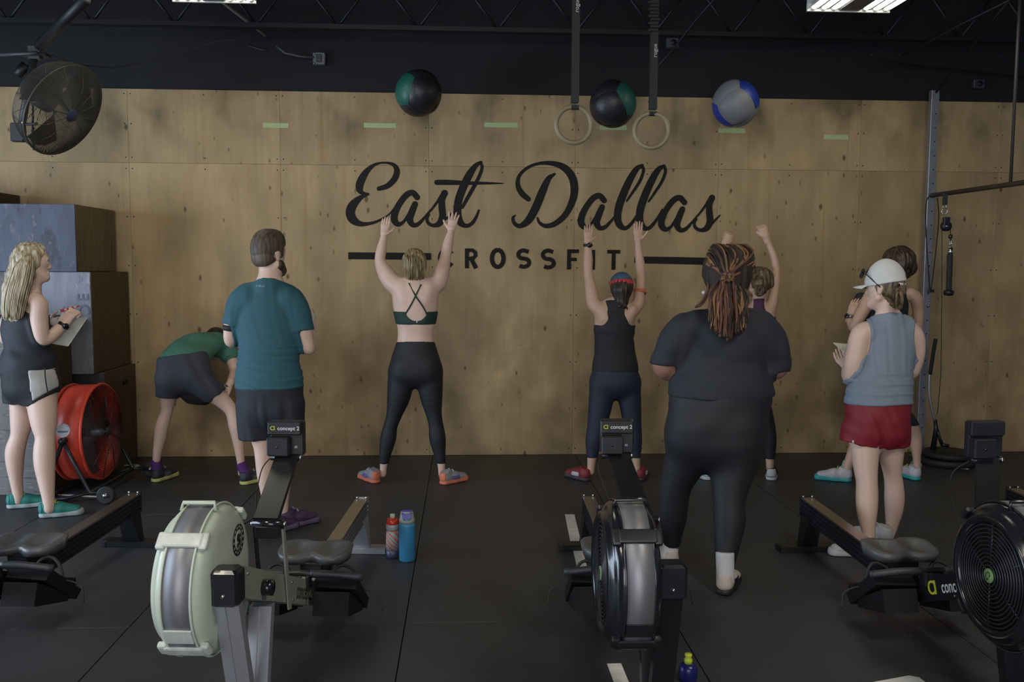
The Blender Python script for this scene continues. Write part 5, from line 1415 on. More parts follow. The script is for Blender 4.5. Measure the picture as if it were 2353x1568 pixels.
        if sock and ank is not None:
            A = W(0, -0.016, 0.06); d = nv(np.array(ank) - A)
            s.wear('sock', [seg(A, A + d * sock_h, sock_r * size, sock_r * 1.05 * size)], sock, 0.0, [(A + d * sock_h, tuple(d))], h=0.006)
        return o
    def cranium(s, off=0.012):
        c, f, u, r, sc = s.hf; W = lambda x, y, z: c + (r * x + f * y + u * z) * sc
        return [ell(W(0, -0.012, 0.030), (0.074 + off) * sc, (0.084 + off) * sc, (0.094 + off) * sc, r, f, 0.02)]
    def HW(s, x, y, z):
        c, f, u, r, sc = s.hf; return c + (r * x + f * y + u * z) * sc
    def hair_tubes(s, strands, m, name='hair_strands', n=5, parent=None):
        b = MB()
        for pts, rad in strands: b.tube(pts, rad, n)
        return s.part(b, name, m, parent)
def hair_mat(name, c0, c1, rough=0.45):
    m = mat(name, c0, rough, 0, 0.0, 30); nt = m.node_tree; N = nt.nodes; L = nt.links
    tc = N.new('ShaderNodeTexCoord'); mp = N.new('ShaderNodeMapping'); mp.inputs['Scale'].default_value = (60, 60, 5)
    no = N.new('ShaderNodeTexNoise'); no.inputs['Scale'].default_value = 1.0; no.inputs['Detail'].default_value = 3
    r = N.new('ShaderNodeValToRGB'); r.color_ramp.elements[0].position = 0.35; r.color_ramp.elements[1].position = 0.65
    r.color_ramp.elements[0].color = (*c0, 1); r.color_ramp.elements[1].color = (*c1, 1)
    L.new(tc.outputs['Object'], mp.inputs[0]); L.new(mp.outputs[0], no.inputs['Vector']); L.new(no.outputs['Fac'], r.inputs[0])
    b = N['Principled BSDF']; L.new(r.outputs[0], b.inputs['Base Color'])
    bp = N.new('ShaderNodeBump'); bp.inputs['Strength'].default_value = 0.5; bp.inputs['Distance'].default_value = 0.004
    L.new(no.outputs['Fac'], bp.inputs['Height']); L.new(bp.outputs[0], b.inputs['Normal'])
    return m
def strandfold(amp, cen, freq=26, seed=1):
    rs = np.random.RandomState(seed); ph = rs.rand(4) * 6
    def fn(V):
        a = np.arctan2(V[:, 0] - cen[0], -(V[:, 1] - cen[1]))
        return amp * (np.sin(a * freq + ph[0] + V[:, 2] * 8) + 0.6 * np.sin(a * freq * 1.9 + ph[1] - V[:, 2] * 14))
    return fn
def watch(s, c, axis, r, m, face_dir, name='watch'):
    axis = nv(axis); o = s.part(MB().lathe([(r, -0.010), (r + 0.003, -0.010), (r + 0.003, 0.010), (r, 0.010)], c, axis, 24, closed=True), name, m)
    fd = nv(np.array(face_dir) - axis * np.dot(face_dir, axis)); q = np.array(c) + fd * (r + 0.002)
    s.part(MB().lathe([(0, 0), (0.019, 0), (0.020, 0.004), (0.018, 0.009), (0, 0.009)], q, fd, 20), 'watch_face', BLACKG, o)
LEGGING = cloth('black_leggings', (0.010, 0.011, 0.015), 0.65)
NAVYL = cloth('navy_leggings', (0.014, 0.020, 0.042), 0.65)
BLACKT = cloth('black_tee', (0.017, 0.020, 0.027), 0.8)
BLACKTANK = cloth('black_tank', (0.014, 0.015, 0.019), 0.75)

# =================================================================== blond person with arms raised, sports top and black leggings
p = Person('person in green strappy sports top and black leggings, both arms raised at the sign', 6.60, (800, 460, 2.305), SKIN_L, at(950, 1105, 6.6))
hL, hR = fl(868, 1112), fl(1012, 1115)
torso = p.chain([(357, 900, 0, 132, .72), (357, 860, 0, 128, .72), (357, 800, 0, 110, .70), (357, 750, 0, 97, .68), (357, 700, 0, 94, .66), (359, 655, 0, 101, .66), (358, 600, 0, 112, .64), (356, 540, 0, 120, .62), (355, 480, 0, 118, .56), (354, 445, 0.0, 92, .50)], k=0.03)
legL = p.chain([(287, 915, 0, 72), (268, 1040, 0, 58), (243, 1140, 0, 38), (224, 1200, 0, 34), (212, 1262, 0, 39), (197, 1340, 0, 29), (188, 1400, 0, 20), (184, 1452, 0, 18)], k=0.03, dyend=0.0)
legR = p.chain([(428, 915, 0, 72), (440, 1040, 0, 57), (453, 1130, 0, 40), (464, 1190, 0, 36), (473, 1262, 0, 41), (484, 1340, 0, 29), (493, 1400, 0, 21), (496, 1455, 0, 18)], k=0.03, dyend=0.0)
glut = p.chain([(300, 880, -0.03, 66), (302, 905, -0.03, 62)], k=0.03) + p.chain([(412, 880, -0.03, 66), (410, 905, -0.03, 62)], k=0.03)
armL = p.chain([(285, 470, 0, 50), (238, 440, .03, 50), (200, 390, .06, 43), (170, 325, .12, 29), (176, 265, .15, 27), (190, 195, .18, 18)], k=0.025)
armR = p.chain([(425, 470, 0, 50), (470, 440, .03, 48), (494, 385, .06, 42), (514, 310, .12, 30), (528, 235, .15, 27), (545, 168, .18, 18)], k=0.025)
neck = p.chain([(354, 470, 0, 50), (354, 420, .02, 42), (353, 380, .03, 40)], k=0.03)
p.add(torso + legL + legR + glut + armL + armR + neck)
p.body += p.chain([(300, 520, -.05, 30), (285, 470, -.03, 30)], k=0.03) + p.chain([(412, 520, -.05, 30), (428, 470, -.03, 30)], k=0.03)
p.body += [seg(p.P(320, 560, -.055), p.P(318, 640, -.055), .022, k=.03), seg(p.P(394, 560, -.055), p.P(396, 640, -.055), .022, k=.03)]
p.head(p.P(352, 345, .06), (0, 1, 0.28), (0, -0.28, 1), 0.98, neck)
p.palm_sign = -1
p.hand(p.P(190, 190, .18), p.P(200, 110, .20) - p.P(190, 190, .18), (1, 0, 0), (0.05, 0.1, 0.1), 0.02, 0.92)
p.palm_sign = 1
p.hand(p.P(545, 165, .18), p.P(562, 70, .20) - p.P(545, 165, .18), (-1, 0, 0), (0.05, 0.05, 0.08), 0.42, 0.95)
r_ = p.finish()
p.wear('leggings', torso[:4] + legL[:-1] + legR[:-1] + glut, LEGGING, 0.005, [(p.P(357, 752), (0, 0.12, 1)), (p.P(350, 1394), (0, 0, -1))], disp=folds(0.0008, (9, 9, 16), 3), kk=0.03, under=True)
band = p.wear('sports_top', torso[3:9], cloth('green_sports_top', (0.012, 0.036, 0.024), 0.7), 0.006, [(p.P(357, 657), (0, 0, -1)), (p.P(357, 588), (0, 0, 1))], [(p.P(361, 560, -.3), p.P(361, 595, .0), p.R(55), p.R(55), p.R(55), p.R(55), p.lat, 0)], h=0.007, under=True)
for pts in (((303, 604), (330, 560), (357, 508), (386, 448)), ((417, 604), (393, 560), (357, 508), (322, 440))):
    P3 = [p.on(r_, 800 + u / 2.305, 460 + v / 2.305, 0.001) for u, v in pts]; P3 = [q for q in P3 if q is not None]
    if len(P3) > 2: p.part(MB().tube(spline(P3, 4), 0.0062, 6), 'shoulder_strap', MATS['green_sports_top'], band)
q = p.on(band, 800 + 364 / 2.305, 460 + 646 / 2.305, 0.0006)
if q is not None: link_mesh('logo_mark', text_mesh('8', 0.02, frame(tuple(q - np.array(p.origin)), (1, 0, 0), (0, 0, 1)), 0.0004), GALV, band)
BLOND = hair_mat('blond_hair', (0.10, 0.065, 0.03), (0.42, 0.32, 0.17))
cr = p.cranium(0.014); cen = p.hf[0]
hr = p.wear('hair', cr + [seg(p.P(352, 350, -.02), p.P(355, 425, -.01), 0.078, 0.05, k=.05), seg(p.P(325, 300, -.02), p.P(345, 285, -.01), .035, k=.03)], BLOND, 0.0, [(p.HW(0, 0.055, 0.0), p.hf[1] * 1.0 - p.hf[2] * 0.35)], h=0.006, disp=strandfold(0.0022, cen, 30, 2))
rs = random.Random(3); st = []
for i in range(46):
    a = rs.uniform(-1.25, 1.25); u0 = 352 + 66 * math.sin(a) * 0.9
    pts = [p.P(330 + 20 * math.sin(a), 272 + rs.uniform(0, 18), -.05), p.P(u0, 320 + rs.uniform(-15, 15), -.03 - .075 * math.cos(a)), p.P(u0 + rs.uniform(-4, 4), 385, -.02 - .07 * math.cos(a)), p.P(352 + 45 * math.sin(a) + rs.uniform(-5, 5), 440 + rs.uniform(-8, 10), -.005 - .045 * math.cos(a))]
    st.append((spline(pts, 4), np.linspace(0.0045, 0.002, 13)))
p.hair_tubes(st, BLOND, parent=hr)
SGREY = mat('shoe_grey', (0.26, 0.26, 0.29), 0.7); SWH = mat('shoe_white', (0.48, 0.48, 0.50), 0.6); SOR = mat('shoe_orange', (0.62, 0.17, 0.09), 0.6); SPU = mat('shoe_purple', (0.13, 0.11, 0.27), 0.6)
p.shoe(hL, -0.62, 1.0, SGREY, SOR, SOR, SWH, None, stripe=SPU)
p.shoe(hR, 0.85, 1.0, SGREY, SOR, SOR, SWH, None, stripe=SPU)

# =================================================================== person with red headband, black racer tank
p = Person('person in black racerback tank and navy leggings, wearing a red and blue headband', 6.62, (1310, 500, 4.355), SKIN_T, at(1408, 1100, 6.62))
hL, hR = fl(1354, 1107), fl(1468, 1107)
torso = p.chain([(450, 1470, 0, 212, .68), (446, 1350, 0, 198, .66), (442, 1250, 0, 192, .66), (443, 1100, 0, 200, .66), (448, 1000, 0, 205, .62), (455, 930, 0, 185, .56), (468, 860, 0, 130, .5)], k=0.03)
armL = p.chain([(300, 930, 0, 72), (235, 860, .03, 70), (212, 740, .06, 62), (192, 620, .10, 50), (180, 530, .12, 46), (180, 430, .15, 48), (180, 340, .17, 40), (180, 262, .18, 34)], k=0.025)
armR = p.chain([(625, 930, 0, 72), (680, 860, .03, 62), (692, 760, .06, 56), (704, 650, .10, 50), (708, 560, .12, 48), (702, 480, .15, 48), (692, 380, .17, 42), (684, 290, .18, 36), (681, 240, .18, 34)], k=0.025)
neck = p.chain([(475, 920, 0, 80), (500, 840, .01, 72), (510, 780, .02, 70)], k=0.03)
p.add(torso + armL + armR + neck)
p.body += p.chain([(345, 1010, -.05, 50), (310, 930, -.035, 50)], k=0.03) + p.chain([(580, 1010, -.05, 48), (620, 930, -.035, 48)], k=0.03)
p.head(p.P(512, 712, .05), (0, 1, 0.2), (0, -0.2, 1), 0.98, neck)
p.palm_sign = -1
p.hand(p.P(180, 255, .18), p.P(184, 130, .20) - p.P(180, 255, .18), (1, 0, 0), (0.1, 0.15, 0.15), 0.05, 0.95)
p.palm_sign = 1
p.hand(p.P(681, 240, .18), p.P(680, 110, .20) - p.P(681, 240, .18), (1, 0, 0), (0.1, 0.15, 0.15), 0.05, 0.95)
wr_c, wr_ax = p.P(178, 278, .175), p.P(180, 230, .175) - p.P(178, 300, .175)
band_c, band_ax = p.P(700, 745, .065), p.P(706, 650, .09) - p.P(690, 800, .05)
Gt = torso
p.c = (1260, 480, 1.705)
hip = p.chain([(262, 610, 0, 84, .7), (262, 650, 0, 91, .72), (262, 680, 0, 97, .72)], k=0.03)
legL = p.chain([(214, 682, 0, 50), (205, 760, 0, 46), (190, 850, 0, 36), (179, 910, 0, 32), (172, 960, 0, 21), (168, 1000, 0, 16), (166, 1030, 0, 15)], k=0.03, dyend=hL[1] - 6.58)
legR = p.chain([(311, 682, 0, 48), (320, 760, 0, 42), (330, 850, 0, 33), (336, 910, 0, 29), (341, 960, 0, 20), (344, 1000, 0, 16), (346, 1030, 0, 15)], k=0.03, dyend=hR[1] - 6.58)
glut = p.chain([(228, 660, -.03, 42), (228, 680, -.03, 40)], k=0.03) + p.chain([(298, 660, -.03, 42), (298, 680, -.03, 40)], k=0.03)
p.add(hip + legL + legR + glut)
r_ = p.finish()
p.wear('leggings', hip + legL[:-1] + legR[:-1] + glut + Gt[:1], NAVYL, 0.005, [(p.P(262, 620), (0, 0, 1)), (p.P(170, 972), (0, 0, -1))], disp=folds(0.0008, (9, 9, 16), 5), kk=0.03, under=True)
hem = p.P(262, 634)
p.c = (1310, 500, 4.355)
tk = p.wear('tank_top', Gt + p.chain([(450, 1590, 0, 228, .70), (450, 1470, 0, 215, .68)], k=.03) + neck[:1], BLACKTANK, 0.007, [(hem, (0, 0, -1)), (p.P(470, 845), (0, 0.3, 1))],
       [(p.P(262, 900, -.3), p.P(262, 930, .12), .080, .115, .080, .115, (1, 0, 0), 0), (p.P(335, 985, -.3), p.P(300, 985, .0), .052, .070, .052, .070, (1, 0, 0), 0), (p.P(660, 900, -.3), p.P(660, 930, .12), .086, .115, .086, .115, (1, 0, 0), 0), (p.P(610, 1000, -.3), p.P(630, 1000, .0), .044, .062, .044, .062, (1, 0, 0), 0)], h=0.007, disp=folds(0.0025, (10, 5, 45), 6), under=True)
watch(p, wr_c, wr_ax, 0.033, BLACKP, (0.2, -1, 0))
p.part(MB().lathe([(0.046, -0.011), (0.049, -0.011), (0.049, 0.011), (0.046, 0.011)], band_c, nv(band_ax), 28, closed=True), 'arm_band', mat('orange_band', (0.62, 0.16, 0.08), 0.5))
DKH = hair_mat('dark_brown_hair', (0.012, 0.008, 0.006), (0.045, 0.028, 0.02))
hr = p.wear('hair', p.cranium(0.010) + [seg(p.P(512, 740, -.02), p.P(515, 845, -.03), .07, .05, k=.04), seg(p.P(515, 845, -.035), p.P(520, 905, -.05), .038, .028, k=.02)], DKH, 0.0, [(p.HW(0, 0.05, 0), p.hf[1] - 0.35 * p.hf[2])], h=0.006, disp=strandfold(0.002, p.hf[0], 24, 4))
st = []; rs = random.Random(5)
for i in range(22):
    a = rs.uniform(-1, 1); st.append((spline([p.P(515 + 25 * a, 850, -.07), p.P(520 + 45 * a, 890 + rs.uniform(-20, 10), -.085), p.P(525 + 55 * a, 915 + rs.uniform(-25, 15), -.07)], 4), np.linspace(.006, .002, 9)))
p.hair_tubes(st, DKH, 'ponytail', parent=hr)
nb = p.hf[2] * 0.9 + p.hf[1] * 0.35
hb = p.wear('headband', p.cranium(0.014), mat('red_headband', (0.50, 0.035, 0.05), 0.7), 0.0, [(p.HW(0, -0.11, 0.062), -nb), (p.HW(0, -0.095, 0.098), nb)], h=0.005)
hb2 = p.wear('headband_edge', p.cranium(0.015), mat('blue_headband', (0.045, 0.10, 0.16), 0.7), 0.0, [(p.HW(0, -0.095, 0.097), -nb), (p.HW(0, 0.04, 0.09), p.hf[1] * 0.9)], h=0.005, parent=hb)
gl = MB().tube([p.HW(-0.085, -0.01, 0.02), p.HW(-0.082, 0.10, 0.03)], .003, 6).tube([p.HW(0.085, -0.01, 0.02), p.HW(0.082, 0.10, 0.03)], .003, 6)
p.part(gl, 'glasses', BLACKG)
SRED = mat('shoe_red', (0.20, 0.022, 0.026), 0.6)
p.shoe(hL, -0.65, 0.98, SRED, mat('sole_dark', (0.05, 0.035, 0.04), 0.6), SRED, None, None, stripe=SWH)
p.shoe(hR, 0.35, 0.98, SRED, MATS['sole_dark'], SRED, None, None, stripe=SWH)

# =================================================================== person in black tee with long locs
p = Person('person with long auburn locs, black tee and black leggings, seen from behind', 4.45, (1480, 560, 4.354), SKIN_D, at(1615, 1330, 4.45))
hL, hR = fl(1551, 1311), fl(1660, 1371)
tors = p.chain([(790, 1530, 0, 500, .62), (785, 1440, 0, 480, .62), (788, 1330, 0, 425, .62), (795, 1200, 0, 415, .60), (812, 1030, 0, 425, .56), (822, 880, 0, 420, .50), (815, 780, 0, 350, .46), (805, 700, 0, 215, .48), (805, 640, .02, 130, .7)], k=0.05)
slL = p.chain([(430, 830, 0, 125), (345, 900, 0, 128), (265, 1030, .0, 130), (215, 1180, .02, 124)], k=0.05)
slR = p.chain([(1180, 850, 0, 125), (1265, 920, 0, 122), (1318, 1050, .0, 116), (1322, 1230, .02, 112)], k=0.05)
foreL = p.chain([(212, 1180, .02, 112), (205, 1262, .04, 100), (300, 1300, .16, 78), (420, 1250, .30, 62)], k=0.03)
foreR = p.chain([(1322, 1230, .02, 100), (1325, 1278, .04, 76), (1240, 1290, .16, 72), (1140, 1250, .30, 60)], k=0.03)
neck = p.chain([(805, 680, .0, 125), (808, 560, .03, 120), (810, 450, .04, 118)], k=0.03)
p.add(tors + slL + slR + foreL + foreR + neck)
p.head(p.P(812, 330, .04), (-0.25, 1, 0.05), (0, 0, 1), 1.03, neck)
p.palm_sign = 1
p.hand(p.P(420, 1250, .30), (0.85, .35, .2), (0, 0.3, 1), (0.5, 0.6, 0.4), 0.03, 0.95)
p.palm_sign = -1
p.hand(p.P(1140, 1250, .30), (-0.85, .35, .2), (0, 0.3, 1), (0.5, 0.6, 0.4), 0.03, 0.95)
hem_l = p.P(215, 1222, 0); hem_r = p.P(1320, 1290, 0)
bot = p.P(785, 1528); ncl = p.P(805, 625, -.06)
p.c = (1260, 480, 1.705)
hip = p.chain([(664, 700, 0, 180, .66), (664, 730, 0, 186, .68), (664, 800, 0, 194, .72), (656, 890, 0, 194, .72)], k=0.05)
legL = p.chain([(560, 880, 0, 95), (548, 960, 0, 86), (508, 1060, 0, 62), (494, 1130, 0, 55), (490, 1200, 0, 51), (486, 1270, 0, 37), (483, 1340, 0, 28), (480, 1385, 0, 25)], k=0.05, dyend=hL[1] + .08 - 4.45)
legR = p.chain([(742, 880, 0, 105), (734, 960, 0, 100), (716, 1060, 0, 75), (708, 1150, 0, 60), (710, 1220, 0, 60), (702, 1310, 0, 47), (694, 1370, 0, 38), (690, 1430, 0, 33), (690, 1470, 0, 30)], k=0.05, dyend=hR[1] + .08 - 4.45)
glut = p.chain([(575, 850, -.06, 85), (572, 890, -.05, 80)], k=0.05) + p.chain([(745, 850, -.06, 90), (745, 890, -.06, 86)], k=0.05)
p.add(hip + legL + legR + glut)
r_ = p.finish(0.011)
p.wear('leggings', hip + legL[:-2] + legR[:-2] + glut, LEGGING, 0.006, [(p.P(664, 705), (0, 0, 1))], [], disp=folds(0.0010, (9, 9, 14), 8), kk=0.05, h=0.01, under=True)
p.c = (1480, 560, 4.354)
cA, cB_ = p.P(225, 1290, .05), p.P(1310, 1350, .05)
tee = p.wear('tee_shirt', tors, BLACKT, 0.012, [(bot, (0, 0, -1)), (ncl, (0, 0.4, 1))], [], limbs=[(slL + foreL[:1], [(hem_l, tuple(nv((-0.12, 0, -1))))]), (slR + foreR[:1], [(hem_r, (0.05, 0, -1))])], disp=folds(0.0042, (14, 6, 26), 9), kk=0.03, h=0.010, under=True)
LOC1 = mat('loc_dark', (0.022, 0.012, 0.009), 0.7, 0, 0.4, 80, 0.3, 200); LOC2 = mat('loc_auburn', (0.115, 0.050, 0.028), 0.7, 0, 0.4, 80, 0.3, 200); LOC3 = mat('loc_gold', (0.22, 0.115, 0.045), 0.7, 0, 0.4, 80, 0.3, 200)
hr = p.wear('hair', p.cranium(0.034) + [seg(p.P(830, 330, -.03), p.P(840, 560, -.05), .100, .085, k=.04)], LOC1, 0.0, [(p.HW(0, 0.06, 0.0), p.hf[1] - 0.3 * p.hf[2])], h=0.008, disp=strandfold(0.004, p.hf[0], 16, 5))
rs = random.Random(11); groups = {0: [], 1: [], 2: []}
tie = p.P(835, 340, -.165)
for i in range(135):   # swept back from the hairline to the tie
    a = rs.uniform(-1.7, 1.7); e = rs.uniform(0.05, 0.95)
    c = p.hf[0]
    top = p.HW(0.108 * math.sin(a) * math.cos(e * 0.9), -0.012 - 0.0 + 0.118 * math.cos(a) * 0.75 * math.cos(e), 0.035 + 0.128 * math.sin(0.15 + e * 1.2))
    mid = p.HW(0.122 * math.sin(a) * (0.9 - 0.25 * e), -0.085 - 0.02 * e, 0.035 + 0.085 * e + 0.01 * rs.uniform(-1, 1))
    wv = [np.array([rs.uniform(-.006, .006), rs.uniform(-.004, .004), rs.uniform(-.006, .006)]) for _ in range(3)]
    pts = [top, top * .6 + mid * .4 + nv(top * .6 + mid * .4 - c) * .012 + wv[0], mid + wv[1], mid * .35 + tie * .65 + wv[2] + [0, -.008, 0], tie + [rs.uniform(-.03, .03), 0, rs.uniform(-.02, .02)]]
    groups[rs.choice((0, 1, 2, 2))].append((spline(pts, 4), np.full(17, 0.0062)))
for i in range(140):  # hanging locs
    a = rs.uniform(-1, 1); dpt = rs.uniform(0, 1)
    u0 = 850 + 165 * a; vend = 980 - 150 * abs(a) ** 1.6 - rs.uniform(0, 170) * (0.3 + dpt)
    v0 = 345 + rs.uniform(0, 140) * dpt
    dy0 = -.135 + .05 * dpt + .05 * a * a; dye = -.235 + .09 * dpt + .03 * a * a
    n = 9; pts = []; ph = rs.uniform(0, 6); am = rs.uniform(4, 14)
    for k in range(n):
        t = k / (n - 1); u = 842 + (182 * a) * min(1, t * 1.6 + .45) + am * math.sin(ph + t * 9) + 14 * t * a
        pts.append(p.P(u, v0 + (vend - v0) * t, dy0 + (dye - dy0) * math.sin(t * PI / 2) + .008 * math.sin(ph * 2 + t * 11)))
    groups[rs.choice((0, 0, 1, 1, 1, 2))].append((spline(pts, 3), np.linspace(0.0075, 0.0045, 25)))
for i in range(16):   # locs over the left shoulder
    t0 = rs.uniform(0, 1); pts = [p.P(640, 380 + 60 * t0, -.03), p.P(640 - 15 * t0, 480 + 20 * t0, -.05), p.P(610 - 45 * t0, 570 + 20 * t0, -.06), p.P(560 - 45 * t0, 625 + 10 * t0, -.05 + .05 * t0)]
    groups[rs.choice((0, 1, 1))].append((spline(pts, 4), np.full(13, 0.006)))
for g, m in ((0, LOC1), (1, LOC2), (2, LOC3)):
    p.hair_tubes(groups[g], m, 'locs', 6, hr)
p.part(MB().lathe([(0, -.012), (.010, -.006), (.010, .006), (0, .012)], p.P(598, 490, -.0), (1, 0, 0), 12), 'ear_bud', mat('white_bud', (0.6, 0.6, 0.6), 0.4))
SOCKW = cloth('white_sock', (0.55, 0.55, 0.57), 0.85)
SCREAM = mat('shoe_cream', (0.50, 0.43, 0.38), 0.6); SBK = mat('shoe_black', (0.012, 0.012, 0.013), 0.5)
p.c = (1260, 480, 1.705)
p.shoe(hR, -0.05 + 0.55, 1.06, SCREAM, SBK, SCREAM, SCREAM, SOCKW, 0.135, .041, p.P(692, 1360, hR[1] + .07 - 4.45), stripe=SBK)
p.shoe(hL, -0.35, 1.06, SCREAM, SBK, SCREAM, SCREAM, SOCKW, 0.14, .041, p.P(483, 1280, hL[1] + .06 - 4.45), stripe=SBK)

# =================================================================== man in teal tee
p = Person('person with short brown hair and beard in a teal tee and dark shorts', 5.32, (500, 520, 3.92), SKIN_L, at(630, 1225, 5.32))
tors = p.chain([(455, 1440, 0, 270, .62), (455, 1280, 0, 262, .62), (462, 1130, 0, 256, .62), (458, 1010, 0, 250, .60), (445, 880, 0, 258, .56), (440, 740, 0, 258, .52), (455, 640, 0, 225, .48), (468, 560, 0, 150, .52), (470, 500, 0.01, 105, .7)], k=0.04)
slL = p.chain([(250, 640, 0, 85), (185, 690, 0, 80), (148, 780, 0, 68), (122, 890, .01, 58)], k=0.04)
slR = p.chain([(660, 650, 0, 88), (715, 710, 0, 84), (752, 810, 0, 78), (772, 935, .01, 76)], k=0.04)
foreL = p.chain([(122, 880, .01, 56), (112, 960, .01, 58), (120, 1035, .03, 55), (180, 1040, .12, 48), (290, 990, .26, 38)], k=0.025)
foreR = p.chain([(772, 930, .01, 72), (795, 1030, .02, 72), (822, 1105, .03, 58), (842, 1050, .10, 52), (845, 940, .22, 38)], k=0.025)
neck = p.chain([(470, 540, 0, 115), (470, 450, .01, 96), (468, 380, .02, 92)], k=0.03)
p.add(tors + slL + slR + foreL + foreR + neck)
p.head(p.P(468, 255, .01), (0.62, 0.8, 0.0), (0, 0, 1), 1.03, neck)
p.palm_sign = 1
p.hand(p.P(290, 990, .26), (0.8, .5, .25), (0, 0.2, 1), (0.5, 0.5, 0.3), 0.03)
p.palm_sign = -1
p.hand(p.P(845, 940, .22), (-0.15, .45, .9), (-1, 0.3, 0), (0.4, 0.5, 0.3), 0.03)
pap = [p.P(812, 785, .14), p.P(884, 795, .14), p.P(856, 866, .12), p.P(800, 885, .12)]
hemL, hemR, bot, ncl = p.P(122, 882), p.P(772, 934), p.P(455, 1452), p.P(465, 470, -.06)
logo_px = (500 + 387 / 3.92, 520 + 540 / 3.92)
abm = (p.P(120, 918, .01), p.P(112, 960, .01) - p.P(122, 880, .01))
p.c = (330, 500, 2.01)
hL, hR = np.array([at(600, 1225, 5.32)[0], 5.26, 0]), np.array([at(638, 1222, 5.34)[0], 5.40, 0])
hip = p.chain([(585, 740, 0, 140, .64), (585, 800, 0, 142, .66), (585, 880, 0, 140, .68)], k=0.04)
legL = p.chain([(525, 870, 0, 76), (535, 960, 0, 62), (550, 1050, 0, 44), (555, 1110, 0, 40), (562, 1190, 0, 38), (570, 1290, 0, 26), (574, 1360, 0, 22), (575, 1420, 0, 21)], k=0.04, dyend=0.02)
legR = p.chain([(650, 870, 0, 76), (655, 960, 0, 62), (655, 1050, 0, 44), (652, 1110, 0, 40), (648, 1190, 0, 38), (646, 1290, 0, 26), (646, 1360, 0, 22), (646, 1410, 0, 21)], k=0.04, dyend=0.12)
p.add(hip + legL + legR)
shorts = hip + p.chain([(512, 870, 0, 78), (506, 960, 0, 66), (510, 1040, 0, 60)], k=0.015) + p.chain([(662, 870, 0, 80), (668, 960, 0, 72), (670, 1045, 0, 70)], k=0.015)
r_ = p.finish()
DKS = cloth('dark_shorts', (0.016, 0.019, 0.028), 0.75)
p.wear('shorts', shorts, DKS, 0.008, [(p.P(585, 778), (0, 0, 1)), (p.P(585, 1024), (0, 0, -1))], disp=fade(folds(0.0040, (60, 8, 6), 21), p.P(585, 800)[2], p.P(585, 880)[2]), under=True, h=0.0085)
TEAL = cloth('teal_tee', (0.020, 0.090, 0.118), 0.75)
p.c = (500, 520, 3.92)
tee = p.wear('tee_shirt', tors, TEAL, 0.009, [(bot, (0.02, 0, -1)), (ncl, (0, 0.45, 1))], limbs=[(slL + foreL[:1], [(hemL, (-0.06, 0, -1))]), (slR + foreR[:1], [(hemR, (0, 0, -1))])], disp=lambda V: np.where(V[:, 2] < 1.14, folds(0.0021, (14, 6, 150), 22, 2.6)(V), folds(0.0016, (70, 10, 12), 25, 2.0)(V)), under=True, h=0.0072)
p.c = (330, 500, 2.01)
p.part(MB().lathe([(0.044, -0.016), (0.047, -0.016), (0.047, 0.016), (0.044, 0.016)], abm[0], nv(abm[1]), 26, closed=True), 'arm_band', mat('black_band', (0.012, 0.012, 0.014), 0.7))
q = p.on(tee, *logo_px, 0.011)
if q is not None: link_mesh('tee_print', text_mesh('PUBLIC', 0.016, frame(tuple(q - np.array(p.origin)), (1, 0, 0), (0, 0.22, 1)), 0.0005), mat('pale_print', (0.35, 0.38, 0.38), 0.6), tee)
BRN = hair_mat('brown_hair', (0.035, 0.024, 0.015), (0.11, 0.08, 0.05), 0.6)
ears = [(p.HW(sg * 0.085, -0.004, -0.008), p.HW(sg * 0.085, -0.004, -0.020), .030, .030, .026, .026, (1, 0, 0), 0) for sg in (-1, 1)]
p.wear('hair', p.headp[:1] + [seg(p.HW(0, -0.02, 0.085), p.HW(0, 0.03, 0.085), .050, k=.05)], BRN, 0.0085, [(p.HW(0, 0.058, 0.03), p.hf[1] - 0.35 * p.hf[2]), (p.HW(0, -0.06, -0.052), -p.hf[2] + 0.85 * p.hf[1])], ears, h=0.0055, disp=lambda V: 0.0012 * np.sin(V[:, 0] * 410 + 3 * np.sin(V[:, 2] * 160)) * np.sin(V[:, 2] * 380 + 2 * np.sin(V[:, 1] * 200)))
p.wear('nape_fade', p.headp[:2] + [seg(p.HW(-0.022, -0.052, -0.03), p.HW(0.022, -0.052, -0.03), .040, k=.04)], hair_mat('brown_fade', (0.05, 0.035, 0.024), (0.13, 0.095, 0.065), 0.6), 0.0035, [(p.HW(0, 0.05, 0.03), p.hf[1] - 0.2 * p.hf[2]), (p.HW(0, -0.06, -0.068), -p.hf[2] + 0.55 * p.hf[1])], ears, h=0.0055)
p.wear('beard', p.headp[1:5], BRN, 0.006, [(p.HW(0, 0.02, -0.030), p.hf[2] + 0.28 * p.hf[1]), (p.HW(0, 0.006, -0.05), -p.hf[1] + 0.1 * p.hf[2])], h=0.0055, disp=strandfold(0.001, p.hf[0], 40, 8))
SPRP = mat('shoe_plum', (0.05, 0.025, 0.07), 0.6)
p.shoe(hL, 0.75, 1.08, SPRP, mat('sole_plum', (0.10, 0.08, 0.14), 0.6), SPRP, SGREY, None)
p.shoe(hR, 0.85, 1.08, SPRP, MATS['sole_plum'], SPRP, SGREY, None)
def sheet(name, pts, th, m, label, cat, extra=None):
    c = np.mean(pts, 0); o = empty(name, tuple(c)); tag(o, label, cat)
    n = nv(np.cross(pts[1] - pts[0], pts[2] - pts[0])) * th / 2; P_ = [q - c for q in pts]; k = len(P_)
    MB().add([tuple(q - n) for q in P_] + [tuple(q + n) for q in P_], [tuple(range(k - 1, -1, -1)), tuple(range(k, 2 * k))] + [(i, (i + 1) % k, k + (i + 1) % k, k + i) for i in range(k)]).build('board', m, o)
    return o, c, n
PAPER = mat('score_paper', (0.62, 0.62, 0.52), 0.6, 0, 0.06)
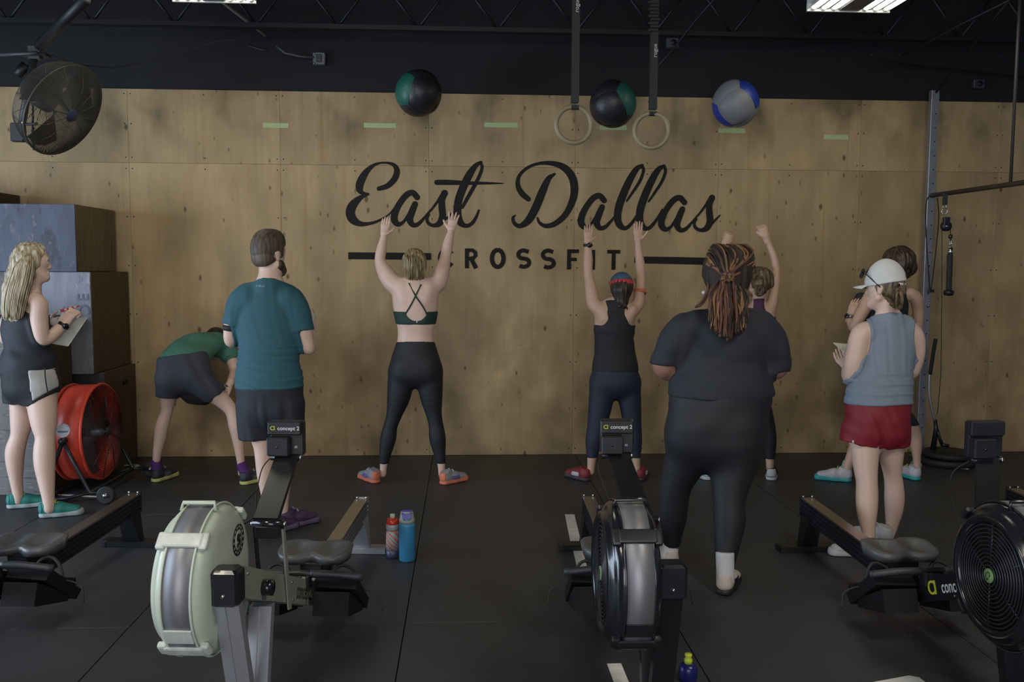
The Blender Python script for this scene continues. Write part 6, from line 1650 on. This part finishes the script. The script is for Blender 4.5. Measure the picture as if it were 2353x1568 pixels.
sheet('score_card', pap, 0.004, PAPER, 'small pale score card held by the person in the teal tee', 'card')

# =================================================================== bent-over man in green tee
p = Person('person in green tee and grey shorts bending over, hands on the knees', 6.60, (340, 740, 4.023), SKIN_L, at(455, 1108, 6.6))
hL, hR = fl(352, 1110), fl(553, 1116)
tors = p.chain([(330, 470, .0, 225, .62), (335, 370, .08, 215, .62), (400, 270, .22, 195, .60), (500, 215, .36, 185, .58), (600, 205, .48, 165, .55)], k=0.05)
legL = p.chain([(235, 520, .0, 125), (205, 640, .0, 88), (184, 740, .02, 66), (172, 830, .02, 54), (132, 960, .0, 62), (112, 1080, .0, 55), (90, 1200, .0, 42), (76, 1300, 0, 34), (70, 1385, 0, 33)], k=0.05, dyend=hL[1] + .07 - 6.6)
legR = p.chain([(445, 540, .0, 125), (570, 640, .0, 92), (690, 730, .02, 72), (775, 830, .02, 60), (806, 950, .0, 63), (832, 1090, .0, 53), (852, 1240, .0, 40), (862, 1330, 0, 34), (866, 1400, 0, 33)], k=0.05, dyend=hR[1] + .07 - 6.6)
armR = p.chain([(660, 220, .46, 80), (740, 280, .45, 70), (785, 370, .42, 56), (800, 460, .38, 46), (780, 530, .24, 42), (748, 590, .12, 34)], k=0.03)
armL = p.chain([(430, 250, .46, 80), (330, 380, .5, 60), (270, 520, .45, 46), (215, 620, .22, 34)], k=0.03)
neck = p.chain([(610, 200, .50, 80), (622, 185, .60, 76)], k=0.03)
p.add(tors + legL + legR + armR + armL + neck)
p.head(p.P(628, 200, .68), (0.1, 0.55, -0.83), (0, 0.83, 0.55), 1.0, neck)
p.palm_sign = 1
p.hand(p.P(748, 590, .12), p.P(700, 680, .08) - p.P(748, 590, .12), (-1, 0, 0.3), (0.35, 0.4, 0.3), 0.1)
p.hand(p.P(215, 620, .22), p.P(205, 720, .14) - p.P(215, 620, .22), (1, 0, 0), (0.35, 0.4, 0.3), 0.1)
shorts = p.chain([(330, 470, .0, 232, .66), (330, 370, .03, 225, .66)], k=0.05) + p.chain([(238, 500, .0, 138), (200, 600, .0, 110), (175, 690, .01, 85)], k=0.05) + p.chain([(430, 520, .0, 140), (540, 600, .0, 118), (655, 690, .02, 95)], k=0.05)
r_ = p.finish()
GRN = cloth('green_tee', (0.060, 0.185, 0.140), 0.75); GSH = cloth('grey_shorts', (0.040, 0.044, 0.060), 0.75)
p.wear('shorts', shorts, GSH, 0.008, [(p.P(330, 300), (-0.16, 0.1, 1)), (p.P(175, 700), (-.1, 0, -1)), (p.P(640, 690), tuple(nv(p.P(735, 790) - p.P(600, 660)))) ], disp=folds(0.004, (30, 8, 14), 31), under=True, h=0.009)
p.wear('shorts_lining', p.chain([(330, 640, .0, 60), (420, 690, .02, 80), (520, 700, .03, 70)], k=0.03), mat('lining_black', (0.006, 0.006, 0.008), 0.9), 0.0, [(p.P(400, 760), (-.15, 0, -1))])
tee = p.wear('tee_shirt', tors[1:] + armR[:1], GRN, 0.010, [(p.P(330, 345, .0), (0.16, -0.75, -0.8)), (p.P(470, 300, .0), (0.16, -0.75, -0.9))], disp=folds(0.004, (16, 12, 14), 32), under=True, h=0.0085)
p.wear('sleeve', armR[:2], GRN, 0.014, [(p.P(780, 330, .43), tuple(nv(p.P(790, 400, .42) - p.P(740, 290, .45))))], disp=folds(0.003, (20, 6, 30), 33), parent=tee, under=True)
p.wear('sleeve', armL[:1], GRN, 0.014, disp=folds(0.003, (20, 6, 30), 34), parent=tee)
p.wear('hair', p.cranium(0.010), DKH, 0.0, [(p.HW(0, 0.05, 0.02), p.hf[1] - 0.3 * p.hf[2])], h=0.006, disp=strandfold(0.0015, p.hf[0], 30, 9))
SPS = cloth('purple_sock', (0.075, 0.015, 0.13), 0.8); SNEON = mat('sole_lime', (0.50, 0.52, 0.16), 0.6); SDK = mat('shoe_dark', (0.03, 0.033, 0.045), 0.6)
p.shoe(hL, 0.35, 1.02, SDK, SNEON, SDK, SGREY, SPS, 0.10, .037, p.P(76, 1300, hL[1] + .07 - 6.6), stripe=mat('shoe_grey_mesh', (0.10, 0.10, 0.11), 0.6))
p.shoe(hR, 0.65, 1.02, SDK, SNEON, SDK, SGREY, SPS, 0.10, .037, p.P(860, 1310, hR[1] + .07 - 6.6), stripe=MATS['shoe_grey_mesh'])

# =================================================================== blond person with clipboard
p = Person('person with long straight blond hair in a black tank writing on a whiteboard', 5.88, (0, 540, 4.9), SKIN_L, at(90, 1185, 5.88))
hL, hR = fl(14, 1169), fl(88, 1190)
tors = p.chain([(300, 1480, .0, 262, .80), (312, 1390, 0, 246, .80), (320, 1300, 0, 228, .80), (310, 1180, 0, 232, .80), (290, 1050, 0, 232, .78), (290, 920, 0, 225, .70), (305, 800, 0, 205, .62), (330, 700, 0, 150, .6), (350, 640, 0.0, 90, .8)], k=0.04)
armR = p.chain([(395, 730, -.07, 85), (440, 790, -.08, 92), (440, 930, -.08, 92), (455, 1060, -.08, 85), (480, 1170, -.07, 72), (560, 1150, -.03, 72), (650, 1075, .02, 62), (725, 1010, .05, 46)], k=0.03)
armL = p.chain([(200, 740, .10, 80), (120, 880, .12, 75), (60, 1050, .12, 62), (60, 1180, .13, 55), (250, 1130, .22, 50), (480, 1010, .28, 42), (540, 990, .28, 38)], k=0.03)
neck = p.chain([(345, 690, .0, 95), (362, 590, .0, 90), (372, 500, .0, 88)], k=0.03)
p.add(tors + armR + armL + neck)
p.head(p.P(378, 312, .0), (0.90, 0.44, -0.05), (0, 0, 1), 0.99, neck)
p.palm_sign = 1
p.fist(p.P(725, 1010, .05), p.P(815, 860, .08) - p.P(725, 1010, .05), (-0.6, 0.2, 0.8), (0.5, 0.75, 0.2), 0.95)
p.hand(p.P(540, 990, .28), (1, -0.1, 0.1), (0, -0.3, 1), (0.3, 0.4, 0.3), 0.03, 0.9)
brd = [p.P(700, 875, .06), p.P(985, 930, .20), p.P(985 - 6, 940, .20), p.P(768, 1250, .10), p.P(750, 1254, .10), p.P(535, 1215, -.02)]
mk0, mk1 = p.P(683, 856, .07), p.P(906, 797, .13)
wat = (p.P(716, 1020, .045), p.P(760, 960, .055) - p.P(680, 1060, .03))
necktop = p.P(330, 860, 0)
p.c = (0, 780, 3.645)
hip = p.chain([(246, 210, 0, 196, .85), (250, 280, 0, 206, .85), (256, 380, 0, 210, .82)], k=0.04)
legL = p.chain([(170, 400, .08, 95), (172, 520, .08, 84), (178, 700, .08, 82), (162, 810, .08, 68), (128, 930, .08, 75), (125, 1050, .08, 66), (137, 1190, .08, 49), (150, 1290, .08, 42), (152, 1350, .08, 40)], k=0.04, dyend=hL[1] - 5.95)
legR = p.chain([(348, 420, -.02, 118), (355, 560, -.02, 114), (368, 700, -.02, 100), (378, 820, -.02, 77), (372, 930, -.02, 83), (374, 1050, -.02, 81), (390, 1200, -.02, 64), (403, 1310, -.02, 51), (410, 1380, -.02, 46), (412, 1420, -.02, 44)], k=0.04, dyend=hR[1] - 5.86)
p.add(hip + legL + legR)
shorts = hip + p.chain([(160, 380, .06, 115), (150, 460, .08, 108), (152, 530, .08, 105)], k=0.04) + p.chain([(345, 390, -.02, 128), (345, 460, -.02, 128), (340, 520, -.02, 126)], k=0.04)
r_ = p.finish()
SHK = cloth('black_shorts', (0.012, 0.014, 0.018), 0.7)
c_sh = [(p.P(250, 235), (0.03, 0, 1)), (p.P(150, 545), (0, 0, -1)), (p.P(440, 470), (0.55, 0, -1))]
p.wear('shorts', shorts, SHK, 0.008, c_sh, disp=folds(0.0035, (26, 8, 8), 41), under=True, h=0.009)
sp = p.wear('side_panel', shorts[:2] + shorts[4:], mat('white_satin', (0.42, 0.41, 0.39), 0.5, 0, 0.25, 12), 0.0115, [(p.P(250, 240), (0.03, 0, 1)), (p.P(280, 420, -.1), (-1, 0, -0.10)), (p.P(468, 420, -.1), (1, 0, -0.12)), (p.P(240, 560), (0, 0, -1)), (p.P(390, 470), (0.65, 0, -1)), (p.P(300, 400, -.02), (0, 1, 0)), (p.P(270, 530), (-0.7, 0, -1))], disp=folds(0.003, (22, 8, 14), 42), under=True, h=0.008)
p.part(MB().tube(spline([p.P(375, 245, -.16), p.P(380, 330, -.17), p.P(398, 440, -.165)], 5), 0.004, 6), 'panel_piping', SHK, sp)
p.c = (0, 540, 4.9)
p.wear('tank_top', tors[:7] , cloth('black_soft_tank', (0.014, 0.018, 0.028), 0.7), 0.010, [(p.P(300, 1545), (0.04, 0, -1)), (p.P(330, 820), (0.55, -0.1, 1))], [(p.P(455, 800, -.25), p.P(455, 820, .02), .040, .085, .040, .085, (1, 0, 0), 0)], disp=folds(0.0035, (14, 6, 34), 43), under=True, reach=0.016, h=0.0085)
p.part(MB().tube(spline([p.P(590, 1410, .02), p.P(625, 1425, .02), p.P(622, 1475, .02), p.P(600, 1480, .02)], 5), 0.006, 6).tube(spline([p.P(590, 1420, .02), p.P(605, 1480, .02), p.P(628, 1560, .02)], 5), 0.010, 6), 'waist_tie', SHK)
watch(p, *wat, 0.040 * 0.85, BLACKP, (0.7, -0.6, 0.1))
BLD2 = hair_mat('bright_blond_hair', (0.20, 0.145, 0.075), (0.60, 0.52, 0.36), 0.38)
cr = p.cranium(0.014)
mass = p.chain([(330, 235, -.02, 105, .8), (265, 330, -.04, 130, .75), (230, 470, -.06, 150, .62), (195, 600, -.08, 155, .52), (165, 740, -.09, 150, .42), (150, 860, -.10, 132, .35), (145, 945, -.10, 105, .30)], k=0.05)
hr = p.wear('hair', cr + mass, BLD2, 0.0, [(p.HW(0, 0.045, 0.03), p.hf[1] * 1.0 - p.hf[2] * 0.30)], h=0.0075, disp=lambda V: 0.0030 * (np.sin(V[:, 0] * 190 + V[:, 2] * 22) + np.sin(V[:, 1] * 170 + V[:, 2] * 15)))
rs = random.Random(21); st = []
for i in range(70):
    a = rs.uniform(-1, 1); q = rs.uniform(-.01, .012)
    u_top = 345 + 35 * a; dyt = -.02 - .05 * math.sqrt(1 - a * a)
    pts = [p.P(u_top - 20, 130 + 25 * abs(a) + rs.uniform(0, 15), -.0 + dyt * .6), p.P(280 + 115 * a, 300, -.045 - .085 * math.sqrt(1 - a * a) + q), p.P(235 + 145 * a, 480, -.065 - .085 * math.sqrt(1 - a * a) + q), p.P(190 + 150 * a, 640, -.085 - .080 * math.sqrt(1 - a * a) + q), p.P(160 + 142 * a, 800, -.095 - .062 * math.sqrt(1 - a * a) + q), p.P(150 + 118 * a, 940 + rs.uniform(-25, 25) - 20 * abs(a), -.10 - .04 * math.sqrt(1 - a * a) + q)]
    st.append((spline(pts, 4), np.linspace(0.0055, 0.003, 21)))
p.hair_tubes(st, BLD2, parent=hr)
STL = mat('shoe_teal', (0.016, 0.19, 0.165), 0.6); SLM = mat('lace_lime', (0.40, 0.48, 0.06), 0.6); SSL = mat('sole_bluegrey', (0.30, 0.36, 0.37), 0.6)
p.shoe(hL, 1.25, 1.0, STL, SSL, STL, SLM, None)
p.shoe(hR, 1.25, 1.02, STL, SSL, STL, SLM, None)
o, c, n = sheet('whiteboard', brd, 0.005, mat('whiteboard_white', (0.60, 0.60, 0.56), 0.3, 0, 0.08, 6), 'small handheld whiteboard with rounded corner held by the long-haired blond person', 'whiteboard')
mo = empty('marker_pen', tuple(mk0)); tag(mo, 'red and white marker pen in the hand of the blond person', 'marker')
d = nv(mk1 - mk0); L_ = np.linalg.norm(mk1 - mk0)
MB().cyl((0, 0, 0), d * L_ * .17, 0.009, 12).build('red_cap', mat('marker_red', (0.55, 0.025, 0.02), 0.4), mo)
MB().cyl(d * L_ * .17, d * L_ * .80, 0.008, 12).build('barrel', mat('marker_white', (0.6, 0.58, 0.56), 0.4), mo)
MB().tube([d * L_ * .80, d * L_ * .93, d * L_], [0.006, 0.003, 0.0015], 10).build('nib', MATS['marker_red'], mo)
for t_ in (.30, .55):
    MB().cyl(d * L_ * t_, d * L_ * (t_ + .10), 0.0083, 12).build('barrel_band', MATS['marker_red'], mo)

# =================================================================== purple-top person, fists raised
p = Person('person in purple top and black leggings with raised fists and a messy bun', 6.60, (1600, 500, 6.03), SKIN_T, at(1700, 1100, 6.6))
hL, hR = fl(1632, 1105), fl(1772, 1106)
armR = p.chain([(960, 1340, 0, 95), (1030, 1230, .03, 84), (1068, 1080, .06, 68), (1092, 880, .10, 66), (1102, 700, .13, 52), (1070, 540, .15, 50), (1015, 400, .17, 42), (970, 290, .18, 34)], k=0.03)
armL = p.chain([(760, 1340, 0, 95), (600, 1200, .03, 80), (440, 960, .06, 66), (300, 700, .10, 52), (320, 560, .14, 48), (375, 420, .17, 38), (395, 370, .18, 34)], k=0.03)
tors = p.chain([(850, 2080, 0, 250, .68), (850, 1800, 0, 235, .66), (855, 1560, 0, 250, .64), (858, 1420, 0, 245, .58), (862, 1320, 0, 200, .52), (866, 1230, 0, 120, .6)], k=0.04)
neck = p.chain([(868, 1270, 0, 95), (868, 1150, .01, 90), (872, 1040, .02, 88)], k=0.03)
p.add(tors + armR + armL + neck)
p.head(p.P(872, 905, .05), (-0.30, 1, 0.15), (0, -0.15, 1), 0.97, neck)
p.fist(p.P(968, 290, .18), p.P(925, 170, .19) - p.P(968, 290, .18), (-1, 0, 0), (0, 1, 0), 1.0)
p.fist(p.P(392, 375, .18), p.P(460, 240, .19) - p.P(392, 375, .18), (1, 0, 0), (0, 1, 0), 0.98)
p.c = (1260, 480, 1.705)
hip = p.chain([(748, 610, 0, 76, .7), (750, 650, 0, 84, .72), (750, 690, 0, 88, .72)], k=0.04)
legL = p.chain([(705, 690, 0, 46), (690, 790, 0, 38), (668, 880, 0, 28), (650, 960, 0, 22), (640, 1020, 0, 16), (638, 1045, 0, 15)], k=0.04, dyend=hL[1] + .05 - 6.6)
legR = p.chain([(798, 690, 0, 48), (832, 780, 0, 40), (858, 860, 0, 29), (866, 910, 0, 26), (868, 960, 0, 19), (868, 1010, 0, 15), (869, 1040, 0, 15)], k=0.04, dyend=hR[1] + .05 - 6.6)
p.add(hip + legL + legR)
r_ = p.finish()
p.wear('leggings', hip + legL[:-1] + legR[:-1], LEGGING, 0.005, [(p.P(750, 600), (0, 0, 1)), (p.P(750, 978), (0, 0, -1))], under=True)
p.part(MB().lathe([(p.R(31), -0.02), (p.R(32), -0.02), (p.R(32), 0.02), (p.R(31), 0.02)], p.P(858, 848, 0), nv(p.P(868, 900) - p.P(850, 800)), 24, closed=True), 'knee_band', mat('grey_band', (0.14, 0.14, 0.16), 0.6))
p.c = (1600, 500, 6.03)
p.wear('racer_top', tors + neck[:1], cloth('purple_top', (0.060, 0.014, 0.060), 0.7), 0.006, [(p.P(868, 1130), (0, 0.2, 1))], [(p.P(1075, 1180, -.3), p.P(1075, 1180, .12), .070, .105, .070, .105, (1, 0, 0), 0), (p.P(660, 1180, -.3), p.P(660, 1180, .12), .070, .105, .070, .105, (1, 0, 0), 0)], disp=folds(0.0015, (14, 6, 34), 51), h=0.008)
LBR = hair_mat('light_brown_hair', (0.035, 0.022, 0.012), (0.15, 0.10, 0.05))
hr = p.wear('hair', p.cranium(0.013) + [seg(p.P(880, 930, -.06), p.P(890, 1000, -.06), .055, .045, k=.03), seg(p.P(1010, 910, -.03), p.P(1025, 925, -.03), .028, k=.02)], LBR, 0.0, [(p.HW(0, 0.05, 0.0), p.hf[1] - 0.35 * p.hf[2])], h=0.006, disp=strandfold(0.0025, p.hf[0], 22, 12))
rs = random.Random(31); st = []
cB = p.P(868, 1010, -.11)
for i in range(26):
    a0 = rs.uniform(0, 6.28); rr = rs.uniform(.012, .036); tl = rs.uniform(-.4, .4)
    st.append(([cB + np.array([rr * math.cos(a0 + t), -.012 + tl * rr * math.sin(t), rr * 1.2 * math.sin(a0 + t)]) for t in np.linspace(0, 4.5, 14)], 0.0055))
p.hair_tubes(st, LBR, 'bun', parent=hr)
p.shoe(hR, 0.35, 1.0, SBK, SWH, SWH, None, None)
p.shoe(hL, -0.35, 1.0, mat('shoe_aqua', (0.10, 0.42, 0.45), 0.6), SWH, SWH, None, None)

# =================================================================== person in grey-blue tank, red shorts, white cap
p = Person('person in white cap, grey-blue tank and red shorts holding a score sheet', 4.98, (1780, 540, 2.063), SKIN_L, at(2005, 1250, 4.98))
tors = p.chain([(492, 800, 0, 145, .70), (500, 740, 0, 136, .68), (515, 680, 0, 124, .66), (532, 600, 0, 120, .62), (545, 520, 0, 124, .58), (548, 460, 0, 120, .52), (545, 415, 0, 90, .52), (542, 385, 0.01, 58, .7)], k=0.04)
armL = p.chain([(455, 450, 0, 46), (412, 470, 0, 50), (392, 540, 0, 50), (376, 615, .0, 49), (362, 668, .02, 42), (352, 655, .10, 36), (346, 628, .22, 26)], k=0.03)
armR = p.chain([(632, 445, 0, 44), (668, 480, .0, 40), (678, 545, .02, 36), (668, 610, .05, 33), (645, 660, .10, 30), (600, 650, .22, 26)], k=0.03)
neck = p.chain([(542, 405, 0, 56), (535, 370, .0, 50), (528, 330, .0, 46)], k=0.03)
p.add(tors + armL + armR + neck)
p.c = (1900, 560, 6.03)
p.head(p.P(790, 615, .0), (-0.72, 0.70, -0.04), (0, 0, 1), 1.0, neck)
p.c = (1780, 540, 2.063)
p.palm_sign = 1
p.hand(p.P(346, 628, .22), (-0.12, .8, .45), (0.9, -.2, 0.2), (0.5, 0.6, 0.4), 0.03, 0.95)
p.palm_sign = -1
p.hand(p.P(600, 650, .22), (-0.6, .6, .3), (0, -.2, 1), (0.5, 0.6, 0.4), 0.03, 0.95)
p.c = (1890, 780, 3.073)
hL, hR = np.array([at(2003, 1262, 4.80)[0] , 4.77, 0]), fl(2050, 1250)
hip = p.chain([(392, 420, 0, 205, .70), (390, 520, 0, 222, .72), (385, 640, 0, 222, .72)], k=0.04)
legL = p.chain([(300, 650, 0, 112), (300, 800, 0, 98), (307, 940, 0, 82), (313, 1010, 0, 76), (314, 1110, 0, 79), (314, 1210, 0, 74), (320, 1310, 0, 57), (332, 1400, 0, 43), (338, 1450, 0, 38)], k=0.04, dyend=-0.20)
legR = p.chain([(478, 650, 0, 110), (484, 800, 0, 90), (494, 940, 0, 66), (504, 1020, 0, 66), (508, 1120, 0, 71), (504, 1210, 0, 63), (490, 1310, 0, 45), (468, 1380, 0, 41), (455, 1415, 0, 40)], k=0.04, dyend=0.10)
glut = p.chain([(310, 580, -.05, 95), (312, 640, -.05, 90)], k=0.05) + p.chain([(470, 580, -.05, 95), (470, 640, -.05, 88)], k=0.05)
p.add(hip + legL + legR + glut)
shorts = hip + glut + p.chain([(280, 640, 0, 135), (264, 720, 0, 132), (252, 800, 0, 134)], k=0.012) + p.chain([(490, 640, 0, 122), (503, 720, 0, 105), (508, 800, 0, 94)], k=0.012)
r_ = p.finish()
RSH = cloth('red_shorts', (0.215, 0.011, 0.022), 0.6)
sh_ = p.wear('shorts', shorts, RSH, 0.008, [(p.P(390, 425), (0, 0, 1)), (p.P(250, 784), (0.11, 0, -1)), (p.P(560, 782), (-0.16, 0, -1))], [(p.P(403, 730, -.12), p.P(401, 860, -.12), .004, .22, .008, .22, (1, 0, 0), 0)], disp=folds(0.0028, (60, 8, 24), 61), under=True, h=0.009)
q = p.on(sh_, 1890 + 218 / 3.073, 780 + 724 / 3.073, 0.001)
if q is not None: p.part(MB().lathe([(0, 0), (0.009, 0), (0.009, 0.002), (0, 0.002)], q, (0.1, -1, 0), 14), 'logo_dot', WHITEINK, sh_)
p.c = (1780, 540, 2.063)
tank = tors + p.chain([(492, 795, 0, 152, .72), (497, 740, 0, 146, .70), (515, 680, 0, 134, .68)], k=0.04)
GBL = cloth('grey_blue_tank', (0.20, 0.245, 0.305), 0.8)
p.wear('tank_top', tank, GBL, 0.010, [(p.P(490, 797), (0.03, 0, -1)), (p.P(540, 383), (0, 0.35, 1))], [(p.P(404, 470, -.3), p.P(404, 490, .14), p.R(52), .125, p.R(52), .125, (1, 0, 0), 0), (p.P(698, 480, -.3), p.P(690, 500, .14), p.R(30), .13, p.R(30), .13, (1, 0, 0), 0)], disp=lambda V: np.where(V[:, 2] < 1.02, folds(0.0024, (14, 6, 130), 64, 2.4)(V), folds(0.0030, (105, 10, 6), 62, 1.2)(V)), under=True, h=0.0072)
CAPW = mat('white_cap', (0.62, 0.62, 0.60), 0.75, 0, 0.06, 10, 0.3, 25)
DBL = hair_mat('dark_blond_hair', (0.055, 0.036, 0.02), (0.24, 0.17, 0.09))
f_, u_ = p.hf[1], p.hf[2]
hr = p.wear('hair', p.cranium(0.008) + [seg(p.HW(0, -0.055, -0.02), p.HW(0.01, -0.045, -0.085), .062, .042, k=.03)], DBL, 0.0, [(p.HW(0, 0.02, 0.0), f_ - 0.1 * u_)], h=0.006, disp=strandfold(0.0018, p.hf[0], 26, 14))
cp = p.wear('cap', p.cranium(0.020) + [seg(p.HW(0, 0.0, 0.075), p.HW(0, -0.01, 0.09), .075, k=.04)], CAPW, 0.0, [(p.HW(0, 0.0, 0.018), -u_ - 0.16 * f_)], [seg(p.HW(0.02, -0.13, 0.040), p.HW(0.02, -0.10, 0.042), .034)], h=0.006, disp=folds(0.0022, (30, 30, 30), 63))
vz = []
for i in range(11):
    a = (i / 10 - .5) * 2.2
    vz.append((p.HW(0.082 * math.sin(a), 0.02 + 0.075 * math.cos(a), 0.022), p.HW(0.078 * math.sin(a) * 1.02, 0.045 + 0.125 * math.cos(a), 0.008 - 0.012 * (math.sin(a)) ** 2)))
v_ = []
for a, b_ in vz: v_ += [a + u_ * .002, b_ + u_ * .002, b_ - u_ * .002, a - u_ * .002]
p.part(MB().add(v_, [(4 * i + q, 4 * i + 4 + q, 4 * i + 4 + (q + 1) % 4, 4 * i + (q + 1) % 4) for i in range(10) for q in range(4)] + [(0, 1, 2, 3), (43, 42, 41, 40)], True), 'visor', CAPW, cp)
p.part(MB().tube([p.HW(-0.05, -0.098, 0.020), p.HW(0.0, -0.112, 0.018), p.HW(0.055, -0.100, 0.020)], 0.009, 8), 'cap_strap', CAPW, cp)
pz = p.P
p.c = (1900, 560, 6.03)
rs = random.Random(41); st = []
base = p.P(985, 600, -.12)
for i in range(34):
    a = rs.uniform(-1, 1)
    st.append((spline([base + [a * .008, rs.uniform(-.01, .01), 0], p.P(1005 + 40 * a, 680, -.15 + rs.uniform(-.012, .02)), p.P(1015 + 55 * a, 780, -.145 + rs.uniform(-.012, .02)), p.P(1010 + 45 * a, 860 + rs.uniform(-20, 30), -.13), p.P(1000 + 30 * a, 905 + rs.uniform(-30, 15), -.12)], 4), np.linspace(.007, .003, 17)))
p.hair_tubes(st, DBL, 'ponytail', parent=hr)
p.part(MB().torus(base, (0.6, -0.6, -0.3), 0.014, 0.006, 16, 8), 'hair_tie', SBK, hr)
gl = MB()
gl.tube([p.HW(-0.090, -0.01, 0.005), p.HW(-0.094, 0.06, 0.075)], .0035, 6).tube([p.HW(0.090, -0.01, 0.005), p.HW(0.094, 0.06, 0.075)], .0035, 6)
for sg in (-1, 1):
    gl.lathe([(0.0, -0.003), (0.030, -0.002), (0.030, 0.002), (0.0, 0.003)], p.HW(sg * 0.046, 0.105, 0.085), p.hf[1] + 0.3 * p.hf[2], 18)
gl.tube([p.HW(-0.094, 0.06, 0.075), p.HW(-0.05, 0.105, 0.095), p.HW(0.05, 0.105, 0.095), p.HW(0.094, 0.06, 0.075)], .003, 6)
p.part(gl, 'sunglasses', BLACKG)
SHW = mat('shoe_offwhite', (0.46, 0.46, 0.48), 0.6)
p.shoe(hR, -0.75, 0.98, SHW, SHW, SHW, SHW, None)
p.shoe(hL, -1.45, 0.98, SHW, SHW, SHW, SHW, None)
sheet('score_sheet', [p.P(88, 1375, .33), p.P(330, 1398, .36), p.P(340, 1600, .27), p.P(285, 1545, .27)], 0.004, PAPER, 'pale score sheet held up by the person in the white cap', 'card')

# =================================================================== person with short brown hair behind the cap wearer
p = Person('person with brown bob and black tank, half hidden behind the white cap', 6.52, (1900, 560, 6.03), SKIN_T, at(2010, 1105, 6.52))
hL, hR = fl(1958, 1108), fl(2112, 1106)
tors = p.chain([(870, 1900, 0, 290, .66), (840, 1600, 0, 280, .66), (810, 1300, 0, 300, .64), (800, 1000, 0, 310, .62), (830, 800, 0, 300, .58), (900, 680, 0, 230, .52), (960, 600, 0, 120, .6)], k=0.04)
chest = p.chain([(470, 760, .10, 70), (450, 880, .10, 90), (520, 980, .05, 130)], k=0.04)
armL = p.chain([(640, 690, -.02, 90), (590, 760, -.05, 96), (520, 900, -.08, 90), (430, 1060, -.10, 80), (370, 1160, -.08, 66), (335, 1100, -.02, 56), (318, 1020, .02, 44)], k=0.03)
armR = p.chain([(1150, 690, 0, 95), (1230, 760, 0, 92), (1262, 900, .02, 80), (1268, 1080, .03, 68), (1240, 1250, .05, 62), (1150, 1350, .15, 48)], k=0.03)
neck = p.chain([(980, 620, 0, 95), (1000, 500, .03, 88), (1000, 400, .05, 86)], k=0.03)
p.add(tors + chest + armL + armR + neck)
p.head(p.P(985, 290, .05), (-0.62, 0.70, -0.38), (-0.3, 0.3, 1), 1.0, neck)
p.palm_sign = -1
p.hand(p.P(320, 1010, .02), p.P(375, 850, .03) - p.P(320, 1010, .02), (0.6, -0.5, 0.3), (0.15, 0.2, 0.15), 0.03, 0.95)
p.palm_sign = 1
p.hand(p.P(1150, 1350, .15), (-0.8, .4, .1), (0, -.2, 1), (0.4, 0.5, 0.3), 0.03, 0.95)
wt = (p.P(312, 1025, .01), p.P(335, 960, .02) - p.P(315, 1080, .0))
p.c = (1780, 540, 2.063)
hip = p.chain([(520, 770, 0, 95, .7), (520, 830, 0, 104, .72), (520, 870, 0, 106, .72)], k=0.04)
legL = p.chain([(470, 860, 0, 56), (430, 940, 0, 44), (390, 1000, 0, 34), (360, 1060, 0, 25), (345, 1100, 0, 20), (342, 1130, 0, 18)], k=0.04, dyend=hL[1] - 6.5)
legR = p.chain([(575, 850, 0, 58), (630, 900, 0, 44), (662, 950, 0, 32), (670, 1000, 0, 28), (673, 1050, 0, 20), (676, 1100, 0, 17), (678, 1130, 0, 17)], k=0.04, dyend=hR[1] + .06 - 6.52)
p.add(hip + legL + legR)
r_ = p.finish()
p.wear('shorts', hip + legL[:1] + legR[:1], SHK, 0.010, [(p.P(520, 770), (0, 0, 1)), (p.P(520, 900), (0, 0, -1))], under=True)
p.c = (1900, 560, 6.03)
p.wear('tank_top', tors + chest, BLACKTANK, 0.008, [(p.P(960, 560), (-0.1, 0.2, 1))], [(p.P(1285, 760, -.3), p.P(1285, 780, .12), p.R(95), .10, p.R(95), .10, (1, 0, 0), 0), (p.P(600, 660, -.3), p.P(600, 700, .06), p.R(80), .07, p.R(80), .07, (1, 0, 0), 0)], disp=folds(0.003, (14, 6, 34), 71), h=0.0085)
watch(p, *wt, 0.030, GALV, (-0.8, -0.6, 0))
BOB = hair_mat('brown_bob_hair', (0.015, 0.009, 0.007), (0.075, 0.045, 0.025))
hr = p.wear('hair', p.cranium(0.020) + [seg(p.P(1080, 250, -.03), p.P(1130, 330, -.03), .085, .060, k=.04), seg(p.P(1020, 300, -.04), p.P(1060, 410, -.02), .075, .045, k=.04)], BOB, 0.0, [(p.HW(0, 0.055, 0.02), p.hf[1] - 0.3 * p.hf[2])], h=0.007, disp=strandfold(0.003, p.hf[0], 22, 15))
rs = random.Random(51); st = []
for i in range(40):
    a = rs.uniform(0, 1)
    st.append((spline([p.P(960 + 80 * a, 100 + 30 * a, -.06 * rs.random()), p.P(1060 + 90 * a, 190 + 40 * a, -.09), p.P(1100 + 115 * a, 300 - 10 * a, -.09 + rs.uniform(0, .03)), p.P(1070 + 150 * a, 430 - 50 * a + rs.uniform(-25, 25), -.07 + rs.uniform(0, .05))], 4), np.linspace(.006, .0025, 13)))
p.hair_tubes(st, BOB, parent=hr)
MINT = cloth('mint_sock', (0.26, 0.42, 0.38), 0.8); SAQ = mat('sole_aqua', (0.03, 0.32, 0.33), 0.5); SPK = mat('shoe_white_mesh', (0.50, 0.48, 0.52), 0.6, 0, 0.2, 60); SCO = mat('shoe_coral', (0.70, 0.20, 0.12), 0.5)
p.c = (1780, 540, 2.063)
p.shoe(hL, -1.15, 1.05, SPK, SAQ, SPK, SLM, MINT, 0.10, .037, p.P(352, 1075, .03))
p.shoe(hR, -0.25, 1.05, SPK, SAQ, SPK, SLM, MINT, 0.10, .037, p.P(675, 1075, .12))
